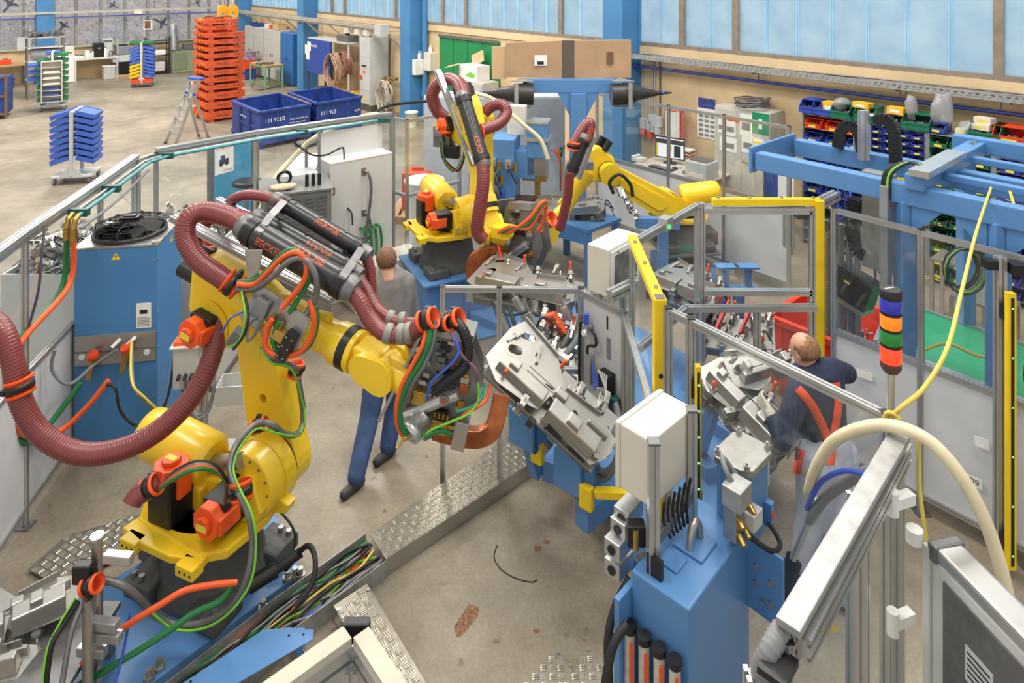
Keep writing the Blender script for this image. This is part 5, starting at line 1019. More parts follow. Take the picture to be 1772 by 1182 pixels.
R3 = robot('yellow robot at the right reaching left over the tables', fwd(-1, -.12, 2.25, 9.04, .52), math.radians(59), math.radians(-58), (-.3, -.1, -1), False, None, .85)
# ---- bases
def slab(pts, z0, z1): b = B(); n = len(pts); return b.add([V((p[0], p[1], z0)) for p in pts]+[V((p[0], p[1], z1)) for p in pts], [tuple(range(n))[::-1], tuple(range(n, 2*n))]+[(i, (i+1) % n, n+(i+1) % n, n+i) for i in range(n)])
cdir = V((.61, .79, 0)); edir = V((.79, -.61, 0))
bp1 = T('base_plate', 'blue steel floor plate bolted under the left robot', 'base plate', (-2.02, 4.63, 0))
cp_ = [(-1.96, 5.36), (-1.42, 4.62), (-2.30, 3.60), (-2.85, 4.35)]
slab(cp_, .0, .055).build('plate', BLU, bp1, .006)
for px, py in ((473, 922), (510, 998), (497, 1003), (520, 998), (258, 1175), (276, 1158), (318, 1050), (455, 1055)): c = Z(px, py, .055); B().cyl(c, c+UP*.06, .018, n=8).cyl(c, c+UP*.02, .032, n=6).build('anchor_bolt', STL, bp1)
pd2 = T('robot_pedestal', 'blue steel pedestal under the middle robot', 'pedestal', (-.78, 8.35, 0)); Mp2 = fwd(.45, -.89, -.78, 8.35, 0)
B(Mp2).bx(-.42, .42, -.42, .42, .03, .53).build('column', BLU, pd2, .008); B(Mp2).bx(-.48, .48, -.48, .48, .53, .56).build('top_plate', BLU, pd2, .006); B(Mp2).bx(-.55, .85, -.6, .6, 0, .03).build('foot_plate', BLU, pd2, .004)
for k in (-.25, .05, .3): B(Mp2).bx(.42, .44, k-.02, k+.02, .03, .53).build('stiffener', BLU, pd2)
for y in (-.5, -.3, .3, .5): B(Mp2).cyl((.78, y, .03), (.78, y, .08), .02, n=8).build('anchor_bolt', STL, pd2)
pd3 = T('robot_pedestal', 'blue box pedestal with dark green collar under the right robot', 'pedestal', (2.25, 9.04, 0)); Mp3 = fwd(-1, -.12, 2.25, 9.04, 0)
B(Mp3).bx(-.33, .33, -.33, .33, 0, .32).build('column', BLU, pd3, .01); B(Mp3).cyl((0, 0, .32), (0, 0, .50), .27, n=24).build('collar', mat('collar_green', (40, 84, 70), .5), pd3); B(Mp3).bx(-.38, .38, -.38, .38, .50, .52).build('top_plate', STD, pd3)
# ================================================================== dress pack of the left robot
def P4(l): return [P(*q) for q in l]
hose1 = one(B().ribbed(P4([(-60, 560, 4.35), (-25, 552, 4.3), (5, 575, 4.25), (22, 625, 4.22), (35, 690, 4.2), (68, 748, 4.2), (130, 783, 4.22), (200, 780, 4.25), (270, 748, 4.3), (330, 690, 4.36), (362, 630, 4.42), (378, 570, 4.5), (385, 530, 4.58)]), .060, .019, .13, 20), 'corrugated_hose', HOSE, 'thick brown corrugated hose sagging left of the robot toward the fence', 'hose')
one(B().ribbed(P4([(402, 492, 4.36), (380, 478, 4.36), (345, 452, 4.38), (322, 415, 4.42), (325, 380, 4.46), (352, 366, 4.5), (392, 374, 4.48), (425, 392, 4.45), (445, 403, 4.42)]), .060, .019, .13, 20), 'corrugated_hose', HOSE, 'brown corrugated hose looping from elbow clamp into the front cylinder', 'hose')
one(B().ribbed(P4([(372, 500, 4.85), (345, 455, 4.9), (338, 415, 4.92), (352, 385, 4.9), (385, 372, 4.82), (430, 380, 4.7), (465, 396, 4.62)]), .048, .018, .13, 18), 'corrugated_hose', HOSE, 'brown corrugated hose looping behind into the middle cylinder', 'hose')
one(B().ribbed(P4([(388, 372, 5.0), (400, 348, 4.95), (425, 338, 4.88), (460, 341, 4.78), (490, 352, 4.7)]), .036, .016, .1, 16), 'corrugated_hose', HOSE, 'slim brown hose feeding the rear black cylinder', 'hose')
def becker(a, c, r_, nm, label, tpos, tsz, angoff=0):
    a, c = V(a), V(c); t_ = T('hose_cylinder', label, 'cylinder', tuple(a)); x = (c-a).normalized(); L = (c-a).length
    B().lathe([(0, r_), (L, r_)], a, x, 30).build('tube', mat('tube_black', (40, 41, 43), .3, 0, .05, spec=.6), t_)
    for e in (.05, L-.05): B().lathe([(-.03, r_*1.1), (.03, r_*1.1)], a+x*e, x, 30).build('clamp_band', BLK, t_); 
    for k in range(3): B().box(a+x*(L*(.2+.3*k))+UP*r_, (.02, .02, .012)).build('screw_boss', BLK, t_)
    B().lathe([(0, r_), (-.04, r_*.92), (-.06, r_*.8)], a, x, 28).build('inlet_cap', STD, t_); B().lathe([(0, r_), (.03, r_*.95), (.06, r_*.78)], c, x, 28).build('outlet_cap', STD, t_)
    view = -(a.lerp(c, .5)-V((0, 0, CH))).normalized(); n0 = (view-x*view.dot(x)).normalized(); s0 = x.cross(n0)
    for (tp, off, s__) in tpos:
        def fn(q, tp=tp, off=off, s__=s__):
            an = (q.y)/r_*s__+off; al = a+x*(tp+q.x*s__); return al+(n0*math.cos(an)+s0*math.sin(an))*(r_+.0012)
        text('lettering', 'BECKER', ORA, t_, None, tsz, 0, fn)
    return t_
b1 = becker(P(428, 396, 4.44), P(602, 496, 4.20), .086, 'a', 'front thick black cylinder marked BECKER on the left robot', ((.13, .15, 1), (.62, -.3, -1)), .062, 0)
b2 = becker(P(452, 380, 4.66), P(612, 471, 4.43), .066, 'b', 'middle black cylinder marked BECKER on the left robot', ((.60, .1, -1),), .058, 0)
b3 = becker(P(484, 349, 4.74), P(628, 435, 4.52), .056, 'c', 'rear slim black cylinder marked BECKER on the left robot', ((.52, .0, -1),), .055, 0)
cr = T('cylinder_carrier', 'aluminium rails and grey straps carrying the black cylinders', 'bracket', tuple(R1['A0']))
B().prof(P(300, 375, 4.78), P(575, 520, 4.38), .08, .04).build('carrier_rail', ALU, cr); B().prof(P(375, 347, 4.95), P(500, 410, 4.78), .05, .05).build('carrier_rail', ALU, cr); B().prof(P(395, 415, 4.85), P(600, 515, 4.55), .06, .04).build('carrier_rail', ALU, cr)
B().path([P(428, 425, 4.38), P(452, 400, 4.36), P(488, 357, 4.56)], .001, 4)
for l in ([(432, 440, 4.40), (447, 402, 4.33), (470, 372, 4.5), (492, 348, 4.66)], [(578, 512, 4.22), (592, 480, 4.13), (612, 452, 4.3), (626, 430, 4.45)]):
    q = P4(l)
    for a_, c_ in zip(q[:-1], q[1:]): B().bar(a_, c_, .05, .012, (0, -1, .2)).build('strap', STD, cr)
B().plate([(0, 0), (.11, .0), (.07, -.26), (.03, -.26)], .012, frame(P(424, 432, 4.28), (1, .1, 0), (0, 0, 1), None)).build('hanger_plate', STL, cr, .003)
def hclamp(c, ax, r_, parent=None, label=None):       # orange split hose clamp with black strap
    c = V(c); ax = V(ax).normalized(); t_ = T('hose_clamp', label, 'clamp', tuple(c), 'orange hose clamps on the robots')
    for o_ in (-.045, .035): B().lathe([(o_, r_*1.32), (o_+.012, r_*1.32), (o_+.02, r_*1.12), (o_-.005, r_*1.12), (o_, r_*1.32)], c, ax, 24, True, False).build('flange_ring', ORA, t_)
    B().lathe([(-.05, r_*1.1), (.05, r_*1.1), (.05, r_*1.03), (-.05, r_*1.03)], c, ax, 24, True, False).build('sleeve', ORA, t_); B().lathe([(-.018, r_*1.1), (-.018, r_*1.3), (.022, r_*1.3), (.022, r_*1.1)], c, ax, 24, True, False).build('strap', BLK, t_)
    s_ = ax.orthogonal().normalized(); B().box(c+s_*r_*1.3, (.03, .03, .03)).build('buckle', BLK, t_); return t_
hclamp(P(402, 491, 4.36), P(402, 491, 4.36)-P(384, 478, 4.36), .06, None, 'orange hose clamp on the elbow of the left robot')
hclamp(P(34, 668, 4.2), P(36, 690, 4.2)-P(28, 640, 4.22), .062, None, 'orange hose clamp with black band on the sagging hose')
hclamp(P(355, 432, 4.92), (0.3, 0, 1), .05, None, 'orange hose clamp behind the looping hoses')
hclamp(P(262, 842, 4.25), (.8, -.1, .5), .05, None, 'orange hose clamp left of the lower motor'); hclamp(P(448, 736, 4.5), (.8, 0, .3), .035, None, 'orange hose clamp in front of the shoulder joint')
hclamp(P(418, 848, 4.15), (.2, -.3, -.9), .05, None, 'orange hose clamp in front of the shoulder motor'); hclamp(P(512, 640, 4.75), (.2, .1, 1), .04, None, 'orange hose clamp on the right side of lower arm')
one(B().ribbed(P4([(228, 872, 4.2), (236, 860, 4.22), (256, 846, 4.25), (275, 832, 4.28)]), .058, .02, .03, 16), 'hose_stub', HOSE, 'short brown hose stub ending at the left motor clamp', 'hose')
# output hoses to the gun
one(B().ribbed(P4([(603, 498, 4.2), (622, 520, 4.16), (640, 552, 4.12), (668, 578, 4.06), (705, 578, 4.02), (738, 555, 4.0)]), .046, .017, .1, 18), 'corrugated_hose', HOSE, 'front brown hose running from the cylinders to the gun', 'hose')
one(B().ribbed(P4([(614, 474, 4.43), (632, 500, 4.38), (652, 535, 4.3), (690, 560, 4.2), (735, 560, 4.12), (762, 558, 4.08)]), .040, .017, .1, 18), 'corrugated_hose', HOSE, 'middle brown hose running from the cylinders to the gun', 'hose')
one(B().ribbed(P4([(630, 437, 4.52), (640, 465, 4.5), (642, 510, 4.46), (636, 550, 4.42), (660, 588, 4.34), (720, 590, 4.24), (775, 560, 4.15)]), .034, .016, .1, 16), 'corrugated_hose', HOSE, 'slim rear brown hose bowing down behind toward the gun', 'hose')
for i, (px, py, d, rr_) in enumerate(((672, 577, 4.05, .05), (695, 578, 4.03, .05), (708, 576, 4.02, .05), (675, 552, 4.24, .045), (697, 556, 4.2, .045))):
    B_ = B().lathe([(-.022, rr_*1.05), (-.012, rr_*1.18), (.012, rr_*1.18), (.022, rr_*1.05)], P(px, py, d), (1, -.1, -.25 if i in (0, 3) else .15), 22); one(B_, 'hose_collar', mat('collar_grey', (140, 140, 132), .5, .2), f'grey collar, {ORDN[i]} along the brown hoses near the gun', 'collar', 'grey collars on the gun hoses')
for px, py, d, r_, ax, lab in ((740, 553, 3.98, .046, (.8, -.3, .4), 'large orange clamp left on top of the welding gun'), (768, 560, 4.05, .036, (.7, -.5, .3), 'small orange clamp middle on top of the welding gun'), (785, 553, 4.08, .044, (.75, -.4, .45), 'orange clamp right on top of the welding gun')): hclamp(P(px, py, d), ax, r_, None, lab)
# cooling and signal hoses round the elbow
def cab(pts, r_, m, nm, label, cat_='cable', n=8): return one(B().tube(P4(pts), r_, n), nm, m, label, cat_)
cab([(412, 492, 4.28), (440, 492, 4.2), (465, 470, 4.15), (490, 445, 4.12), (515, 437, 4.1), (530, 458, 4.1), (526, 485, 4.1), (508, 510, 4.1), (488, 533, 4.1)], .017, ORH, 'orange_hose', 'orange hose arching over the front cylinder to brass block', 'hose', 10)
cab([(412, 488, 4.3), (440, 485, 4.24), (462, 468, 4.18), (486, 441, 4.15), (512, 433, 4.13), (535, 470, 4.12), (528, 500, 4.12), (515, 520, 4.12), (500, 542, 4.11)], .015, GRN, 'green_hose', 'green hose arching over the front cylinder to brass block', 'hose', 10)
cab([(410, 500, 4.3), (440, 500, 4.2), (470, 480, 4.13), (500, 452, 4.1), (525, 448, 4.1), (545, 475, 4.1), (548, 510, 4.11), (538, 530, 4.12), (530, 545, 4.12)], .019, STD, 'grey_cable', 'thick dark grey cable arching beside the orange hose', 'cable', 10)
cab([(471, 552, 4.1), (460, 575, 4.1), (462, 605, 4.1), (490, 617, 4.1), (520, 608, 4.1), (540, 580, 4.1), (543, 548, 4.1), (536, 520, 4.11)], .017, ORH, 'orange_hose', 'orange hose loop hanging below the brass block', 'hose', 10)
cab([(483, 557, 4.11), (473, 580, 4.11), (478, 605, 4.11), (505, 615, 4.12), (535, 598, 4.12), (549, 560, 4.12), (546, 530, 4.13)], .015, GRN, 'green_hose', 'green hose loop hanging below the brass block', 'hose', 10)
bk_ = T('valve_plate', 'grey bracket plate with brass manifold and connector on upper arm', 'bracket plate', tuple(P(480, 540, 4.2)))
gx = V((.86, -.25, -.42)).normalized(); gy = V((.42, 0, .86)); Mg = frame(P(440, 500, 4.22), gx, gy, None)
B(Mg).bx(0, .42, -.2, .05, -.006, .006).build('plate', SHEET, bk_, .003)
B(Mg).bx(.17, .33, -.15, -.09, .006, .06).build('brass_manifold', BRS, bk_, .004)
for x in (.20, .27):
    for y in (-.15, -.09): B(Mg).cyl((x, y, .03), (x, y+(.04 if y > -.1 else -.04), .03), .014, n=8).build('brass_fitting', BRS, bk_)
B(Mg).bx(.33, .40, -.23, -.06, .006, .06).build('connector_block', BLK, bk_, .006)
for k in range(6): B(Mg).cyl((.345+.04*(k % 2), -.21+.06*(k//2), .06), (.345+.04*(k % 2), -.21+.06*(k//2), .064), .006, n=6).build('screw', STL, bk_)
B(Mg).bx(.06, .15, -.12, .0, .006, .05).build('valve_block', GREYC, bk_, .006)
for x, y in ((.02, .03), (.4, .03), (.02, -.18)): B(Mg).cyl((x, y, .006), (x, y, .014), .01, n=6).build('screw', STL, bk_)
jb = T('junction_box', 'small grey junction box on the elbow of the left robot', 'junction box', tuple(P(410, 575, 4.2))); B(frame(P(412, 578, 4.2), (.6, -.1, .8), (-.8, 0, .6), None)).bx(-.055, .055, -.035, .035, 0, .06).build('housing', GREYC, jb, .01); B(frame(P(412, 578, 4.2), (.6, -.1, .8), (-.8, 0, .6), None)).bx(-.045, .045, -.028, .028, .06, .066).build('cover', STD, jb)
cab([(418, 505, 4.2), (424, 540, 4.12), (420, 575, 4.1), (408, 595, 4.12), (395, 600, 4.15)], .006, LGN, 'earth_cable', 'green earth wire curving beside the orange elbow cap'); cab([(422, 505, 4.2), (430, 545, 4.11), (422, 580, 4.1), (404, 605, 4.1)], .008, RUB, 'black_cable', 'black cable curving past the grey junction box'); cab([(385, 575, 4.2), (398, 552, 4.15), (420, 540, 4.15)], .006, BLC, 'blue_cable', 'short blue cable beside the orange elbow cap')
cab([(468, 520, 4.12), (455, 550, 4.1), (440, 580, 4.1), (428, 590, 4.1), (430, 565, 4.12), (445, 548, 4.14)], .008, STD, 'grey_cable', 'dark grey cable loop under the grey bracket plate')
cab([(455, 600, 4.3), (470, 620, 4.25), (500, 632, 4.4), (512, 640, 4.7), (520, 680, 4.72), (525, 720, 4.7), (518, 748, 4.6), (495, 752, 4.5), (470, 735, 4.45), (445, 733, 4.45), (410, 770, 4.3), (398, 810, 4.2), (410, 845, 4.12), (430, 890, 4.05), (437, 940, 4.02), (428, 1000, 3.98), (400, 1050, 3.98), (360, 1075, 4.0), (310, 1082, 4.02), (270, 1065, 3.98), (235, 1030, 3.9), (205, 1010, 3.86), (165, 1002, 3.86)], .020, STD, 'dress_cable', 'thick dark cable running down the left robot to the post clamp', 'cable', 10)
cab([(452, 605, 4.27), (470, 628, 4.22), (505, 640, 4.36), (522, 690, 4.68), (528, 725, 4.66), (515, 753, 4.56), (480, 750, 4.43), (445, 742, 4.41), (415, 775, 4.27), (404, 812, 4.17), (416, 848, 4.09), (436, 890, 4.02), (443, 945, 3.99), (433, 1010, 3.95), (395, 1062, 3.95), (350, 1088, 3.97), (300, 1088, 3.99), (262, 1060, 3.95)], .007, LGN, 'earth_cable', 'light green earth cable following the thick dark cable')
for k, (m, lab) in enumerate(((RUB, 'black'), (STD, 'dark grey'), (ORH, 'orange'), (GRN, 'green'))): cab([(282-k*2, 838+k*3, 4.22), (305, 815+k*4, 4.15-.02*k), (340, 800+k*4, 4.12-.02*k), (375, 808+k*3, 4.15), (392, 840, 4.2), (388, 880, 4.25)], .012, m, 'motor_cable', f'{lab} cable arching over the lower motor of the left robot')
# ================================================================== jigs, guns, tables of the cell
def jig(label, M, L, Wd, seed, ncl=8, part=None, red=False, legs=0.5):
    rr = random.Random(seed); r = T('welding_jig', label, 'welding jig', tuple(M.translation))
    B(M).bx(0, L, 0, Wd, -.05, -.03).build('base_plate', SHEET, r, .003)
    for y in (.05, Wd-.05): B(M).bx(0, L, y-.03, y+.03, -.12, -.05).build('rail', STD, r)
    for k in range(4): x, y = L*(.1+.27*k), rr.uniform(.1, .8)*Wd; B(M).bx(x-.035, x+.035, y-.05, y+.05, -.03, rr.uniform(.02, .06)).build('riser', STL, r, .003)
    for k in range(ncl):
        x, y = L*(k+.5)/ncl, (rr.uniform(.0, .25) if k % 2 else rr.uniform(.75, 1.0))*Wd; a = (pi/2 if y < Wd/2 else -pi/2)+rr.uniform(-.4, .4); Q = M @ rotz(a, (x, y, -.03)); h = rr.uniform(.09, .14)
        c = B(Q).bx(-.05, .03, -.02, .02, 0, h).bx(-.06, .05, -.035, .035, 0, .012).build('clamp', STL, r, .003)
        B(Q).bar((-.02, 0, h-.01), (.09, 0, h-.02-rr.uniform(0, .03)), .022, .03).build('clamp_arm', STL, c, .003); B(Q).cyl((.085, 0, h-.02), (.085, 0, h-.07), .012, n=8).build('clamp_pad', COP if k % 3 == 0 else STD, c)
        B(Q).cyl((-.04, -.03, h*.6), (-.04, .03, h*.6), .016, n=10).build('pivot', STD, c)
        if k % 3 == 1: B(Q).cyl((-.03, 0, h), (-.05, 0, h+.06), .013, n=8).sph((-.05, 0, h+.065), .016, 8).build('handle', ORA, c)
        if k % 2 == 0: B(Q).cyl((-.07, 0, .02), (-.13, 0, -.10), .022, n=12).build('air_cylinder', ALU, c); 
    for k in range(5):
        x = L*rr.uniform(.05, .95); p = [V((x, Wd*rr.uniform(0, 1), .0)), V((x+.06, Wd*rr.uniform(.2, .9), -.10)), V((x+.12, Wd*rr.uniform(.2, .9), .05)), V((x+.2, Wd*rr.uniform(.1, .9), -.14))]; B(M).tube(p, rr.choice((.006, .009, .012)), 6).build('air_tube', rr.choice((RUB, GREYC, RUB, BLC)), r)
    for k in range(3):
        x, y = L*rr.uniform(.1, .9), Wd*rr.uniform(.2, .8); B(M).bx(x-.06, x+.06, y-.04, y+.04, -.20, -.12).build('valve_terminal', STD, r, .004)
    for k in range(ncl+4):
        x, y = L*rr.uniform(0, 1), Wd*rr.uniform(-.1, 1.1); h = rr.uniform(.03, .10); w_ = rr.uniform(.012, .035); B(M).bx(x-w_, x+w_, y-w_*.8, y+w_*.8, -.08, h-.04).build('stop_block', rr.choice((STD, BLK, ALU, STD, STL)), r, .002)
    if red:
        for k in range(2): B(M).bar((L*.3+k*.2, Wd*.1, .1), (L*.45+k*.2, Wd*.9, .16), .02, .05).build('red_guide', mat('red_guide', (186, 48, 40), .5), r)
    if legs:
        for x in (L*.12, L*.88): q = M @ V((x, Wd*.5, -.1)); q0 = V((q.x, q.y, 0)).lerp(V((.95, 6.0, 0)), .22); B().bar(V((q0.x, q0.y, .28)), q, .08, .08).build('support_column', BLU, r)
    if part: panel_part(part, M, L, Wd, seed)
    return r
def panel_part(label, M, L, Wd, seed, z=.07):
    p = T('pressed_panel', label, 'sheet metal part', tuple(M @ V((0, 0, z)))); Q = M @ Matrix.Translation((0, 0, z))
    ol = [(-.05, .05), (.1, -.03), (.4*L, .0), (.46*L, .02), (.49*L, Wd*.36), (.53*L, Wd*.34), (.56*L, .0), (L*.95, -.02), (L+.04, .1), (L+.02, Wd*.55), (L*.85, Wd*.68), (L*.55, Wd*.62), (L*.4, Wd*.95), (L*.22, Wd*1.1), (.05*L, Wd*1.12), (-.02, Wd*.8)]
    B(Q).plate(ol, .003, None, [slot(L*.13, Wd*.88, .07, .022, .4), slot(L*.10, Wd*.55, .05, .03, .4), circ(L*.7, Wd*.4, .025), circ(L*.88, Wd*.3, .018), slot(L*.45, Wd*.45, .05, .012, .2)]).build('web', SHEET, p)
    def hat(x0, x1, y0, y1, h, nm='embossed_channel'):
        w_ = y1-y0; pr_ = [(y0, 0), (y0+.02, h), (y1-.02, h), (y1, 0)]; B(Q).add([(x0, a, b_+.003) for a, b_ in pr_]+[(x1, a, b_+.003) for a, b_ in pr_], [(0, 1, 5, 4), (1, 2, 6, 5), (2, 3, 7, 6), (0, 4, 7, 3), (0, 3, 2, 1), (4, 5, 6, 7)]).build(nm, SHEET, p, .008)
    hat(.05*L, .46*L, .03, .03+Wd*.30, .075); hat(.52*L, .93*L, .0, Wd*.34, .095); hat(.12*L, .20*L, .06, .16, .11, 'pressed_pocket'); hat(.66*L, .76*L, .02, .13, .13, 'pressed_pocket'); hat(.50*L, .60*L, Wd*.36, Wd*.58, .05, 'cross_rib'); hat(.80*L, .97*L, Wd*.38, Wd*.52, .04, 'cross_rib')
    for y0 in (Wd*.42, Wd*.5): B(Q).bx(.25*L, .6*L, y0, y0+.008, .003, .01).build('bead', SHEET, p)
    B(Q).bar((.03*L, Wd*1.1, 0), (.40*L, Wd*.96, .0), .006, .07).build('flange', SHEET, p); B(Q).bar((.56*L, Wd*.62, .0), (.86*L, Wd*.68, .0), .006, .08).build('flange', SHEET, p); B(Q).bar((L+.03, .1, 0), (L+.02, Wd*.55, 0), .006, .10).build('flange', SHEET, p)
def pframe(o, ax, ay): x = (V(ax)-V(o)).normalized(); y = (V(ay)-V(o)); return frame(o, x, y, None)
# the four jigs around the turntable
MJ1 = pframe(P(838, 642, 4.80), P(1010, 800, 4.55), P(905, 555, 5.15))
jig('tilted welding jig nearest the left robot holding two pressed panels', MJ1, .93, .42, 1, 10, 'bright pressed steel side member clamped nearest the left robot')
MJ2 = pframe(P(1205, 665, 5.0), P(1300, 765, 4.65), P(1290, 610, 5.3)); jig('tilted welding jig being loaded by the worker', MJ2, .66, .42, 2, 8, 'pressed steel panel lying on the jig before the worker')
MJ3 = pframe(P(812, 505, 6.6), P(1000, 545, 6.2), P(850, 445, 7.2)); jig('welding jig behind the low fence under the middle robot', MJ3, 1.0, .55, 3, 12, 'pressed steel panel on the jig under the middle robot')
MJ4 = pframe(P(1120, 500, 6.6), P(1215, 540, 6.2), P(1140, 445, 7.2)); jig('welding jig right of the grey monitor cabinet', MJ4, .62, .5, 4, 8, 'curved pressed panel right of the grey monitor cabinet')
MJ5 = pframe(P(1195, 590, 6.0), P(1320, 610, 5.8), P(1210, 525, 6.5)); jig('cluttered welding jig with red guides before the yellow gate', MJ5, .7, .45, 5, 9, None, True)
MJ6 = pframe(P(905, 600, 5.7), P(1000, 650, 5.5), P(930, 540, 6.0)); jig('jig of clamps and valves behind the clear partition', MJ6, .55, .4, 6, 8)
# turntable base with beams and yellow bumpers
tt = T('turntable_base', 'blue steel turntable frame carrying the welding jigs', 'turntable', (.9, 6.3, 0))
slab([(.15, 5.9), (.75, 5.0), (1.1, 4.62), (1.75, 5.0), (2.1, 5.7), (1.9, 6.6), (1.3, 7.4), (.4, 7.6), (-.2, 7.0)], .22, .30).build('deck', BLU, tt, .006); B().cyl((.95, 6.2, 0), (.95, 6.2, .22), .55, n=32).build('slew_drum', BLUD, tt)
for a, c in (((.28, 5.15, .33), (.72, 5.9, .33)), ((.48, 4.72, .33), (1.15, 5.35, .33)), ((.70, 4.52, .33), (1.2, 4.75, .33)), ((-.1, 6.6, .33), (.6, 6.3, .33)), ((1.5, 5.1, .33), (1.2, 5.9, .33)), ((1.95, 5.3, .33), (1.4, 6.1, .33))): B().bar(a, c, .12, .16).build('beam', BLU, tt, .008)
for px, py, d in ((930, 782, 5.0), (868, 700, 5.45), (1015, 860, 4.62)): B().box((0, 0, 0), (.10, .05, .16), frame(P(px, py, d), edir, None, UP)).build('yellow_bumper', SYEL, tt, .015)
B().bar(P(1030, 852, 4.6), P(1108, 856, 4.5), .06, .05).build('yellow_bar', SYEL, tt, .006)
for px, py, d in ((905, 740, 5.0), (985, 815, 4.72)):
    F_ = frame(P(px, py, d), cdir, None, UP); B(F_).bx(-.02, .02, -.12, .12, -.14, .12).build('bracket_plate', BLU, tt, .006); B(F_).bx(-.02, .14, -.12, -.09, -.14, .1).build('bracket_web', BLU, tt, .006)
slab([(-.35, 9.5), (.55, 8.6), (.95, 7.7), (.2, 7.5), (-.5, 8.0)], .0, .12).build('floor_slab', BLU, tt, .004)
# ---- partition with pneumatics on the table, low frame
fence('low clear fence on the turntable behind the left gun', [(-.55, 5.41), (-.1, 5.40), (.54, 5.38)], z0=.95, top=1.62, mid=.97, bottom_pane=False, rails=(1, 0, 1))
vp = T('pneumatic_station', 'grey panel with air regulator, valve island and grey conduits', 'valve station', (.54, 5.38, 0)); v0, v1 = V((.55, 5.36, 0)), V((.85, 4.98, 0)); vx_ = (v1-v0).normalized(); vn = vx_.cross(UP); Mv = frame(v0, vx_, vn, UP)   # y toward the camera side
if vn.y > 0: vn = -vn; Mv = frame(v0, vx_, vn, UP)
LV = (v1-v0).length
B(Mv).bx(0, LV, -.004, .004, .55, 1.58).build('sheet', PANW, vp); B().prof(v0+UP*1.6, v1+UP*1.6, .04).build('rail', ALU, vp)
for e in (0, LV): B().prof(v0+vx_*e+UP*.3, v0+vx_*e+UP*1.58, .04).build('post', ALU, vp)
B(Mv).cyl((.10, .05, 1.40), (.10, .05, 1.48), .02, n=12).build('regulator_knob', BLC, vp); B(Mv).box((.10, .04, 1.37), (.06, .06, .06)).build('regulator_body', ALU, vp, .006); B(Mv).cyl((.10, .07, 1.34), (.10, .085, 1.34), .022, n=14).build('gauge', WHT, vp)
B(Mv).tube([(.06, .04, 1.38), (.03, .05, 1.36), (.02, .05, 1.0), (.06, .07, .72), (.2, .1, .6)], .011, 8).build('black_hose', RUB, vp); B(Mv).tube([(.14, .04, 1.37), (.19, .05, 1.35), (.2, .05, 1.28), (.12, .05, 1.24), (.11, .05, 1.18)], .011, 8).build('black_hose', RUB, vp)
B(Mv).bx(.08, .14, .0, .05, .95, 1.17).build('distributor', ALU, vp, .004); B(Mv).bx(.24, .36, .0, .07, .84, 1.12).build('valve_island', BLK, vp, .006); B(Mv).bx(.25, .35, .07, .09, .93, 1.0).build('valve_body', LGR, vp)
for k in range(6): B(Mv).tube([(.14, .03, .98+k*.03), (.19, .06, .97+k*.028), (.25, .07, .95+k*.02)], .004, 5).build('blue_tube', BLC, vp)
for k in range(5): B(Mv).tube([(.26+k*.02, .07, 1.1), (.28+k*.02, .1, 1.14), (.36, .1, 1.0), (.37, .1, .75), (.3-.02*k, .1, .6)], .004, 5).build('white_tube', WHT, vp)
for k in range(2): B(Mv).tube([(.4, .05, .95-k*.03), (.52, .14, .9), (.56, .2, .7), (.48, .24, .52+k*.05), (.3, .2, .5+k*.04), (.1, .15, .6)], .024, 10).build('grey_conduit', GREYC, vp)
B(Mv).bx(.36, .42, .02, .08, .88, .98).build('green_plug', MATS['clamp_green'], vp, .008); B(Mv).bx(.27, .31, .004, .007, 1.2, 1.36).build('vent_slot', GREYC, vp); B(Mv).bx(.27, .285, .004, .007, 1.42, 1.52).build('cable_slit', BLK, vp)
# ---- spot-welding gun on the left robot
def gun(label, pl, G, sc=1):
    r = T('spot_welding_gun', label, 'welding gun', tuple(G.translation)); Q = G
    ol = [(x*sc, y*sc) for x, y in ((-.10, .33), (.12, .30), (.22, .14), (.25, -.02), (.16, -.20), (-.02, -.34), (-.18, -.26), (-.22, -.05))]
    hl = [circ(.0, .22*sc, .03*sc), circ(.1*sc, .05*sc, .04*sc), slot(-.08*sc, .02*sc, .06*sc, .02*sc, .9)]+[circ((-.06+.024*k)*sc, (.10-.03*k)*sc+.14*sc, .007*sc, 8) for k in range(6)]
    for z_ in (0, -.16*sc): B(Q).plate(ol, .012, None, hl, z_).build('side_plate', STD if z_ == 0 else SHEET, r, .002)
    B(Q).bx(-.24*sc, -.22*sc, -.34*sc, .3*sc, -.2*sc, .06*sc, rotz(-.25)).build('mount_plate', SHEET, r, .003)
    B(Q).bx(-.12*sc, .1*sc, -.02*sc, .25*sc, -.15*sc, -.01*sc).build('transformer', STD, r, .006); B(Q).bx(-.08*sc, .14*sc, .27*sc, .33*sc, -.17*sc, .02*sc).build('top_bridge', SHEET, r, .004)
    B(Q).cyl((-.16*sc, -.2*sc, .05*sc), (.12*sc, .0, .05*sc), .035*sc, n=14).build('drive_cylinder', ALU, r); B(Q).bx(-.14*sc, -.06*sc, -.12*sc, -.04*sc, .01, .07*sc).build('valve', BRS, r, .004); B(Q).bx(-.02*sc, .04*sc, -.1*sc, -.03*sc, .01, .06*sc).build('valve', STL, r, .004)
    rg = random.Random(3)
    for k in range(26): x, y = rg.uniform(-.17, .15)*sc, rg.uniform(-.22, .26)*sc; l_ = rg.uniform(.012, .035)*sc; B(Q).bx(x-l_, x+l_, y-l_*rg.uniform(.3, .9), y+l_*.5, .012, rg.uniform(.02, .06)*sc, rotz(rg.uniform(-.1, .1))).build('gun_component', rg.choice((STL, ALU, BRS, GREYC, STD, BLK)), r, .002)
    for k in range(7): a = .5+k*.6; B(Q).box((.16*sc*math.cos(a), .16*sc*math.sin(a), .03*sc), (.05*sc, .03*sc, .04*sc)).build('fitting', (STL, BRS, STD)[k % 3], r, .003)
    return r
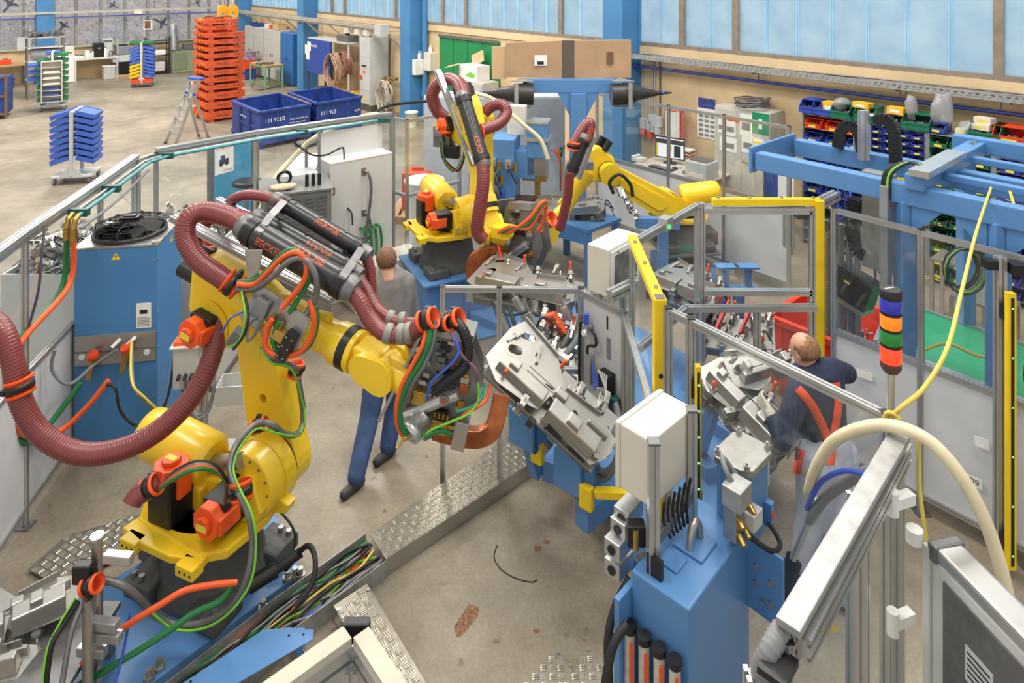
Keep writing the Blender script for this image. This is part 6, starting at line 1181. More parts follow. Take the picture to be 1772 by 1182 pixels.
G1 = frame(P(762, 664, 4.08), V((.97, -.10, -.2)), V((.22, .05, .97)), None)
g1 = gun('spot welding gun with copper arm on the left robot', None, G1)
mc = P(712, 745, 3.95); ax_ = V((-.55, -.6, -.35)).normalized(); B().lathe([(-.10, .05), (-.02, .055), (-.02, .072), (.02, .072), (.028, .066)], mc, ax_, 32).build('motor_disc', ALU, g1); B().lathe([(.02, .025), (.04, .02), (.06, .018), (.062, .008), (.12, .006)], mc, ax_, 14).build('brass_spindle', BRS, g1)
for k in range(6):
    a = k*pi/3; u = ax_.orthogonal().normalized(); v_ = ax_.cross(u); B().cyl(mc+u*.05*math.cos(a)+v_*.05*math.sin(a)+ax_*.02, mc+u*.05*math.cos(a)+v_*.05*math.sin(a)+ax_*.029, .006, n=6).build('disc_screw', STD, g1)
def slabpath(pts, w_, t_, m, nm, parent):
    q = cat(P4(pts), 8); b = B(); up_ = V((0, -1, .1)); vs = []
    for i, p in enumerate(q):
        t__ = (q[min(i+1, len(q)-1)]-q[max(i-1, 0)]).normalized(); s_ = t__.cross(up_).normalized(); n_ = s_.cross(t__); vs += [p+s_*w_/2+n_*t_/2, p-s_*w_/2+n_*t_/2, p-s_*w_/2-n_*t_/2, p+s_*w_/2-n_*t_/2]
    m_ = len(q); b.add(vs, [(4*j+i, 4*j+(i+1) % 4, 4*j+4+(i+1) % 4, 4*j+4+i) for j in range(m_-1) for i in range(4)]+[(3, 2, 1, 0), (4*m_-4, 4*m_-3, 4*m_-2, 4*m_-1)]); return b.build(nm, m, parent, .006)
slabpath([(752, 742, 4.05), (790, 752, 4.08), (828, 756, 4.12), (852, 742, 4.15), (862, 712, 4.18), (868, 682, 4.22)], .10, .07, COP, 'copper_arm', g1)
B(G1).bx(.0, .1, -.24, -.17, .02, .08).build('brass_manifold', BRS, g1, .004)
for k in range(4): B(G1).cyl((.01+k*.026, -.16, .06), (.01+k*.026, -.13, .06), .009, n=8).build('brass_fitting', BRS, g1)
B(G1).bx(.14, .22, -.30, -.14, -.02, .08).build('copper_holder', SHEET, g1, .004); B(G1).bx(.12, .17, .0, .06, .01, .05).build('copper_shunt', COP, g1, .005); B(G1).cyl((.05, -.04, .05), (.05, -.04, .09), .03, n=18).build('encoder', GREYC, g1); B(G1).cyl((.05, -.04, .09), (.05, -.04, .095), .012, n=12).build('red_plug', BINR, g1)
B(G1).cyl((-.26, .28, -.05), (-.08, .25, -.05), .02, n=12).build('guide_tube', STL, g1)
cab([(745, 560, 3.96), (742, 590, 3.92), (728, 625, 3.9), (705, 662, 3.88), (692, 700, 3.88), (694, 735, 3.9), (706, 750, 3.92)], .019, GRN, 'green_hose', 'green hose running down the left edge of the gun', 'hose', 10); cab([(738, 570, 3.95), (730, 600, 3.9), (712, 635, 3.88), (695, 668, 3.87), (686, 705, 3.87), (688, 738, 3.9), (700, 756, 3.92)], .013, ORH, 'orange_hose', 'orange hose beside the green hose on the gun', 'hose', 8)
cab([(752, 555, 3.97), (750, 590, 3.93), (735, 630, 3.9), (715, 660, 3.89), (700, 695, 3.89)], .016, STD, 'grey_cable', 'dark grey cable along the left edge of the gun'); cab([(775, 570, 4.03), (790, 590, 3.98), (792, 615, 3.95), (770, 640, 3.93), (748, 660, 3.92), (738, 690, 3.92)], .008, BLC, 'blue_cable', 'blue cable crossing the front plate of the gun'); cab([(780, 575, 4.0), (796, 610, 3.97), (815, 630, 3.97), (826, 645, 3.98), (826, 660, 4.0)], .010, mat('cable_mauve', (130, 92, 120), .5), 'violet_cable', 'mauve cable curving down the right side of the gun')
one(B().ribbed(P4([(789, 556, 4.06), (803, 575, 4.02), (810, 605, 4.0), (803, 635, 3.98), (780, 655, 3.96), (752, 678, 3.96)]), .030, .016, .14, 14), 'corrugated_conduit', BLK, 'black corrugated conduit curving over the gun', 'conduit')
cab([(826, 655, 4.0), (828, 690, 3.98), (812, 715, 3.95), (780, 730, 3.92), (745, 745, 3.92), (730, 760, 3.92)], .007, LGN, 'earth_cable', 'light green wire sweeping below the gun'); cab([(848, 665, 4.1), (842, 690, 4.05), (825, 705, 4.0), (805, 715, 3.98), (798, 725, 3.98)], .010, ORH, 'orange_hose', 'thin orange hose on the right of the gun', 'hose'); cab([(840, 664, 4.1), (832, 690, 4.05), (815, 705, 4.0), (790, 712, 3.98)], .010, mat('hose_teal', (50, 160, 140), .45), 'teal_hose', 'thin teal hose on the right of the gun', 'hose'); cab([(735, 755, 3.92), (760, 745, 3.93), (780, 752, 3.95)], .016, GRN, 'green_hose', 'short green hose joining disc and brass fittings', 'hose')
# gun on the middle robot
G2 = frame(P(895, 420, 7.35), V((.8, -.45, .1)), V((-.1, .3, .95)), None); g2 = gun('spot welding gun with copper arm on the middle robot', None, G2, 1.25)
slabpath([(872, 440, 7.2), (845, 438, 7.15), (822, 450, 7.1), (818, 475, 7.08), (828, 494, 7.05)], .14, .09, COP, 'copper_arm', g2); B().cyl(P(868, 470, 7.15), P(840, 492, 7.1), .02, .008, n=10).build('copper_electrode', COP, g2); B().bx(-.1, .1, -.08, .08, 0, .12, frame(P(870, 410, 7.2), (.8, -.3, .4), None, UP)).build('yellow_block', SYEL, g2, .01)
for k, (m, lab) in enumerate(((ORH, 'orange'), (GRN, 'green'), (ORH, 'second orange'))): cab([(862+k*6, 402, 7.1), (885, 392+k*4, 7.05), (915, 395-k*8, 7.02), (935, 365-k*6, 7.05), (945, 355-k*2, 7.1), (940, 385, 7.1), (930, 400, 7.1)], .02, m, 'gun_hose', f'{lab} hose looping over the middle robot gun', 'hose')
cab([(862, 425, 7.1), (870, 455, 7.05), (880, 470, 7.05), (868, 488, 7.05)], .014, BINR, 'red_hose', 'thin red hose hanging on the middle robot gun', 'hose')
# dress pack of middle and right robots
one(B().ribbed(P4([(771, 205, 8.25), (756, 190, 8.25), (748, 165, 8.25), (758, 145, 8.25), (778, 137, 8.25), (796, 147, 7.95), (803, 168, 7.75)]), .075, .026, .1, 16), 'corrugated_hose', HOSE, 'brown hose loop on top of the middle robot', 'hose'); one(B().ribbed(P4([(832, 226, 7.7), (862, 214, 7.8), (876, 197, 7.9), (870, 182, 7.95), (852, 183, 8.0), (838, 196, 8.0)]), .065, .026, .1, 16), 'corrugated_hose', HOSE, 'brown hose loop right of the middle robot cylinder', 'hose')
one(B().ribbed(P4([(836, 285, 7.33), (836, 320, 7.25), (829, 370, 7.2), (826, 400, 7.2), (838, 414, 7.2)]), .068, .026, .08, 16), 'corrugated_hose', HOSE, 'brown hose hanging below the middle robot cylinder', 'hose')
becker(P(801, 168, 7.75), P(836, 282, 7.35), .085, 'd', 'black cylinder marked BECKER on the middle robot', ((.80, .2, -1),), .085)
r2c = T('cylinder_carrier', 'aluminium rail holding the cylinder on the middle robot', 'bracket', tuple(P(790, 200, 8.3))); B().prof(P(757, 122, 8.1), P(820, 285, 7.55), .07, .05).build('carrier_rail', ALU, r2c); B().box(P(775, 205, 8.3), (.2, .1, .15)).build('bracket', STL, r2c, .01)
hclamp(P(772, 212, 8.2), (.3, 0, 1), .075, None, 'orange hose clamp on the elbow of the middle robot'); hclamp(P(828, 229, 7.68), (1, .3, .1), .07, None, 'orange hose clamp right of the middle robot cylinder'); hclamp(P(930, 388, 7.5), (.6, -.5, .4), .075, None, 'orange hose clamp above the middle robot gun'); hclamp(P(950, 380, 7.9), (.6, -.5, .4), .07, None, 'orange hose clamp right of the middle gun')
for k, (m, lab) in enumerate(((GRN, 'green'), (ORH, 'orange'), (RUB, 'black'))): cab([(768+k*3, 215, 8.1), (765, 245, 7.95), (768, 275, 7.9), (785+k*3, 295, 7.88), (802, 275, 7.9), (805, 250, 7.95)], .018, m, 'elbow_hose', f'{lab} hose looping at the elbow of the middle robot', 'hose')
mb2 = T('valve_plate', 'small valve plate at the elbow of the middle robot', 'bracket plate', tuple(P(768, 235, 8.05))); B(frame(P(768, 238, 8.05), (.9, -.3, 0), None, UP)).bx(-.14, .14, 0, .02, -.12, .12).build('plate', SHEET, mb2); B(frame(P(768, 238, 8.05), (.9, -.3, 0), None, UP)).bx(-.1, .1, -.07, 0, -.1, .04).build('valve_block', STD, mb2, .01); B(frame(P(783, 262, 7.95), (.9, -.3, 0), None, UP)).bx(-.09, .09, -.06, .02, -.07, .07).build('connector_block', BLK, mb2, .01)
one(B().ribbed(P4([(993, 253, 8.3), (1002, 232, 8.35), (1015, 214, 8.4), (1022, 216, 8.4), (1016, 245, 8.35)]), .06, .026, .08, 14), 'corrugated_hose', HOSE, 'brown hose loop above the right robot cylinder', 'hose'); one(B().ribbed(P4([(986, 298, 8.2), (983, 335, 8.2), (975, 372, 8.2), (968, 398, 8.2)]), .055, .026, .06, 14), 'corrugated_hose', HOSE, 'brown hose dropping beside the right robot forearm', 'hose')
becker(P(1012, 240, 8.3), P(988, 298, 8.25), .075, 'e', 'short black cylinder marked BECKER on the right robot', ((.08, -.2, -1),), .07); hclamp(P(992, 252, 8.25), (.2, 0, 1), .06, None, 'orange hose clamp above the right robot cylinder')
r3c = T('cylinder_carrier', 'aluminium rail holding the cylinder on the right robot', 'bracket', tuple(P(1010, 270, 8.4))); B().prof(P(1026, 236, 8.42), P(1000, 308, 8.38), .12, .05).build('carrier_rail', ALU, r3c); B().box(P(1012, 285, 8.5), (.2, .15, .1)).build('bracket', STL, r3c)
# cable clutter behind the low clear fence
for k, (l, m, r_, lab) in enumerate((([(1000, 545, 5.9), (985, 580, 5.8), (960, 612, 5.75), (930, 600, 5.8)], GREYC, .03, 'upper grey conduit bending behind the low clear fence'), ([(1005, 565, 5.85), (990, 600, 5.7), (955, 640, 5.6), (925, 645, 5.6)], GREYC, .03, 'lower grey conduit bending behind the low clear fence'), ([(880, 530, 5.9), (890, 560, 5.8), (905, 600, 5.7), (900, 640, 5.6)], RUB, .018, 'black hose hanging behind the low clear fence'), ([(850, 520, 6.1), (880, 545, 6.0), (920, 540, 5.95), (950, 560, 5.9)], RUB, .012, 'black cable strung behind the low clear fence'), ([(925, 575, 5.75), (938, 550, 5.75), (955, 560, 5.75), (950, 590, 5.75), (930, 592, 5.75)], RUB, .012, 'black cable loop behind the low clear fence'))): cab(l, r_, m, 'jig_hose', lab, 'hose')
oq = T('orange_connector', 'orange connector cluster behind the low clear fence', 'connector', tuple(P(955, 562, 5.85)))
for k in range(4): B().cyl(P(945+k*6, 550+k*8, 5.85), P(962+k*5, 546+k*8, 5.8), .035, n=10).build('connector_plug', ORA, oq)
for px, py, d, h in ((865, 545, 6.0, .25), (915, 540, 5.95, .3), (975, 530, 5.95, .3), (890, 515, 6.2, .2)): q = P(px, py, d); jb_ = T('jig_cylinder', f'slim aluminium air cylinder {["at the left", "in the middle", "at the right", "at the back"][(865, 915, 975, 890).index(px)]} behind the low clear fence', 'air cylinder', tuple(q)); B().bar(q, q+V((.12, -.05, -h)), .05).build('barrel', ALU, jb_, .006); B().cyl(q, q-V((.04, -.02, -.1)), .012, n=8).build('piston_rod', STL, jb_)
# ================================================================== guards round the loading station
def bars(r, nm, m, l, w_=.04, h=None):
    for a, c in l: B().prof(a, c, w_, h).build(nm, m, r) if m is ALU else B().bar(a, c, w_, h).build(nm, m, r, .006)
def pane(r, pts, m=CLR, t=.006, nm='pane'):
    q = [V(p) for p in pts]; n_ = (q[1]-q[0]).cross(q[2]-q[0]).normalized()*t; B().add(q+[p+n_ for p in q], [(0, 1, 2, 3), (7, 6, 5, 4), (0, 4, 5, 1), (1, 5, 6, 2), (2, 6, 7, 3), (3, 7, 4, 0)]).build(nm, m, r)
def v3(x, y, z): return V((x, y, z))
ga = T('guard_frame', 'yellow topped guard frame left of the loading station', 'guard', (.88, 4.07, 0))
bars(ga, 'yellow_beam', SYEL, [(v3(.89, 5.06, 2.14), v3(.88, 4.10, 2.14))], .07, .05); bars(ga, 'yellow_post', SYEL, [(v3(.88, 4.07, 0), v3(.88, 4.07, 2.17))], .075, .075)
bars(ga, 'rail', ALU, [(v3(.82, 5.0, 1.6), v3(.80, 3.96, 1.6)), (v3(.82, 5.0, .3), v3(.82, 5.0, 1.6)), (v3(.89, 5.06, .2), v3(.89, 5.06, 2.1)), (v3(.80, 3.96, .2), v3(.80, 3.96, 1.6))]); pane(ga, [v3(.82, 4.98, 1.62), v3(.85, 4.1, 1.62), v3(.86, 4.1, 2.1), v3(.87, 4.98, 2.1)]); pane(ga, [v3(.82, 4.98, .5), v3(.80, 4.0, .5), v3(.80, 4.0, 1.58), v3(.82, 4.98, 1.58)])
for z in (1.72, 1.30): B().cyl(v3(.88, 4.035, z), v3(.88, 4.03, z), .014, n=12).build('bolt_hole', BLK, ga)
B().box(v3(.88, 4.07, 2.172), (.055, .055, .006)).build('tube_mouth', STD, ga)
for k in range(3): B().cyl(v3(.885, 4.9-k*.35, 2.165), v3(.885, 4.9-k*.35, 2.18), .014, n=8).build('screw', STL, ga)
gb_ = T('guard_frame', 'diagonal aluminium rail with green lamp above the turntable', 'guard', (.92, 5.02, 0)); bars(gb_, 'rail', ALU, [(v3(.92, 5.02, 2.13), v3(1.58, 5.79, 2.13))], .05, .05); bars(gb_, 'post', ALU, [(v3(1.56, 5.77, 0), v3(1.56, 5.77, 2.15)), (v3(1.62, 5.80, 0), v3(1.62, 5.80, 2.15))]); B().box((0, 0, 0), (.1, .08, .1), frame(v3(1.20, 5.33, 2.15), (.65, .76, 0), None, UP)).build('sensor_box', ALU, gb_, .006); B().cyl(v3(1.215, 5.285, 2.14), v3(1.218, 5.275, 2.14), .016, n=12).build('green_lamp', glow('led_green', (40, 220, 110), 1.5), gb_)
pane(gb_, [v3(.94, 5.04, 1.3), v3(1.55, 5.76, 1.3), v3(1.55, 5.76, 2.1), v3(.94, 5.04, 2.1)])
gc = T('guard_frame', 'lift gate with yellow frame beside the red container', 'gate', (2.6, 5.82, 0))
bars(gc, 'yellow_beam', SYEL, [(v3(1.70, 5.80, 2.16), v3(2.62, 5.80, 2.16))], .05, .06); bars(gc, 'yellow_post', SYEL, [(v3(2.60, 5.79, 0), v3(2.60, 5.79, 2.18))], .075, .075)
bars(gc, 'rail', ALU, [(v3(1.62, 5.78, 2.09), v3(2.55, 5.78, 2.09)), (v3(1.62, 5.78, 1.40), v3(2.55, 5.78, 1.40)), (v3(1.45, 5.70, 1.30), v3(2.55, 5.72, 1.30)), (v3(2.54, 5.78, 0), v3(2.54, 5.78, 2.1)), (v3(2.06, 5.74, .2), v3(2.06, 5.74, 1.30)), (v3(1.45, 5.70, 1.30), v3(.95, 5.1, 1.30))], .05, .05); pane(gc, [v3(1.64, 5.78, 1.43), v3(2.52, 5.78, 1.43), v3(2.52, 5.78, 2.07), v3(1.64, 5.78, 2.07)]); pane(gc, [v3(2.09, 5.74, .2), v3(2.52, 5.74, .2), v3(2.52, 5.74, 1.28), v3(2.09, 5.74, 1.28)])
for k in range(4): B().cyl(v3(1.75+k*.27, 5.8, 2.19), v3(1.75+k*.27, 5.8, 2.205), .014, n=8).build('screw', STL, gc)
B().bx(2.64, 2.74, 5.74, 5.76, 1.05, 1.92).build('guide_plate', SHEET, gc, .004)
for z in (1.1, 1.5, 1.88):
    for x in (2.66, 2.72): B().cyl(v3(x, 5.74, z), v3(x, 5.73, z), .012, n=8).build('bolt', STL, gc)
fence('clear safety fence crossing before the worker', [(.91, 3.98), (1.01, 3.86), (1.66, 3.03)], mats=(None, CLR), z0=.1, mid=.14, rails=(1, 0, 1), bottom_pane=False)
fr_f = fence('right safety fence with clouded lower panels beside the gantry', [(2.68, 5.68), (3.11, 5.19), (3.56, 4.67), (4.3, 3.85)])
for q, s_, a in (((2.8, 5.52, .85), (.12, .06), .2), ((3.33, 4.9, .72), (.09, .07), .6)): B(frame(v3(*q)+v3(-.012, -.012, 0), (.64, -.77, .1), UP, None)).bx(0, s_[0], 0, s_[1], 0, .003).build('sticker', PAP, fr_f)
Mb = frame(v3(3.27, 4.96, .42), (.64, -.77, .05), UP, None); B(Mb).bx(0, .13, 0, .07, .012, .015).build('sticker', PAP, fr_f); text('sticker_lettering', 'BG6', INK, fr_f, Mb @ rotz(pi, (.115, .055, .016)), .05)
fmid = fence('far safety fence before the desk and paper cabinet', [tuple(wl(t, 2.4, 0))[:2] for t in (wto(1033, 2.4), wto(1157, 2.4), wto(1253, 2.4), wto(1365, 2.4))])
# stack light
sl = T('stack_light', 'signal tower with blue, orange, green and lit red segments', 'signal light', (1.66, 3.0, 2.15)); c = v3(1.665, 3.0, 0)
B().cyl(c+UP*2.12, c+UP*2.37, .016, n=12).build('pole', ALU, sl); B().lathe([(2.35, .03), (2.37, .043), (2.395, .043)], c, UP, 24).build('base', mat('base_brown', (84, 56, 48), .5), sl)
def lens(nm, rgb, e):
    m = bpy.data.materials.get(nm)
    if m: return m
    m = glow(nm, rgb, e); b_ = m.node_tree.nodes['Principled BSDF']; b_.inputs['Roughness'].default_value = .2; return m
for z0, z1, rgb, e, nm in ((2.395, 2.465, (250, 60, 30), .9, 'red_segment'), (2.475, 2.535, (36, 140, 60), 0, 'green_segment'), (2.545, 2.605, (250, 140, 30), .25, 'orange_segment'), (2.615, 2.675, (50, 60, 190), 0, 'blue_segment')):
    B().lathe([(z0, .041), (z0+.004, .043), (z1-.004, .043), (z1, .041)], c, UP, 28).build(nm, lens(nm, rgb, e), sl); B().lathe([(z1, .044), (z1+.01, .044)], c, UP, 28).build('joint_ring', BLK, sl)
B().lathe([(2.68, .045), (2.71, .045), (2.715, .04)], c, UP, 28).build('cap', BLK, sl); text('lettering', 'SIEMENS', PAP, sl, frame(c+v3(-.03, -.012, 2.7165), (.94, .34, 0), (-.34, .94, 0), None), .015)
one(B().tube([P(1528, 742, 2.95), P(1535, 715, 2.93), P(1555, 722, 2.9), P(1550, 740, 2.9), P(1530, 735, 2.96), P(1560, 705, 2.9), P(1600, 670, 2.95), P(1640, 600, 3.1), P(1665, 500, 3.5), P(1690, 400, 4.3), P(1716, 322, 5.3)], .010, 8), 'yellow_cable', YEC, 'yellow cable rising from the stack light to the gantry', 'cable')
one(B().tube([P(1745, 322, 5.2), P(1760, 370, 5.0), P(1775, 400, 4.8)], .011, 8), 'yellow_cable', YEC, 'second yellow cable hanging at the right picture edge', 'cable')
def curtain(name, x, y, z0, z1, w_, label):
    t_ = T(name, label, 'light curtain', (x, y, z0)); B().bx(x-w_/2, x+w_/2, y-.02, y+.02, z0, z1).build('housing', SYEL, t_, .004); B().bx(x-w_*.2, x+w_*.2, y-.022, y-.02, z0+.03, z1-.03).build('window', BLK, t_)
    for k in range(6): B().cyl(v3(x, y-.022, z0+.1+(z1-z0-.2)*k/5), v3(x, y-.0235, z0+.1+(z1-z0-.2)*k/5), .006, n=8).build('led', glow('led_soft', (160, 255, 140), .8), t_)
    B().bx(x-.03, x+.03, y+.02, y+.06, z0+.1, z0+.2).bx(x-.03, x+.03, y+.02, y+.06, z1-.2, z1-.1).build('mounting_bracket', BLK, t_)
curtain('light_curtain', 3.36, 4.60, .09, 1.95, .055, 'tall yellow light curtain post at the right edge'); curtain('light_curtain', 1.035, 3.80, 1.0, 1.92, .03, 'slim yellow light curtain on the fence before the jig')
lp = T('curtain_post', 'aluminium post with dark caps behind the right light curtain', 'post', (3.36, 4.70, 0)); B().prof(v3(3.36, 4.70, 0), v3(3.36, 4.70, 2.15), .06, .06).build('profile', ALU, lp); B().bx(3.24, 3.31, 4.64, 4.72, 2.08, 2.14).build('cap_block', BLK, lp); B().bx(3.40, 3.50, 4.62, 4.72, 2.05, 2.12).build('cap_block', BLK, lp)
# ---- red container, green table, gantry
rb0 = Z(1336, 545, .76); Mr = frame(v3(rb0.x, rb0.y, 0), WU, -WN, UP); rx = T('red_container', 'large red plastic container of metal parts beside the gate', 'container', (rb0.x, rb0.y, 0))
openbox(1.25, .95, .66, .03, None, Mr @ Matrix.Translation((.6, .46, .1))).build('tub', REDB, rx, .006); B(Mr).bx(-.05, 1.26, -.04, -.01, .70, .76).bx(-.05, 1.26, .93, .96, .70, .76).bx(-.05, -.02, -.04, .96, .70, .76).bx(1.23, 1.26, -.04, .96, .70, .76).build('rim', REDB, rx, .008)
for x in (.05, .6, 1.12): B(Mr).bx(x, x+.08, .05, .9, 0, .1).build('runner', REDB, rx)
for k in range(5): B(Mr).bx(.08+k*.26, .11+k*.26, -.03, -.015, .12, .7).build('rib', REDB, rx)
scrap('metal_parts', Mr @ V((.7, .5, .32)), .35, .28, .22, 70, 'shiny flat metal parts lying in the red container', 5); B(Mr).bx(.3, .48, -.034, -.03, .3, .4).build('data_label', PAP, rx)
G0 = v3(3.12, 5.42, 0)                      # near leg of the gantry; wall axis WU, away -WN
def gp(t, o, z): return G0+WU*t-WN*o+UP*z
gy = T('blue_gantry', 'large blue steel gantry frame behind the right fence', 'gantry', tuple(G0))
def gbeam(nm, a, c, w_=.12, h=.16): B().bar(gp(*a), gp(*c), w_, h).build(nm, BLU, gy, .01)
gbeam('front_beam', (-1.25, 0, 2.36), (1.6, 0, 2.36)); gbeam('rear_beam', (-1.25, .75, 2.36), (1.6, .75, 2.36)); gbeam('end_beam', (-1.3, -.06, 2.36), (-1.3, .81, 2.36), .03, .24)
gbeam('cross_beam', (.1, -.1, 2.48), (.1, 1.6, 2.48), .14, .12); gbeam('cross_beam', (.95, -.1, 2.48), (.95, 1.6, 2.48), .14, .12); gbeam('far_beam', (-.1, 1.55, 2.5), (1.7, 1.55, 2.5), .12, .14); gbeam('inner_beam', (.1, .35, 2.46), (1.0, .35, 2.46), .08, .06); gbeam('inner_beam', (.1, 1.1, 2.46), (1.0, 1.1, 2.46), .08, .06)
for t, o in ((.0, 0), (.62, 0), (1.5, 0), (0.0, 1.55), (.62, 1.55), (1.5, 1.55)): gbeam('leg', (t, o, 0), (t, o, 2.3 if o == 0 else 2.44), .12, .12)
gbeam('foot_beam', (-.05, 0, .75), (1.5, 0, .75), .10, .14); gbeam('foot_beam', (-.05, 1.55, .12), (1.5, 1.55, .12), .12, .14); B().bar(gp(.15, -.16, 2.57), gp(.15, .75, 2.57), .14, .05).build('duct_cover', ALU, gy)
for t, s_ in ((.0, 1), (.62, -1), (.62, 1), (1.5, -1)): B().plate([(0, 0), (.22*s_, 0), (0, -.22)] if s_ > 0 else [(0, 0), (0, -.22), (.22*s_, 0)], .02, frame(gp(t+.06*s_, -.02, 2.28), WU, UP, None)).build('gusset', BLU, gy)
for t, o in ((.1, 1.45), (.1, 1.35), (.95, 1.45)): B().cyl(gp(t, o, 2.54), gp(t, o, 2.56), .02, n=8).build('bolt', STL, gy)
B().bx(-.03, .03, -.05, .05, 0, 1.95, frame(gp(-.12, -.06, .45), WU, None, UP)).build('cable_duct', mat('duct_grey', (150, 155, 160), .45, .3), gy)
for k in range(4): one(B().tube([gp(-.14+k*.018, -.07, 2.3), gp(-.13+k*.018, -.05, 2.5), gp(.0+k*.01, .02, 2.6), gp(.12, .0+k*.02, 2.58)], .012, 7), 'duct_cable', (RUB, RUB, LGN, RUB)[k], f'{["leftmost black", "second black", "green", "rightmost black"][k]} cable bending from the gantry duct over the beam', 'cable')
# handling unit hanging from the gantry
def gh(t, o, z): return gp(t+.40, o+.30, z)
hu = T('handling_unit', 'pick and place unit hanging from the gantry over red container', 'handling unit', tuple(gh(-.8, .2, 1.2)))
B().prof(gh(-1.15, -.16, 2.28), gh(-.45, -.16, 2.28), .08, .08).build('cross_profile', ALU, hu); B().prof(gh(-1.15, -.5, 2.05), gh(-1.15, .2, 2.05), .08, .08).build('arm_profile', ALU, hu); B().prof(gh(-1.28, -.45, 1.7), gh(-1.28, -.45, 2.1), .08, .08).build('arm_profile', ALU, hu); B().box(gh(-1.15, -.5, 2.05), (.09, .09, .09)).build('end_cap', BLK, hu)
B().bx(-.12, .12, -.05, .05, 0, .80, frame(gh(-.62, -.22, 1.66), WU, None, UP)).build('lift_housing', SHEET, hu, .006); B().prof(gh(-.36, -.2, 1.1), gh(-.36, -.2, 2.25), .08, .06).build('lift_column', ALU, hu); B().prof(gh(-.95, .3, 2.4), gh(-.95, .3, 2.85), .08, .06).build('upper_column', ALU, hu); B().prof(gh(-1.05, .45, 2.4), gh(-1.05, .45, 2.6), .08, .06).build('upper_column', ALU, hu)
for k in range(5): B().prof(gh(-1.12+k*.07, -.1, .9), gh(-1.12+k*.07, -.1, 1.9), .04).build('guide_rail', ALU, hu)
def echain(pts, w_=.10, h=.05):
    q = cat(pts, 5)
    for a, c in zip(q[:-1], q[1:]): B().bar(a, c, w_, h, WN).build('energy_chain_link', BLK, hu, .004)
echain([gh(-1.2, .35, 2.45), gh(-1.17, .35, 2.62), gh(-1.08, .35, 2.68), gh(-1.0, .35, 2.6), gh(-.98, .35, 2.45)]); echain([gh(-.85, .3, 2.75), gh(-.78, .3, 2.8), gh(-.7, .3, 2.72), gh(-.68, .3, 2.5), gh(-.68, .3, 2.42)]); echain([gh(-.8, -.25, 2.2), gh(-.82, -.25, 2.0), gh(-.8, -.25, 1.8), gh(-.72, -.25, 1.75)]); echain([gh(-.42, -.27, 1.7), gh(-.42, -.27, 1.95), gh(-.38, -.27, 2.12), gh(-.32, -.27, 2.15)])
B().bx(-.17, .17, -.12, .12, -.12, .12, frame(P(1478, 495, 5.95), WU, None, V((.3, -.1, 1)))).build('camera_housing', BLK, hu, .012); B().bx(-.05, -.0, -.125, -.12, .03, .045, frame(P(1478, 495, 5.95), WU, None, V((.3, -.1, 1)))).build('yellow_lettering', TAGY, hu); B().bx(-.17, .17, -.12, .12, -.16, -.12, frame(P(1478, 495, 5.95), WU, None, V((.3, -.1, 1)))).build('gripper_plate', SHEET, hu)
B().plate([(0, 0), (.32, -.1), (.34, -.4), (.22, -.48), (0, -.2)], .02, frame(P(1490, 392, 5.95), (1, .2, 0), UP, None)).build('bracket_sheet', ALU, hu); B().bx(-.05, .05, -.04, .04, -.2, 0, Matrix.Translation(P(1475, 535, 5.95))).build('gripper_finger', STL, hu); B().bx(-.09, .09, -.02, .02, -.28, -.2, Matrix.Translation(P(1475, 532, 5.95))).build('gripper_foot', STL, hu)
for k in range(5): B().path([gh(-.05, -.2, 1.85)+V((.13*math.cos(a*.5)*(1+.05*k), -.02*k, .15*math.sin(a*.5)*(1+.04*k))) for a in range(13)], .008, 6, True).build('cable_loop', (RUB, RUB, GREYC, LGN, RUB)[k], hu)
for k, l in enumerate(([(1462, 330, 6.3), (1466, 400, 6.2), (1475, 460, 6.2), (1500, 490, 6.2), (1515, 480, 6.25), (1505, 445, 6.25), (1480, 440, 6.2)], [(1545, 350, 6.4), (1552, 400, 6.4), (1556, 435, 6.4), (1545, 440, 6.4), (1525, 410, 6.4)], [(1450, 320, 6.3), (1452, 380, 6.2), (1470, 350, 6.2), (1470, 310, 6.3)])): cab(l, .010, BLC if k != 0 else mat('cable_navy', (52, 60, 120), .5), 'blue_cable', ['dark blue cable looping over the black camera housing', 'blue cable loop hanging right of the handling unit', 'blue cable running beside the lift column'][k])
gt = T('green_table', 'long table with green rubber mat behind the right fence', 'table', tuple(Z(1560, 560, .8))); tq = [Z(1500, 513, .8), Z(1572, 495, .8), Z(1760, 610, .8), Z(1760, 680, .8)]; tq = [v3(3.25, 6.1, 0), v3(3.85, 6.9, 0), v3(5.0, 5.5, 0), v3(4.35, 4.75, 0)]
slab([(p.x, p.y) for p in tq], .76, .80).build('green_mat', mat('mat_green', (40, 160, 112), .6, 0, .04), gt)
for a, c in zip(tq, tq[1:]+tq[:1]): B().bar(a+UP*.79, c+UP*.79, .04, .06).build('edge_rail', ALU, gt)
for p in tq: B().prof(p, p+UP*.76, .05).build('leg', ALU, gt)
coil('cable_coil', v3(4.2, 5.3, 1.0), (.3, -.9, .2), .2, 6, RUB, 'loose bundle of black cables hanging over the green table', random.Random(3), .25, 1.2, .012)
one(B().tube([P(1600, 605, 5.6), P(1640, 595, 5.6), P(1690, 615, 5.4), P(1730, 620, 5.3)], .012), 'grey_cable', YEC, 'pale cable lying across the green table', 'cable')
fs = T('foot_switch', 'small black sensor block beside the green table', 'sensor', (2.98, 6.7, .7)); B().bx(-.06, .06, -.05, .05, 0, .1, Matrix.Translation((2.98, 6.6, .8))).build('body', STD, fs, .01); B().cyl((2.98, 6.6, .9), (2.98, 6.6, .97), .04, n=12).build('knob', BLK, fs); B().bar((2.98, 6.6, 0), (2.98, 6.6, .8), .04).build('stem', STL, fs)
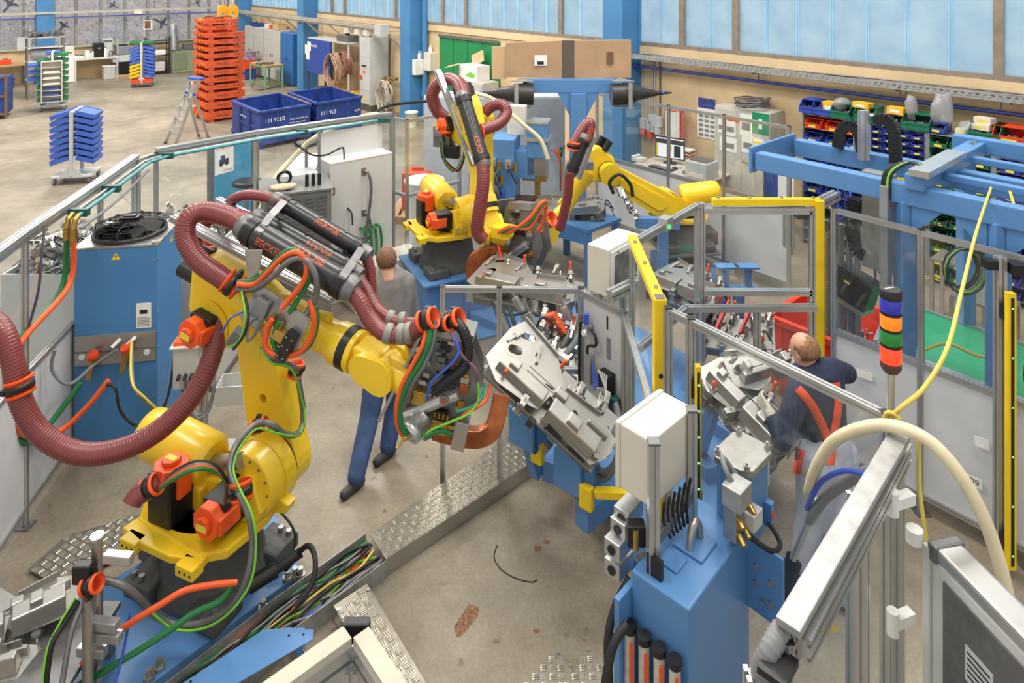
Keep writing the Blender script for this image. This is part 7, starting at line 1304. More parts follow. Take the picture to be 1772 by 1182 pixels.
# step platform behind the gantry
sp = T('step_platform', 'aluminium step platform with tread plates before the green bins', 'steps', tuple(Z(1660, 560)));
for k, (px, py, d, z) in enumerate(((1662, 450, 7.9, .95), (1700, 515, 7.4, .5))):
    c = P(px, py, d); Mq = frame(v3(c.x, c.y, 0), WU, None, UP); z = c.z; B(Mq).bx(-.25, .3, -.2, .2, z-.03, z).build('tread', mat('tread_plate', (160, 158, 150), .4, .6, .15, 30, .5, 80), sp)
    for x in (-.24, .28):
        for y in (-.18, .18): B(Mq).bar((x, y, 0), (x, y, z-.03), .04).build('leg', ALU, sp)
# ---- desk corner by the wall
dk0, dk1 = wto(1090, 1.3), wto(1218, 1.3)
dk = legs_table('desk', [wl(dk0, .35, 0), wl(dk1, .35, 0), wl(dk1, 1.3, 0), wl(dk0, 1.3, 0)], .74, mat('desk_top', (206, 196, 180), .5, 0, .05), LGR, 'pale desk with computer and printer against the wall', .0, .03, .05, False)
def on(px, py, z=.742): q = Z(px, py, z); return frame(q, WU, None, UP), q
Mq, q = on(1160, 282); mo = T('monitor', 'black computer monitor showing a bright web page', 'monitor', tuple(q)); Mq = Mq @ rotz(.25); B(Mq).bx(-.27, .27, -.03, .0, .08, .46).build('bezel', BLK, mo, .006); B(Mq).bx(-.25, .25, -.032, -.03, .10, .44).build('screen', glow('screen_white', (214, 214, 226), .5), mo); B(Mq).bx(-.25, .25, -.034, -.032, .34, .42).build('screen_header', mat('screen_dark', (60, 62, 60), .4), mo); B(Mq).bx(-.25, -.22, -.034, -.032, .1, .34).bx(-.02, .04, -.034, -.032, .22, .32).build('screen_block', TAGY, mo); B(Mq).bx(.08, .2, -.034, -.032, .12, .32).build('screen_text', INK, mo); B(Mq).cyl((0, 0, 0), (0, 0, .1), .03, n=10).box((0, 0, .006), (.22, .16, .012)).build('stand', BLK, mo)
Mq, q = on(1235, 318); pr_ = T('printer', 'grey office printer at the right end of the desk', 'printer', tuple(q)); Mq = frame(Z(1214, 306, .742), WU, None, UP); B(Mq).bx(-.2, .2, -.18, .2, 0, .27).build('body', LGR, pr_, .015); B(Mq).bx(-.16, .16, -.12, .14, .27, .285).build('output_tray', STD, pr_); B(Mq).bx(-.15, .15, -.19, -.18, .03, .09).build('paper_drawer', CRM, pr_)
Mq, q = on(1145, 292); kb = T('keyboard', 'black keyboard lying before the monitor', 'keyboard', tuple(q)); B(Mq).bx(-.22, .22, -.08, .08, 0, .02).build('body', BLK, kb, .005); B(Mq).bx(-.2, .2, -.06, .06, .02, .026).build('keys', STD, kb)
Mq, q = on(1106, 278); ph = T('telephone', 'grey desk telephone left of the monitor', 'telephone', tuple(q)); B(Mq).bx(-.1, .1, -.1, .1, 0, .06).build('body', CRM, ph, .01); B(Mq).bx(-.1, -.04, -.1, .1, .06, .09).build('handset', WHT, ph, .012)
for px, py, nm, lab, m in ((1168, 293, 'computer_mouse', 'small black mouse right of the keyboard', BLK), (1185, 300, 'barcode_scanner', 'dark barcode scanner lying on the desk', STD)):
    Mq, q = on(px, py); o = T(nm, lab, nm.split('_')[1], tuple(q)); B(Mq).sph((0, 0, .02), .05, 10, (1.2, .7, .5)).build('body', m, o); B(Mq).tube([(0, .03, .02), (.05, .12, .01), (.0, .2, .01)], .005, 5).build('cord', BLK, o)
Mq, q = on(1188, 275); ts = T('letter_tray', 'stack of letter trays with orange tray on the desk', 'tray', tuple(q))
for k, m in enumerate((CONT, ORA, STD)): B(Mq).bx(-.15, .15, -.12, .12, .03+k*.06, .04+k*.06).build('tray_level', m, ts); B(Mq).bx(-.13, .13, -.1, .1, .04+k*.06, .06+k*.06).build('paper_pile', PAP, ts)
ch_ = T('office_chair', 'black office chair tucked under the desk', 'chair', tuple(wl(wto(1145, 1.6), 1.7, 0))); q = wl(wto(1145, 1.6), 1.65, 0); Mq = frame(q, WU, None, UP)
B(Mq).bx(-.22, .22, -.2, .2, .44, .5).build('seat', BLK, ch_, .02); B(Mq).path([V((.2*math.cos(k*pi/8), -.22, .8+.12*math.sin(k*pi/8))) for k in range(9)], .03, 8).bx(-.2, .2, -.24, -.2, .55, .82).build('backrest', BLK, ch_); B(Mq).cyl((0, 0, .08), (0, 0, .44), .03, n=8).build('column', STD, ch_)
for k in range(5): a = k*2*pi/5; B(Mq).bar((0, 0, .08), (.28*math.cos(a), .28*math.sin(a), .05), .04).build('base_arm', BLK, ch_)
# grey cabinet with notices
pc0, pc1 = wto(1236, .52), wto(1331, .52); pc = T('paper_cabinet', 'grey steel cabinet covered with notices and a green sign', 'cabinet', tuple(wl((pc0+pc1)/2, .3, 0)))
wbox(B(), pc0, pc1, .03, .5, 0, 1.85).build('body', LG2, pc, .008)
for a, c in ((pc0+.01, (pc0+pc1)/2-.004), ((pc0+pc1)/2+.004, pc1-.01)): d_ = wbox(B(), a, c, .5, .515, .08, 1.82).build('door', LG2, pc, .003)
B(WM((pc0+pc1)/2+.04, .515, 1.0)).bar((0, -.03, 0), (.1, -.03, 0), .02).build('handle', STD, pc)
for i, (px, py, w_, h_) in enumerate(((1247, 218, .1, .22), (1264, 222, .2, .25), (1260, 250, .32, .24), (1291, 216, .22, .36), (1294, 250, .22, .28), (1312, 255, .2, .28))): q = W(px, py, .518); B(frame(q, WU, UP, None)).bx(-w_/2, w_/2, -h_/2, h_/2, 0, .003).build('notice', PAP, pc); B(frame(q, WU, UP, None)).bx(-w_*.35, w_*.35, -h_*.25, h_*.1, .003, .004).build('notice_print', GREYC, pc)
q = W(1316, 214, .518); B(frame(q, WU, UP, None)).bx(-.14, .14, -.17, .17, 0, .004).build('green_sign', mat('sign_green', (20, 140, 98), .5), pc); B(frame(q, WU, UP, None)).bx(-.03, .03, -.09, .07, .004, .006).build('sign_symbol', PAP, pc); B(frame(W(1268, 207, .518), WU, UP, None)).bx(-.1, .12, -.03, .03, 0, .004).build('red_sticker', BINR, pc)
q = wl((pc0+pc1)/2+.1, .33, 1.88); rr = random.Random(3); p = [q+V((.27*math.cos(k*.55)*(1+rr.uniform(-.15, .1)), .24*math.sin(k*.55)*(1+rr.uniform(-.15, .1)), .004*k/2+rr.uniform(0, .02))) for k in range(70)]; one(B().path(cat(p, 2), .012, 5), 'cable_coil', STD, 'large flat coil of dark cable on the grey cabinet', 'cable')
# wall calendar, flip folder, sockets, board
wc = T('wall_calendar', 'wall calendar with blue picture strip beside the grey cabinet', 'calendar', tuple(W(1223, 205, .01))); B(frame(W(1223, 205, .01), WU, UP, None)).bx(-.19, .19, -.36, .36, 0, .004).build('sheet', PAP, wc); B(frame(W(1223, 180, .014), WU, UP, None)).bx(-.18, .18, -.08, .1, 0, .003).build('picture', mat('calendar_blue', (60, 78, 150), .6, 0, .5, 14), wc)
for r_ in range(5):
    for c_ in range(3): B(frame(W(1223, 205, .014), WU, UP, None)).bx(-.16+c_*.115, -.07+c_*.115, -.33+r_*.085, -.28+r_*.085, 0, .002).build('month_print', GREYC, wc)
ff = T('flip_folder', 'wall mounted flip folder with red frames', 'folder', tuple(W(1170, 217, .02)))
for k, a in enumerate((0, .5, .9, 1.2)): Mq = frame(W(1165+k*6, 217, .02), WU*math.cos(a)+WN*math.sin(a), UP, None) if k else frame(W(1150, 216, .02), WU, UP, None); w_ = .42 if k == 0 else .3; B(Mq).bx(0, w_, -.3, .3, 0, .006).build('frame_leaf', BINR, ff); B(Mq).bx(.02, w_-.02, -.28, .28, .006, .008).build('page', PAP, ff)
for i, (px, py, m) in enumerate(((1118, 212, BINR), (1129, 216, BINR), (1133, 206, LGR), (1142, 210, LGR))): q = W(px, py, .02); o = T('power_socket', ['red and white power plug hanging left on the beige wall', 'second red power plug on the beige wall', 'grey socket box beside the power plugs', 'grey socket box nearest the flip folder'][i], 'socket', tuple(q)); B(frame(q, WU, UP, None)).bx(-.07, .07, -.1, .1, 0, .12).build('housing', LGR, o, .01); B(frame(q-UP*.16, WU, UP, None)).bx(-.05, .05, -.08, .06, .02, .12).build('plug', m, o, .015); B().cyl(q+UP*.1, V((q.x, q.y, 2.45)), .016, n=6).build('conduit', LGR if i != 3 else STD, o)
nb = T('notice_board', 'blue board with paper ruler sheet and yellow top bar', 'board', tuple(wl(wto(1335, 1.2), 1.2, 0))); t0_, t1_ = wto(1322, 1.2), wto(1346, 1.2); wbox(B(), t0_, t1_, 1.18, 1.2, .4, 1.55).build('panel', CONT, nb); wbox(B(), t1_, t1_+.24, 1.18, 1.2, .3, 1.6).build('paper_sheet', PAP, nb); wbox(B(), t0_-.15, t1_, 1.2, 1.22, 1.52, 1.56).build('yellow_bar', SYEL, nb)
for k in range(14): wbox(B(), t1_+.16, t1_+.22, 1.2, 1.203, .4+k*.08, .41+k*.08).build('ruler_mark', INK, nb)
B().bar(wl(t0_, 1.19, 0), wl(t0_, 1.19, 1.5), .03).build('leg', STD, nb); B().bar(wl(t1_+.2, 1.19, 0), wl(t1_+.2, 1.19, 1.5), .03).build('leg', STD, nb)
bw = T('parts_bowl', 'dark bowl full of small copper electrode tips', 'bowl', tuple(Z(1290, 340, .8))); q = wl(wto(1290, 2.05), 2.05, .7); B().lathe([(0, .1), (.03, .19), (.05, .2), (.05, .18), (.02, .1)], q, UP, 24).build('dish', BLK, bw); lumps(.3, .3, .04, 90, random.Random(1), .016, B(Matrix.Translation(q))).build('copper_tips', COP, bw, kind='stuff'); B().cyl(V((q.x, q.y, 0)), q, .03, n=8).build('stand', STD, bw)
# ================================================================== blue tee frame with horns, carton, stationary welder, monitor cabinet
tf_ = T('tee_frame', 'blue steel tee frame carrying the black horns', 'frame', (1.05, 10.8, 0)); X0 = lambda px, d: (px-CX)*d/FPX
B().bx(X0(905, 10.8), X0(1062, 10.8), 10.72, 10.88, 2.22, 2.43).build('top_beam', BLU, tf_, .012); B().bx(X0(986, 10.8), X0(1014, 10.8), 10.68, 10.9, 0, 2.22).build('column', BLU, tf_, .012)
for s_ in (-1, 1): xb = X0(986 if s_ < 0 else 1014, 10.8); B().plate([(0, 0), (s_*.2, 0), (0, -.38)] if s_ < 0 else [(0, 0), (0, -.38), (s_*.2, 0)], .12, frame((xb, 10.85, 2.22), (1, 0, 0), (0, 0, 1), (0, -1, 0))).build('gusset', BLU, tf_)
for s_, px in ((-1, 909), (1, 1072)):
    c = P(px, 163, 10.6); r_ = T('horn', ['black funnel horn at the left end of the tee frame', 'black funnel horn at the right end of tee frame'][s_ > 0], 'horn', tuple(c)); k = s_
    B().lathe([(-.13, .165), (.12, .165), (.15, .16), (.20, .13), (.62, .035), (.82, .012)], c, (k, .05, .02), 26).build('funnel', mat('horn_black', (46, 44, 44), .4), r_); B().lathe([(-.131, .15), (-.128, .15)], c, (k, .05, .02), 24).build('mouth', mat('horn_inside', (96, 110, 130), .6), r_); B().lathe([(.66, .034), (.70, .027)], c, (k, .05, .02), 16).build('blue_band', BLC, r_)
    for zz in (.2, -.2): B().plate([(-.18, -.15), (.18, -.15), (0, .2)] if k > 0 else [(-.18, -.15), (0, .2), (.18, -.15)], .012, frame(c+V((.05*k, .1, zz)), (1, 0, 0), (0, 1, 0), None)).build('bracket_plate', GALV, r_)
    B().bx(-.03, .03, -.012, .012, -.2, .2, Matrix.Translation(c+V((.14*k, -.17, 0)))).build('bracket_strap', GALV, r_)
cb_ = T('large_carton', 'long brown cardboard box with dark tape resting on the tee frame', 'carton', (.9, 10.8, 2.43))
q = [P(875, 136, 10.95), P(972, 134, 10.85), P(994, 134, 10.85), P(1092, 132, 10.9)]; z0, z1 = 2.435, 3.03
for i, m in enumerate((CARD, mat('tape_dark', (92, 84, 76), .6), CARD)): a, c = V((q[i].x, q[i].y, 0)), V((q[i+1].x, q[i+1].y, 0)); z1l = z1-.05 if i == 0 else z1; B().add([a+UP*z0, c+UP*z0, c+UP*z1, a+UP*z1l]+[p+V((0, .14, 0)) for p in (a+UP*z0, c+UP*z0, c+UP*z1, a+UP*z1l)], [(0, 1, 2, 3), (7, 6, 5, 4), (0, 4, 5, 1), (1, 5, 6, 2), (2, 6, 7, 3), (3, 7, 4, 0)]).build('tape_band' if i == 1 else 'carton_wall', m, cb_)
B().bx(X0(925, 10.85), X0(947, 10.85), 10.865, 10.87, 2.63, 2.80).build('shipping_label', PAP, cb_); B().bx(X0(930, 10.85), X0(941, 10.85), 10.86, 10.866, 2.65, 2.70).build('barcode', INK, cb_); B().bx(X0(1050, 10.87), X0(1061, 10.87), 10.855, 10.86, 2.66, 2.85).build('handling_mark', mat('print_brown', (110, 84, 64), .8), cb_)
B().bx(X0(851, 11), X0(876, 11), 10.98, 11.02, 2.4, 2.92).build('flap', CARDL, cb_)
# grey cabinet with open cartons in front of the green door
oc_ = T('steel_cabinet', 'pale cabinet with cartons before the green door', 'cabinet', tuple(wl(wto(825, .7), .5, 0)), 'cabinets along the window wall'); t0_, t1_ = wto(795, .7), wto(835, .7); wbox(B(), t0_, t1_, .2, .7, 0, 1.5).build('body', LG2, oc_, .01); wbox(B(), t0_+.02, (t0_+t1_)/2, .7, .715, .05, 1.45).build('door', LG2, oc_); wbox(B(), (t0_+t1_)/2+.01, t1_-.02, .7, .715, .05, 1.45).build('door', LG2, oc_)
oc2 = T('open_carton', 'open carton with green leaf print on the pale cabinet', 'carton', tuple(wl(wto(818, .5), .45, 1.5))); Mq = WM(wto(818, .5), .45, 1.501); openbox(.7, .4, .36, .01, None, Mq).build('carton_wall', PAP, oc2); B(Mq).bar((-.35, -.2, .36), (-.6, -.4, .28), .4, .01).build('flap', CARDL, oc2); B(Mq).bar((-.1, .2, .36), (-.2, .25, .62), .5, .01, (0, 1, 0)).build('flap', CARDL, oc2); B(Mq).plate([(-.2, -.05), (0, .06), (.2, 0), (.1, -.08)], .003, frame((.1, -.203, .15), (1, 0, 0), (0, 0, 1), None)).build('leaf_print', LGN, oc2); B(Mq).bx(-.3, .3, -.15, .15, .2, .3).build('paper_ream', PAP, oc2)
# stationary blue spot welder
sw2 = T('stationary_welder', 'blue stationary spot welder with valves and cylinder head', 'welding machine', (.05, 9.9, 0)); Mq = frame((-.02, 9.75, 0), (.98, -.2, 0), None, UP)
B(Mq).bx(-.30, .05, 0, .5, 0, 1.72).build('column', BLU, sw2, .015); B(Mq).bx(-.1, .34, .08, .42, 1.15, 1.55).build('upper_arm', BLU, sw2, .015); B(Mq).bx(.22, .52, .06, .36, 1.45, 1.95).build('cylinder_housing', BLU, sw2, .02); B(Mq).bx(.2, .54, .04, .38, 1.7, 1.74).bx(.21, .53, .05, .37, 1.95, 1.98).build('clamp_ring', ALU, sw2); B(Mq).bx(.22, .5, .08, .34, 1.2, 1.45).build('ram', SHEET, sw2, .01); B(Mq).bx(.15, .5, .1, .3, 1.12, 1.2).bx(.32, .4, .16, .24, .78, 1.12).build('electrode_holder', BRS, sw2, .006); B(Mq).bx(.05, .3, .1, .3, .45, .85).build('lower_arm', mat('copper_dark', (120, 70, 58), .45, .5), sw2)
for k, (x, zz) in enumerate(((-.25, 1.4), (-.02, 1.38), (-.2, 1.0), (-.1, .65), (-.22, 1.2))): B(Mq).bx(x-.05, x+.05, -.08, 0, zz-.06, zz+.06).build('air_valve', ALU, sw2, .008); B(Mq).cyl((x+.1, -.06, zz-.1), (x+.1, -.06, zz+.02), .028, n=10).build('regulator_knob', BLC if k in (2, 3) else BRS, sw2); B(Mq).tube([(x, -.08, zz), (x+.05, -.12, zz-.1), (x+.12, -.1, zz-.25)], .01, 6).build('air_hose', RUB, sw2)
B(Mq).bx(-.12, .16, .3, .45, 1.72, 2.15).build('control_box', CRM, sw2, .012); cab([(805, 160, 9.6), (850, 170, 9.6), (905, 215, 9.5), (935, 242, 9.5), (948, 275, 9.5)], .03, MATS['hose_ivory'], 'cream_hose', 'cream hose arching over the blue stationary welder', 'hose'); 
for k, m in enumerate((BINR, ORH, GRN)): cab([(953+k*12, 258-k*3, 11.4), (965+k*2, 268, 11.35), (970, 290, 11.3), (970, 330, 11.3)], .016, m, 'wall_hose', f'{["red", "orange", "green"][k]} hose dropping on the cabinet behind the right robot', 'hose')
# blue table with fixtures under the right robot
bt_ = T('fixture_table', 'blue steel table under the right robot arm', 'table', (.85, 9.2, 0)); slab([(.25, 9.55), (1.0, 8.9), (1.5, 9.35), (.8, 10.1)], .70, .75).build('table_top', BLU, bt_, .006)
for p in ((.3, 9.55), (1.0, 8.98), (1.42, 9.35), (.8, 10.0)): B().bar(v3(*p, 0), v3(*p, .7), .1).build('leg', BLU, bt_)
B().bar(v3(.3, 9.5, .62), v3(1.0, 8.95, .62), .06, .16).build('apron', BLU, bt_); jig('jig of bright plates and blocks on the blue table', pframe(P(925, 388, 9.3), P(1045, 375, 9.2), P(930, 345, 9.9)), .95, .5, 11, 10, 'flat bright bracket panel on the blue table', legs=0)
gs_ = T('gripper_stand', 'blue stand with silver gripper and black hose right of table', 'stand', (1.85, 8.6, 0)); B().bar(v3(1.9, 8.6, 0), v3(1.9, 8.6, .9), .12).build('column', BLU, gs_, .01); B().bar(v3(1.55, 8.5, 1.0), v3(2.1, 8.6, .95), .1, .14).build('arm', BLU, gs_, .01); lumps(.45, .3, 0, 50, random.Random(6), .05, B(frame(P(1085, 350, 8.5), (.5, 0, -.8), None, (.8, 0, .5)))).build('gripper', STL, gs_, kind='stuff'); B().tube(P4([(1062, 335, 8.5), (1055, 315, 8.5), (1072, 302, 8.5), (1090, 318, 8.5), (1095, 340, 8.5)]), .022, 8).build('black_hose', RUB, gs_)
st_ = T('blue_rest', 'blue support stand with two cradles before the far fence', 'stand', (2.35, 7.2, 0)); c = V((X0(1278, 7.2), 7.2, 0)); B().bar(c, c+UP*.75, .1).build('column', BLU, st_, .008); B().bx(-.2, .2, -.05, .05, .72, .8, Matrix.Translation(c)).build('cross_arm', BLU, st_, .006); B().cyl(c+UP*.45, c+UP*.75, .06, n=14).build('sleeve', BLU, st_)
for x in (-.14, .10): B().bx(x-.03, x+.03, -.03, .03, .8, 1.0, Matrix.Translation(c)).build('cradle_post', BLU, st_); B().bx(x-.1, x+.1, -.06, .06, 1.0, 1.02, Matrix.Translation(c)).build('cradle_plate', BLU, st_)
# cream cabinet with window on the partition
mc_ = T('display_cabinet', 'cream cabinet with glazed door above the turntable partition', 'cabinet', tuple(P(1054, 442, 5.2))); Mq = frame(P(1054, 516, 5.15), (.66, .75, 0), (-.75, .66, 0), UP); B(Mq).bx(0, .44, 0, .20, 0, .36).build('housing', CRM, mc_, .008); d_ = B(Mq).bx(.02, .42, -.012, 0, .02, .34).build('door', WHT, mc_, .004); B(Mq).bx(.06, .38, -.015, -.012, .05, .30).build('window', mat('smoked_glass', (120, 122, 120), .12, 0, .3, 6), d_); tri(Mq @ frame((.33, -.015, .1), (1, 0, 0), (0, 0, 1), None), .04, mc_); B(Mq).cyl((.1, -.012, .32), (.1, -.02, .32), .008, n=8).build('lock', STD, mc_)
for x in (.05, .38): B().prof(Mq @ V((x, .12, -.9)), Mq @ V((x, .12, .0)), .05).build('post', ALU, mc_)
B().prof(P(1055, 512, 4.95), P(1100, 490, 5.15), .07, .07).build('cantilever', GALV, mc_)
# ================================================================== floor duct, tread plates
TR2 = mat('tread_bar_highlight', (198, 192, 178), .34, .7, .12, 30)  # pale bars on a duller sheet: highlights and dark gaps put into colour
TRD = mat('tread_aluminium', (150, 144, 132), .4, .75, .1, 20)
def tread(name, pts, label, cat_='tread plate', parent=None, th=.006, pit=.05):
    q = [V(p) for p in pts]; o_ = q[0]; x = (q[1]-q[0]).normalized(); nz = x.cross(q[-1]-q[0]).normalized(); nz = nz if nz.z > 0 else -nz; y = nz.cross(x); M = frame(o_, x, y, nz); Mi = M.inverted(); l = [Mi @ p for p in q]
    r = T(name, label, cat_, tuple(o_)); n = len(q); B(M).plate([(p.x, p.y) for p in l], th, None, (), -th).build('sheet', TRD, r); b = B(M)
    def ins(px, py):
        c_ = False
        for i in range(n):
            a, d = l[i], l[i-1]
            if (a.y > py) != (d.y > py) and px < (d.x-a.x)*(py-a.y)/(d.y-a.y)+a.x: c_ = not c_
        return c_
    x0, x1 = min(p.x for p in l), max(p.x for p in l); y0, y1 = min(p.y for p in l), max(p.y for p in l)
    for i in range(int((x1-x0)/pit)+1):
        for j in range(int((y1-y0)/pit)+1):
            cx_, cy = x0+(i+.5)*pit, y0+(j+.5)*pit
            if not (ins(cx_-.02, cy-.02) and ins(cx_+.02, cy+.02)): continue
            for k in (-1, 0, 1):
                dx, dy = ((k*.013, 0) if (i+j) % 2 else (0, k*.013)); lx, ly = ((.004, .02) if (i+j) % 2 else (.02, .004))
                a = .5; ca, sa = math.cos(a), math.sin(a)
                f = lambda u, v_, h: (cx_+(dx+u), cy+(dy+v_), h)
                b.add([f(-lx, -ly, 0), f(lx, -ly, 0), f(lx, ly, 0), f(-lx, ly, 0), f(-lx*.5, -ly*.8, .005), f(lx*.5, -ly*.8, .005), f(lx*.5, ly*.8, .005), f(-lx*.5, ly*.8, .005)], [(4, 5, 6, 7), (0, 1, 5, 4), (1, 2, 6, 5), (2, 3, 7, 6), (3, 0, 4, 7)])
    b.build('tread_pattern', TR2, r, kind='stuff')
    for p in l: c_ = (sum(l, V())/n-p)*.12+p; B(M).cyl((c_.x, c_.y, 0), (c_.x, c_.y, .006), .012, n=8).build('screw', STL, r)
    return r
ta = [Z(640, 925, .12), Z(668, 968, .12), Z(925, 797, .12), Z(880, 755, .12)]; t1 = tread('tread_plate', [ta[1], ta[2], ta[3], ta[0]], 'long tread plate cover leading toward the turntable'); B().bar(ta[1]-UP*.06, ta[2]-UP*.06, .004, .12).build('skirt', SHEET, t1)
tread('tread_plate', [Z(577, 1048, .12), Z(665, 1200, .12), Z(748, 1200, .12), Z(635, 1010, .12)], 'tread plate branching toward the bottom edge of the picture'); tread('tread_plate', [Z(48, 985, .03), Z(98, 1012, .03), Z(230, 955, .03), Z(290, 925, .03), Z(285, 878, .03), Z(115, 927, .03)], 'grey tread plate behind the base of left robot')
tread('tread_plate', [Z(905, 1195, .02), Z(990, 1195, .02), Z(990, 1150, .02), Z(966, 1125, .02)], 'left of two small tread plates at bottom centre'); tread('tread_plate', [Z(975, 1195, .04), Z(1045, 1195, .04), Z(1045, 1150, .04), Z(1017, 1120, .04)], 'right of two small tread plates at bottom centre')
dl = [Z(633, 923, .12), Z(480, 1032, .12), Z(250, 1210, .12)]; dr = [Z(668, 970, .12), Z(507, 1088, .12), Z(370, 1200, .12)]
du = T('cable_trough', 'open floor trough full of cables beside the left robot', 'cable trough', (dl[1].x, dl[1].y, 0))
for l in (dl, dr):
    for a, c in zip(l[:-1], l[1:]): B().bar(a-UP*.06, c-UP*.06, .004, .12).build('trough_wall', GALV, du)
B().add([V((p.x, p.y, .004)) for p in dl+dr[::-1]], [(0, 1, 4, 5), (1, 2, 3, 4)]).build('trough_floor', STD, du); B().bar(dr[1]-UP*.06, V((dr[1].x+.2, dr[1].y-.25, .06)), .004, .12).build('trough_wall', GALV, du)
rr = random.Random(12); cmix = [ORH, GRN, RUB, GREYC, STD, ORH, GREYC, RUB, LGN, YEC, GREYC, STD, RUB, BLC, GREYC, GRN, ORH, GREYC]
for k, m in enumerate(cmix):
    p = []; f0 = (k+.5)/len(cmix)
    for s_ in range(9):
        u = s_/8; a = dl[0].lerp(dl[1], u*2) if u < .5 else dl[1].lerp(dl[2], u*2-1); c = dr[0].lerp(dr[1], u*2) if u < .5 else dr[1].lerp(dr[2], u*2-1); f = min(.93, max(.07, f0+rr.uniform(-.16, .16))); p.append(V((0, 0, .03+.05*((k*7) % 5)/4+rr.uniform(0, .02)))+V((a.lerp(c, f).x, a.lerp(c, f).y, 0)))
    one(B().tube(p, (.017 if m in (ORH, GRN) else .009), 7, 5), 'trough_cable', m, f'{({ORH: "orange", GRN: "green", RUB: "black", GREYC: "pale grey", STD: "dark grey", LGN: "light green", YEC: "yellow", BLC: "blue"})[m]} cable lying {ORDN[k] if k < 15 else ("sixteenth", "seventeenth", "eighteenth")[k-15]} from the robot side in floor trough', 'cable', 'cables in the floor trough')
bc_ = T('cover_sheet', 'flat blue cover sheet over the floor trough', 'cover', tuple(Z(440, 1150, .2))); slab([tuple(Z(*p, .22))[:2] for p in ((290, 1200), (455, 1090), (500, 1086), (543, 1090), (541, 1106), (380, 1200))], .215, .22).build('sheet', BLU, bc_)
for px, py in ((330, 1180), (500, 1100), (525, 1098)): B().cyl(Z(px, py, .22), Z(px, py, .22)+UP*.004, .007, n=8).build('screw', BLK, bc_)
for p in ((320, 1195), (520, 1096)): q = Z(*p, .2); B().bar(V((q.x, q.y, 0)), V((q.x, q.y, .215)), .04).build('support', BLU, bc_)
# clamp post and pressed parts at the lower left
cp2 = T('clamp_post', 'steel tube post with orange cable clamp in the lower left corner', 'post', (-2.25, 3.75, 0)); pt_ = P(168, 930, 3.82); B().cyl(V((pt_.x, pt_.y, 0)), pt_, .03, n=14).build('tube', STL, cp2); pb_ = P(152, 1035, 3.7); B().cyl(V((pb_.x, pb_.y, 0)), pb_, .028, n=14).build('tube', STL, cp2); B().cyl(P(168, 930, 3.82), P(168, 926, 3.82), .036, n=14).build('top_plate', ALU, cp2)
for px, py in ((180, 1080), (186, 1100), (205, 965), (160, 1125)): B().box((0, 0, 0), (.16, .05, .05), frame(P(px, py, 3.74), (.9, -.1, .42), None, UP)).build('cross_clamp', ALU, cp2, .006)
B().box((0, 0, 0), (.1, .06, .1), frame(P(145, 990, 3.75), (.9, 0, .3), None, UP)).build('clamp_body', BLK, cp2, .01); hclamp(P(158, 1012, 3.72), (.8, -.2, .35), .036, None, 'orange cable clamp on the lower left steel post')
for l, m, r_, lab in (([(135, 1040, 3.68), (110, 1080, 3.62), (88, 1120, 3.55), (78, 1200, 3.5)], RUB, .016, 'black cable dropping left of the clamp post'), ([(130, 1035, 3.67), (100, 1085, 3.6), (80, 1130, 3.53), (72, 1200, 3.48)], LGN, .006, 'light green wire dropping left of the clamp post'), ([(140, 1050, 3.68), (122, 1100, 3.6), (105, 1200, 3.5)], STD, .014, 'grey cable dropping beside the clamp post'), ([(410, 1008, 4.0), (370, 1012, 3.95), (320, 1022, 3.9), (280, 1045, 3.85), (210, 1090, 3.8), (105, 1182, 3.7)], ORH, .017, 'orange hose passing below the robot base'), ([(405, 1010, 4.02), (380, 1040, 3.97), (335, 1062, 3.92), (280, 1100, 3.85), (200, 1150, 3.78), (130, 1190, 3.75)], GRN, .017, 'green hose passing below the robot base'), ([(225, 1060, 3.85), (215, 1120, 3.8), (195, 1200, 3.7)], BLC, .008, 'thin blue cable behind the clamp post'), ([(470, 870, 4.9), (505, 910, 4.75), (510, 945, 4.7), (495, 975, 4.6)], RUB, .008, 'thin black cable on floor beside the blue base plate'), ([(495, 985, 4.5), (530, 945, 4.4), (545, 965, 4.3), (540, 1010, 4.2), (510, 1050, 4.12)], RUB, .017, 'thick black cable curving into the floor trough')): cab(l, r_, m, 'floor_cable', lab)
cn = T('heavy_connector', 'long black cable connector beside the left robot base', 'connector', tuple(P(465, 990, 4.3))); B().cyl(P(430, 1015, 4.28), P(478, 985, 4.38), .045, n=6).build('connector_shell', BLK, cn); B().cyl(P(478, 985, 4.38), P(522, 955, 4.46), .03, n=12).build('boot', RUB, cn)
sd = T('parts_stand', 'low grey stand under pressed parts in the lower left corner', 'stand', tuple(V((-2.7, 3.75, 0)))); B().bx(-3.1, -2.35, 3.45, 4.1, .3, .33).build('stand_top', STD, sd)
for x in (-3.05, -2.4):
    for y in (3.5, 4.05): B().bx(x-.03, x+.03, y-.03, y+.03, 0, .3).build('leg', STD, sd)
panel_part('large pressed panel with oval hole lying at lower left', frame((-3.05, 3.62, .36), (.83, .55, .05), (-.5, .8, .12), None), .62, .4, 3, .02); panel_part('small galvanised pressed part lying at lower left corner', frame((-3.0, 3.42, .42), (.95, .2, .1), (-.2, .9, .2), None), .5, .22, 4, .02)
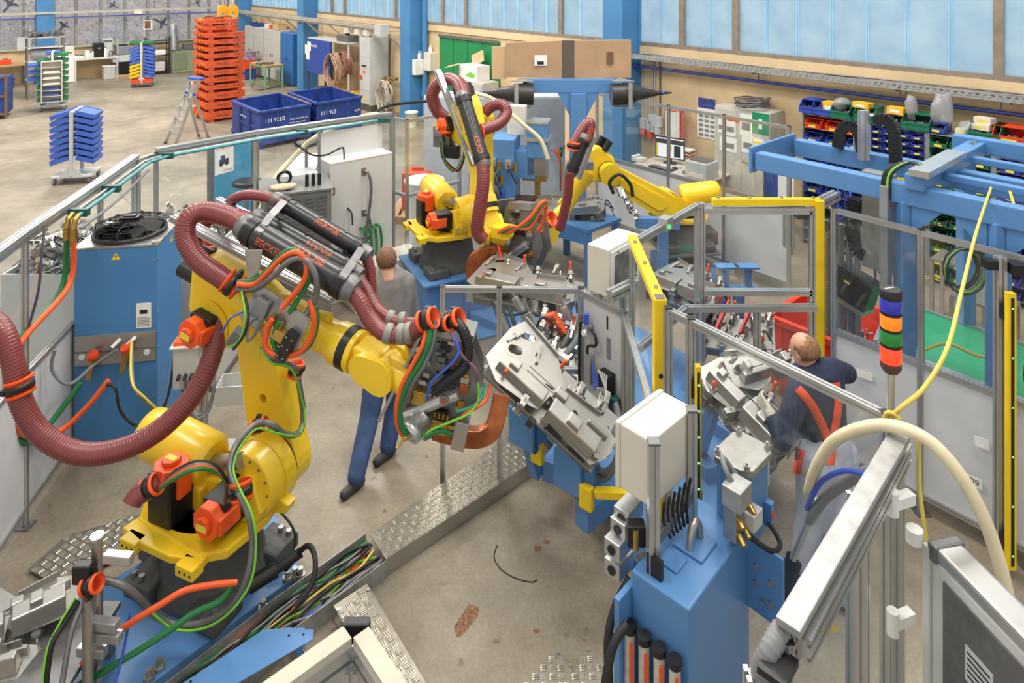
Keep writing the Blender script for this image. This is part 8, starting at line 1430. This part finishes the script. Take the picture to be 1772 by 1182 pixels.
# ================================================================== foreground press on its blue pedestal
pe = T('press_pedestal', 'large blue steel pedestal in the foreground with lifting ring', 'pedestal', (.9, 3.3, 0)); px_ = V((.68, .73, 0)).normalized(); py_ = V((-.73, .68, 0)).normalized(); Mf = frame((.78, 3.0, 0), px_, py_, UP)
B(Mf).bx(0, .62, 0, .30, 0, 1.3).build('column', BLU, pe, .012, 3); B(Mf).bx(-.1, .55, .30, .33, 0, 1.22).build('side_plate', BLU, pe, .006); B(Mf).bx(.12, .22, .13, .23, 1.3, 1.31).build('ring_pad', BLU, pe, .006); B(Mf).path([V((.33+.05*math.cos(k*pi/8), .15, 1.31+.10*math.sin(k*pi/8))) for k in range(9)], .02, 10).build('lifting_ring', STL, pe); B(Mf).bx(.25, .41, .07, .23, 1.3, 1.312).build('ring_base', BLU, pe, .006)
fp = B(frame(Mf @ V((.60, .01, 0)), (.66, -.75, 0), None, UP)).bx(0, .20, -.008, .008, .92, 1.27).build('flange_plate', BLU, pe, .005)
for x, z in ((.06, 1.15), (.06, 1.07), (.14, 1.12), (.14, 1.02), (.10, 1.0)): B(frame(Mf @ V((.60, .01, 0)), (.66, -.75, 0), None, UP)).cyl((x, -.008, z), (x, -.022, z), .014, n=6).build('hex_bolt', STL, fp)
pp_ = T('control_box_post', 'cream junction box on two aluminium posts above the pedestal', 'junction box', tuple(Mf @ V((.05, .25, 1.3))))
a = P(1131, 982, 3.2); B().prof(V((a.x, a.y, 1.3)), V((a.x, a.y, 1.90)), .05, .05).build('post', ALU, pp_); B().box((a.x, a.y, 1.905), (.054, .054, .012)).build('post_cap', STD, pp_); a2 = P(1197, 905, 3.5); B().prof(V((a2.x, a2.y, 1.3)), V((a2.x, a2.y, 1.86)), .05, .05).build('post', ALU, pp_); B().box((a2.x, a2.y, 1.865), (.054, .054, .012)).build('post_cap', STD, pp_); B(frame((a.x, a.y-.03, 1.3), (.7, -.7, 0), None, UP)).bx(-.04, .04, -.01, .01, .0, .09).build('angle_foot', BLK, pp_)
Mk = frame((.541, 3.41, 1.53), (.72, .69, 0), (.69, -.72, 0), UP); B(Mk).bx(0, .38, 0, .185, 0, .32).build('box', CRM, pp_, .008); B(Mk).bx(-.006, .386, -.03, .0, -.006, .326).build('box_lid', CRM, pp_, .01); B().bar(V((a.x, a.y, 1.44)), V((a2.x, a2.y, 1.44)), .04, .05).build('gland_bar', STD, pp_)
for k in range(6): cab([(1150+k*9, 868-k*8, 3.25+.03*k), (1148+k*8, 900-k*6, 3.25+.03*k), (1160+k*6, 930-k*5, 3.3+.02*k)], .008, RUB, 'box_cable', f'black cable under the cream junction box, {ORDN[k]} from the left', 'cable')
ps_ = T('pneumatic_press', 'pneumatic press head with aluminium top plate and four bolts', 'press', tuple(P(1285, 860, 3.6))); Mh = frame(P(1285, 780, 3.55), (.72, .69, 0), (-.69, .72, 0), UP)
B(Mh).plate([(-.14, -.06), (-.10, -.11), (.10, -.11), (.14, -.06), (.14, .08), (.1, .11), (-.1, .11), (-.14, .08)], .035, None, (), -.035).build('top_plate', STL, ps_, .004)
for x in (-.11, .11):
    for y in (-.08, .08): B(Mh).cyl((x, y, 0), (x, y, .02), .016, n=6).cyl((x, y, .02), (x, y, .035), .008, n=8).build('bolt', STL, ps_)
B(Mh).bx(-.12, .12, -.09, .09, -.42, -.035).build('cylinder_body', BLU, ps_, .03); Mi_ = Mh @ Matrix.Translation((-.11, .05, .05)); B(Mi_).bx(-.18, -.06, -.19, -.09, -.15, -.05).build('valve_block', GALV, ps_, .006); B(Mi_).bx(-.15, -.0, -.15, -.08, -.33, -.17).build('manifold', STL, ps_, .006); B(Mi_).bx(-.06, .03, -.20, -.12, -.30, -.22).build('clear_block', LGR, ps_, .004)
for k, (x, y, z) in enumerate(((-.13, -.15, -.21), (-.07, -.15, -.29), (-.02, -.15, -.2), (-.12, -.15, -.30))): B(Mi_).cyl((x, y, z), (x-.02, y-.04, z-.02), .014, n=8).build('brass_fitting', BRS, ps_); 
B(Mh).bx(.05, .09, -.13, -.09, -.36, -.24).build('sensor', BLU, ps_, .004); B(Mh).bx(.055, .085, -.132, -.13, -.32, -.28).build('sensor_display', BINR, ps_); B(Mh).cyl((.15, -.06, -.05), (.15, -.06, -.22), .014, n=8).build('flow_tube', LGR, ps_)
B(Mh).tube([(-.18, -.1, -.1), (-.24, -.05, .02), (-.2, .0, .06), (-.16, -.05, -.02)], .014, 8).build('clear_hose', GREYC, ps_); B(Mh).tube([(-.18, -.1, -.26), (-.1, -.2, -.34), (.0, -.2, -.36), (.06, -.11, -.34)], .012, 8).build('black_hose', RUB, ps_)
vb = T('valve_stack', 'stack of grey pneumatic valves on the left of pedestal', 'valve', tuple(P(1085, 950, 3.35)))
for k, (px, py) in enumerate(((1082, 950), (1082, 985), (1092, 915), (1098, 895))): F_ = frame(P(px, py, 3.32+.02*k), px_, py_, UP); B(F_).bx(-.05, .08, 0, .09, -.04, .04).build('valve_body', ALU, vb, .005); B(F_).cyl((-.05, .045, 0), (-.056, .045, 0), .022, n=14).build('port', BLK, vb)
B().box(P(1100, 922, 3.3), (.09, .06, .1)).build('black_coil', BLK, vb, .006); B().cyl(P(1100, 950, 3.28), P(1100, 915, 3.28), .018, n=10).build('brass_stem', BRS, vb); B().bar(P(1085, 960, 3.42), Mf @ V((.3, .33, .95)), .04).build('bracket', BLU, vb)
for k in range(4):
    c = Mf @ V((-.045, .28-k*.078, 0)); z = 1.06; o = T('flow_meter', f'glass flow meter tube with black cap, {("leftmost", "second from left", "third from left", "rightmost")[k]} on the pedestal', 'flow meter', tuple(c+UP*.75), 'flow meters on the pedestal front'); B().cyl(c+UP*.78, c+UP*z, .026, n=16).build('tube', mat('meter_glass', (190, 188, 176), .15, 0, .15, 20), o); B().cyl(c+UP*z, c+UP*(z+.03), .032, n=18).build('cap', BLK, o); B().bx(-.006, .012, -.03, -.024, .84, 1.03, Matrix.Translation(c)).build('scale', ORA, o); B().cyl(c+UP*.74, c+UP*.78, .03, n=12).build('base_valve', BRS, o)
for l, lab in (([(1090, 1000, 3.3), (1065, 1050, 3.25), (1052, 1110, 3.2), (1055, 1200, 3.15)], 'thick black hose curving left of the pedestal'), ([(1085, 1080, 3.1), (1060, 1120, 3.05), (1045, 1200, 3.0)], 'black hose below the flow meters')): cab(l, .02, RUB, 'black_hose', lab, 'hose')
pk = T('probe_bracket', 'slim aluminium cylinder on bracket behind the blue flange plate', 'cylinder', tuple(P(1390, 920, 3.5))); B().cyl(P(1412, 872, 3.5), P(1372, 968, 3.5), .018, n=12).build('barrel', ALU, pk); B().box(P(1412, 872, 3.5), (.06, .05, .04)).build('head', STL, pk, .006); B().bar(P(1375, 965, 3.52), P(1350, 1050, 3.5), .08, .03).build('carrier', BLK, pk)
cab([(1396, 880, 3.4), (1420, 835, 3.2), (1460, 815, 3.0), (1500, 822, 2.85), (1512, 830, 2.8)], .011, BLC, 'blue_hose', 'blue hose curving before the worker trousers', 'hose'); cab([(1400, 900, 3.42), (1430, 860, 3.25), (1470, 832, 3.05), (1510, 812, 2.9)], .024, GREYC, 'grey_conduit', 'thick grey conduit curving before the worker trousers', 'hose')
one(B().tube(P4([(1405, 878, 3.47), (1400, 850, 3.36), (1413, 808, 3.18), (1445, 762, 3.0), (1505, 738, 2.86), (1565, 742, 2.76), (1625, 778, 2.68), (1685, 860, 2.62), (1728, 970, 2.57), (1752, 1090, 2.52), (1757, 1210, 2.5)]), .025, 14, 8), 'ivory_hose', MATS['hose_ivory'], 'thick ivory hose arching over the foreground fence corner', 'hose')
# foreground fence toward the camera
ff_ = fence('foreground safety fence with cable duct at the lower right', [(1.62, 2.86), (1.30, 2.53), (.80, 2.0)], mats=(PANW, CLR), mid=.9); B().bar(V((1.60, 2.81, 2.20)), V((.80, 1.98, 2.20)), .072, .025).build('duct_lid', GALV, ff_, .004); B().prof(V((1.63, 2.83, 2.12)), V((.85, 2.0, 2.12)), .05, .08).build('duct_profile', ALU, ff_)
B().ribbed([V((.80, 2.02, 2.16)), V((.745, 1.98, 2.13)), V((.725, 1.99, 2.05)), V((.73, 2.0, 1.9))], .028, .014, .14, 14).build('conduit', GREYC, ff_); B().bx(-.05, .05, -.04, .04, -.02, 0, frame((.76, 1.95, 2.13), (.69, .72, 0), None, UP)).build('end_cap', BLK, ff_); B().prof(V((.72, 1.99, .3)), V((.72, 1.99, 2.06)), .08, .05).build('duct_post', ALU, ff_)
B().prof(V((1.38, 2.75, 0)), V((1.38, 2.75, 2.0)), .05).build('door_post', ALU, ff_)
for py in (890, 1097): c = P(1545, py, 2.62); B().cyl(c, c+UP*.09, .022, n=16).build('hinge_roller', WHT, ff_); B().bar(c+UP*.045, c+UP*.045+V((.09, .03, 0)), .04).build('hinge_leaf', WHT, ff_)
wsn = T('floor_warning_sign', 'yellow high voltage triangle stuck on the lower fence panel', 'sign', tuple(P(1436, 1080, 2.3))); Mq = frame(P(1436, 1082, 3.3), (1, .1, 0), UP, None); tri(Mq, .045, wsn)
cf = T('fence_corner', 'aluminium fence corner at the bottom edge left of centre', 'fence', (-.46, 1.99, 0))
for e, s_ in ((V((-.78, 1.72, 0)), 1), (V((-.26, 1.78, 0)), -1)): c0 = V((-.46+.02*(-s_), 1.99, 0)); B().prof(c0+UP*2.12, e+UP*2.12, .06, .08).build('rail', ALU, cf); B().bar(c0+UP*2.17, e+UP*2.17, .05, .02).build('duct_lid', mat('lid_cream', (188, 182, 164), .5), cf)
B().prof(V((-.46, 1.97, 0)), V((-.46, 1.97, 2.1)), .05).build('post', ALU, cf); B().box((-.46, 2.02, 2.15), (.08, .03, .07)).build('end_cap', BLK, cf, .006)
# operator panel back at the lower right
op = T('operator_panel', 'grey aluminium operator panel seen from behind at lower right', 'control panel', tuple(P(1650, 1000, 2.5))); a, c = P(1612, 940, 2.55), P(1790, 1165, 2.15); x = (c-a); x.z = 0; L = x.length; Mo = frame((a.x, a.y, 1.55), x, None, UP); zt_ = a.z-1.55
B(Mo).bx(0, L, .0, .11, zt_-.05, zt_).build('top_profile', ALU, op, .012); B(Mo).bx(0, L, .0, .1, -.2, zt_-.05).build('housing', LGR, op, .006); B(Mo).bx(-.012, .03, -.01, .12, zt_-.06, zt_+.006).build('end_cap', STD, op, .01); B(Mo).bx(.06, L-.02, -.008, 0, -.12, zt_-.09).build('back_plate', STD, op); B(Mo).bx(.16, .27, -.012, -.008, .08, .2).build('data_plate', LGR, op)
for j in range(5): B(Mo).bx(.17, .26, -.014, -.012, .1+j*.02, .105+j*.02).build('data_print', INK, op)
B(Mo).bx(-.03, .0, -.012, .004, -.4, zt_-.02).build('side_flange', LGR, op); B(Mo).cyl((.1, .05, -1.5), (.1, .05, -.2), .04, n=14).build('stand', ALU, op); q = Mo @ V((-.06, -.02, zt_-.02)); B().cyl(q-UP*.02, q+UP*.03, .03, n=14).build('hinge_roller', WHT, op)
cab([(1590, 760, 2.78), (1592, 850, 2.75), (1606, 960, 2.65), (1612, 1080, 2.6), (1612, 1200, 2.58)], .008, YEC, 'yellow_cable', 'yellow cable hanging down the foreground fence post')
# ================================================================== people
def blob(b, name, m, parent, vox=.014, sm=6):
    o = b.build(name, m, parent); md = o.modifiers.new('Remesh', 'REMESH'); md.mode = 'VOXEL'; md.voxel_size = vox; md.use_smooth_shade = True
    s_ = o.modifiers.new('Smooth', 'SMOOTH'); s_.iterations = sm; s_.factor = .5; return o
def limb(b, pts, rs):
    for i in range(len(pts)-1): b.cyl(pts[i], pts[i+1], rs[i], rs[i+1], 14); b.sph(pts[i], rs[i]*1.0, 12)
    b.sph(pts[-1], rs[-1], 12); return b
def hand(b, w_, d, side, curl=.5, s=1.0):
    d = V(d).normalized(); side = V(side); side = (side-d*side.dot(d)).normalized(); n_ = d.cross(side); c = V(w_)
    for k in range(4): u = (k-1.5)*.019*s; b.cyl(c+side*u*.6, c+d*.085*s+side*u, .016*s, .013*s, 8)
    for k, l in enumerate((.065, .075, .07, .055)):
        p = c+d*.085*s+side*(k-1.5)*.021*s; b.sph(p, .0125*s, 8); q = p
        for j in range(3): dd = (d*math.cos(curl*(j+.6))+n_*math.sin(curl*(j+.6))).normalized(); q2 = q+dd*l*s/3*1.2; b.cyl(q, q2, .0105*s, .0095*s, 8); b.sph(q2, .0095*s, 8); q = q2
    p = c+d*.03*s-side*.03*s; q = p-side*.035*s+d*.03*s; b.cyl(p, q, .014*s, .011*s, 8); b.sph(q, .011*s, 8); q2 = q+d*.03*s+n_*.012*s; b.cyl(q, q2, .011*s, .009*s, 8); b.sph(q2, .009*s, 8); return b
def head(b, c, f, up_, s=1.0):
    f = V(f).normalized(); up_ = V(up_); up_ = (up_-f*up_.dot(f)).normalized(); r_ = f.cross(up_); M = frame(c, f, r_, up_); b0 = b.M; b.M = M
    b.sph((-.008, 0, .03), .095*s, 16, (1.02, .82, 1.0)); b.sph((.02, 0, -.045), .07*s, 14, (1.0, .82, 1.0)); b.sph((.045, 0, -.08), .035*s, 10, (1, 1, .8))
    b.cyl((.085*s, 0, .012), (.108*s, 0, -.028), .010, .016, 8); b.sph((.104*s, 0, -.03), .016, 8); b.sph((.085*s, 0, -.062), .018, 8, (.6, 1.4, .5)); b.sph((.088, 0, .025), .02, 8, (.5, 2.4, .5))
    for s_ in (-1, 1): b.sph((-.005, s_*.08*s, -.01), .03, 8, (.7, .35, 1.1))
    b.cyl((-.015, 0, -.05), (-.035, 0, -.17), .058, .062, 14); b.M = b0; return M
def eyes(M, parent):
    for s_ in (-1, 1): o = B(M).sph((.083, s_*.032, .006), .013, 10).build('eye', WHT, parent); B(M).sph((.092, s_*.032, .006), .006, 8).build('iris', BLK, o)
NAVY = mat('cloth_navy', (40, 50, 76), .85, 0, .12, 7, .3, 40); DGR = mat('cloth_grey', (178, 182, 195), .85, 0, .08, 6, .4, 26); JEAN = mat('denim', (58, 82, 122), .9, 0, .12, 12, .3, 60); GLV = mat('glove_grey', (196, 186, 172), .85, 0, .08, 30); HAIR = mat('hair_fair', (140, 104, 74), .8, 0, .2, 50)
# worker at the jig
wk = T('person', 'worker in navy pullover and grey dungarees loading the jig', 'person', (2.12, 4.66, 0))
F_ = V((-.86, .5, 0)).normalized(); Hc = P(1391, 608, 4.80); LS, RS = P(1384, 676, 4.60), P(1441, 640, 4.93); LE, RE = P(1352, 762, 4.52), P(1466, 646, 5.08); LW, RW = P(1334, 716, 4.62), P(1415, 655, 5.30)
LH, RH = P(1411, 800, 4.62), P(1452, 788, 4.78); LK, RK = P(1403, 890, 4.66), P(1456, 905, 4.60); LA, RA = Z(1390, 972, .10), Z(1464, 1026, .10); CHS = (LS+RS)/2; HIP = (LH+RH)/2
b = B(); Mh_ = head(b, Hc, V((-.62, .75, -.25)), V((-.12, .1, 1))); limb(b, [CHS, CHS+(HIP-CHS)*.5, HIP], [.13, .125, .13]); limb(b, [LS, LE, LW], [.05, .042, .03]); limb(b, [RS, RE, RW], [.05, .042, .03]); limb(b, [LH, LK, LA], [.08, .06, .045]); limb(b, [RH, RK, RA], [.08, .06, .045]); limb(b, [Hc-UP*.16, CHS+UP*.02], [.06, .08]); hand(b, LW, P(1318, 696, 4.7)-LW, V((.3, -.5, .5)), .45); hand(b, RW, V((-.8, .4, -.2)), V((.2, .4, .6)), .4)
blob(b, 'body', SKIN, wk, .011, 4); eyes(Mh_, wk)
b = B(); limb(b, [LS.lerp(RS, .12), CHS.lerp(HIP, .45)+F_*.02, HIP+UP*.03], [.105, .165, .165]); limb(b, [RS.lerp(LS, .12), CHS.lerp(HIP, .5), HIP+UP*.03], [.105, .16, .16]); limb(b, [CHS, CHS.lerp(HIP, .3)], [.155, .168]); limb(b, [LS, LE, LW-(LW-LE).normalized()*.03], [.085, .068, .048]); limb(b, [RS, RE, RW-(RW-RE).normalized()*.03], [.085, .07, .05]); limb(b, [LS, RS], [.085, .085])
pj = blob(b, 'pullover', NAVY, wk, .013, 6)
b = B(); limb(b, [LH, LK, LA+UP*.0], [.125, .098, .082]); limb(b, [RH, RK, RA+UP*.0], [.125, .098, .082]); limb(b, [LH, RH], [.135, .135]); limb(b, [HIP, CHS.lerp(HIP, .68)], [.168, .172]); dg = blob(b, 'dungarees', DGR, wk, .013, 5)
from mathutils.bvhtree import BVHTree
bpy.context.view_layer.update(); DG = bpy.context.evaluated_depsgraph_get()
trees = [BVHTree.FromObject(o, DG) for o in (pj, dg)]; EYE = V((0, 0, CH))
def onbody(px, py, lift=.004):                       # nearest point of the clothes under a pixel
    d = P(px, py, 1)-EYE; d.normalize(); h = [t.ray_cast(EYE-ORG[wk.name], d) for t in trees]; h = [q for q in h if q[0] is not None]
    if not h: return P(px, py, 4.5)
    q = min(h, key=lambda e: e[3]); return q[0]+ORG[wk.name]-d*lift
def strap(pts, w_, m, nm, parent):
    q = cat([(x, y, 0) for x, y in pts], 10); n = len(q); vs = []
    for i, p in enumerate(q):
        t_ = (q[min(i+1, n-1)]-q[max(i-1, 0)]).normalized(); s_ = V((-t_.y, t_.x, 0))*w_/2
        for lift in (.010, -.004): vs += [onbody(p.x-s_.x, p.y-s_.y, lift), onbody(p.x, p.y, lift), onbody(p.x+s_.x, p.y+s_.y, lift)]
    b = B(); f = []
    for j in range(n-1): a, c = 6*j, 6*j+6; f += [(a, a+1, c+1, c), (a+1, a+2, c+2, c+1), (a+3, c+3, c+4, a+4), (a+4, c+4, c+5, a+5), (a, c, c+3, a+3), (a+2, a+5, c+5, c+2)]
    b.add(vs, f, True); b.build(nm, m, parent)
SRD = mat('strap_red', (236, 84, 44), .7)
strap([(1380, 672), (1402, 697), (1420, 730), (1436, 768)], 15, SRD, 'strap', wk); strap([(1446, 662), (1451, 695), (1447, 730), (1438, 768)], 14, SRD, 'strap', wk); strap([(1437, 764), (1436, 785), (1434, 804)], 20, SRD, 'strap', wk); strap([(1386, 778), (1382, 800), (1378, 820)], 14, SRD, 'side_patch', wk)
b = B(); sc_ = Hc-UP*.145+V((.0, .0, 0)); b.lathe([(-.05, .098), (-.02, .10), (.03, .086), (.055, .078)], sc_-F_*.015, V((-.12, .05, 1)), 20); blob(b, 'scarf', mat('scarf_blue', (72, 84, 158), .85, 0, .15, 14), wk, .011, 3)
hb = B(Mh_); hb.sph((-.022, 0, .018), .100, 18, (.98, .88, 1.0)); hq = [q for q in hb.v]; hm = hb.build('hair', HAIR, wk)
bm = bmesh.new(); bm.from_mesh(hm.data); Mi = Mh_.inverted(); og = ORG[wk.name]
dele = [v for v in bm.verts if (lambda l: l.x > -.005 and l.z < .03 or l.x > .045 or l.z < -.05 or (l.z > .085 and l.x > -.04))(Mi @ (v.co+og))]; bmesh.ops.delete(bm, geom=dele, context='VERTS'); bm.to_mesh(hm.data); bm.free()
sm_ = hm.modifiers.new('Solidify', 'SOLIDIFY'); sm_.thickness = .006
for A, f in ((LA, V((-.8, .4, 0))), (RA, V((-.85, .2, 0)))):
    g = V((A.x, A.y, .035)); b = B(); limb(b, [g-f.normalized()*.05, g+f.normalized()*.13], [.042, .038]); limb(b, [g, A], [.05, .05]); blob(b, 'shoe', mat('shoe_dark', (60, 56, 54), .6), wk, .011, 3)
b = B(); hand(b, LW+(P(1318, 696, 4.7)-LW).normalized()*-.01, P(1318, 696, 4.7)-LW, V((.3, -.5, .5)), .45, 1.14); limb(b, [LW-(LW-LE).normalized()*.03, LW], [.042, .038]); blob(b, 'glove', GLV, wk, .007, 2)
panel_part('bright pressed panel held in the hands of the worker', frame(P(1288, 676, 4.86), P(1398, 640, 5.06)-P(1288, 676, 4.86), P(1280, 595, 5.2)-P(1288, 676, 4.86), None), .55, .26, 9, 0)
# colleague walking behind the left robot arm
wp = T('person', 'colleague in grey jacket and jeans walking behind the left robot', 'person', (-1.1, 5.9, 0)); F_ = V((-.55, .83, 0)).normalized()
Hc = P(668, 452, 6.05); LS, RS = P(646, 496, 5.98), P(704, 488, 6.15); HIPL, HIPR = P(655, 622, 5.92), P(692, 616, 6.02); LK, RK = P(640, 720, 5.75), P(684, 700, 5.95); LA, RA = Z(616, 826, .09), Z(671, 772, .09); LE, RE = P(628, 548, 5.85), P(716, 545, 6.2); LW, RW = P(648, 590, 5.7), P(706, 592, 6.05); CHS = (LS+RS)/2; HIP = (HIPL+HIPR)/2
b = B(); M2_ = head(b, Hc, V((-.5, .8, -.3)), UP); limb(b, [CHS, HIP], [.13, .13]); limb(b, [LS, LE, LW], [.05, .042, .03]); limb(b, [RS, RE, RW], [.05, .042, .03]); limb(b, [HIPL, LK, LA], [.075, .058, .045]); limb(b, [HIPR, RK, RA], [.075, .058, .045]); limb(b, [Hc-UP*.15, CHS], [.06, .08]); hand(b, LW, V((-.2, -.1, -1)), V((.6, .6, 0)), .4); hand(b, RW, V((-.1, .0, -1)), V((.6, .6, 0)), .4); blob(b, 'body', SKIN, wp, .012, 4); eyes(M2_, wp)
b = B(); limb(b, [CHS+UP*.02, HIP], [.155, .17]); limb(b, [LS.lerp(RS, .15), HIP+UP*.02], [.11, .165]); limb(b, [RS.lerp(LS, .15), HIP+UP*.02], [.11, .165]); limb(b, [LS, RS], [.085, .085]); limb(b, [LS, LE, LW.lerp(LE, .15)], [.08, .064, .048]); limb(b, [RS, RE, RW.lerp(RE, .15)], [.08, .064, .048]); blob(b, 'jacket', mat('cloth_midgrey', (128, 126, 124), .85, 0, .1, 10), wp, .014, 6)
b = B(); limb(b, [HIPL, LK, LA], [.115, .085, .07]); limb(b, [HIPR, RK, RA], [.115, .085, .07]); limb(b, [HIPL, HIPR], [.13, .13]); blob(b, 'jeans', JEAN, wp, .014, 5)
hb = B(M2_); hb.sph((-.02, 0, .022), .104, 16, (1, .88, 1)); hm = hb.build('hair', mat('hair_brown', (120, 88, 66), .8, 0, .2, 50), wp); bm = bmesh.new(); bm.from_mesh(hm.data); Mi = M2_.inverted(); og = ORG[wp.name]; bmesh.ops.delete(bm, geom=[v for v in bm.verts if (lambda l: (l.x > .02 and l.z < .06) or l.z < -.06)(Mi @ (v.co+og))], context='VERTS'); bm.to_mesh(hm.data); bm.free(); hm.modifiers.new('Solidify', 'SOLIDIFY').thickness = .006
for A, f in ((LA, V((-.5, -.8, 0))), (RA, V((-.4, -.6, 0)))):
    g = V((A.x, A.y, .035)); b = B(); limb(b, [g-f.normalized()*.05, g+f.normalized()*.13], [.042, .038]); limb(b, [g, A], [.05, .05]); blob(b, 'shoe', MATS['shoe_dark'], wp, .012, 3)
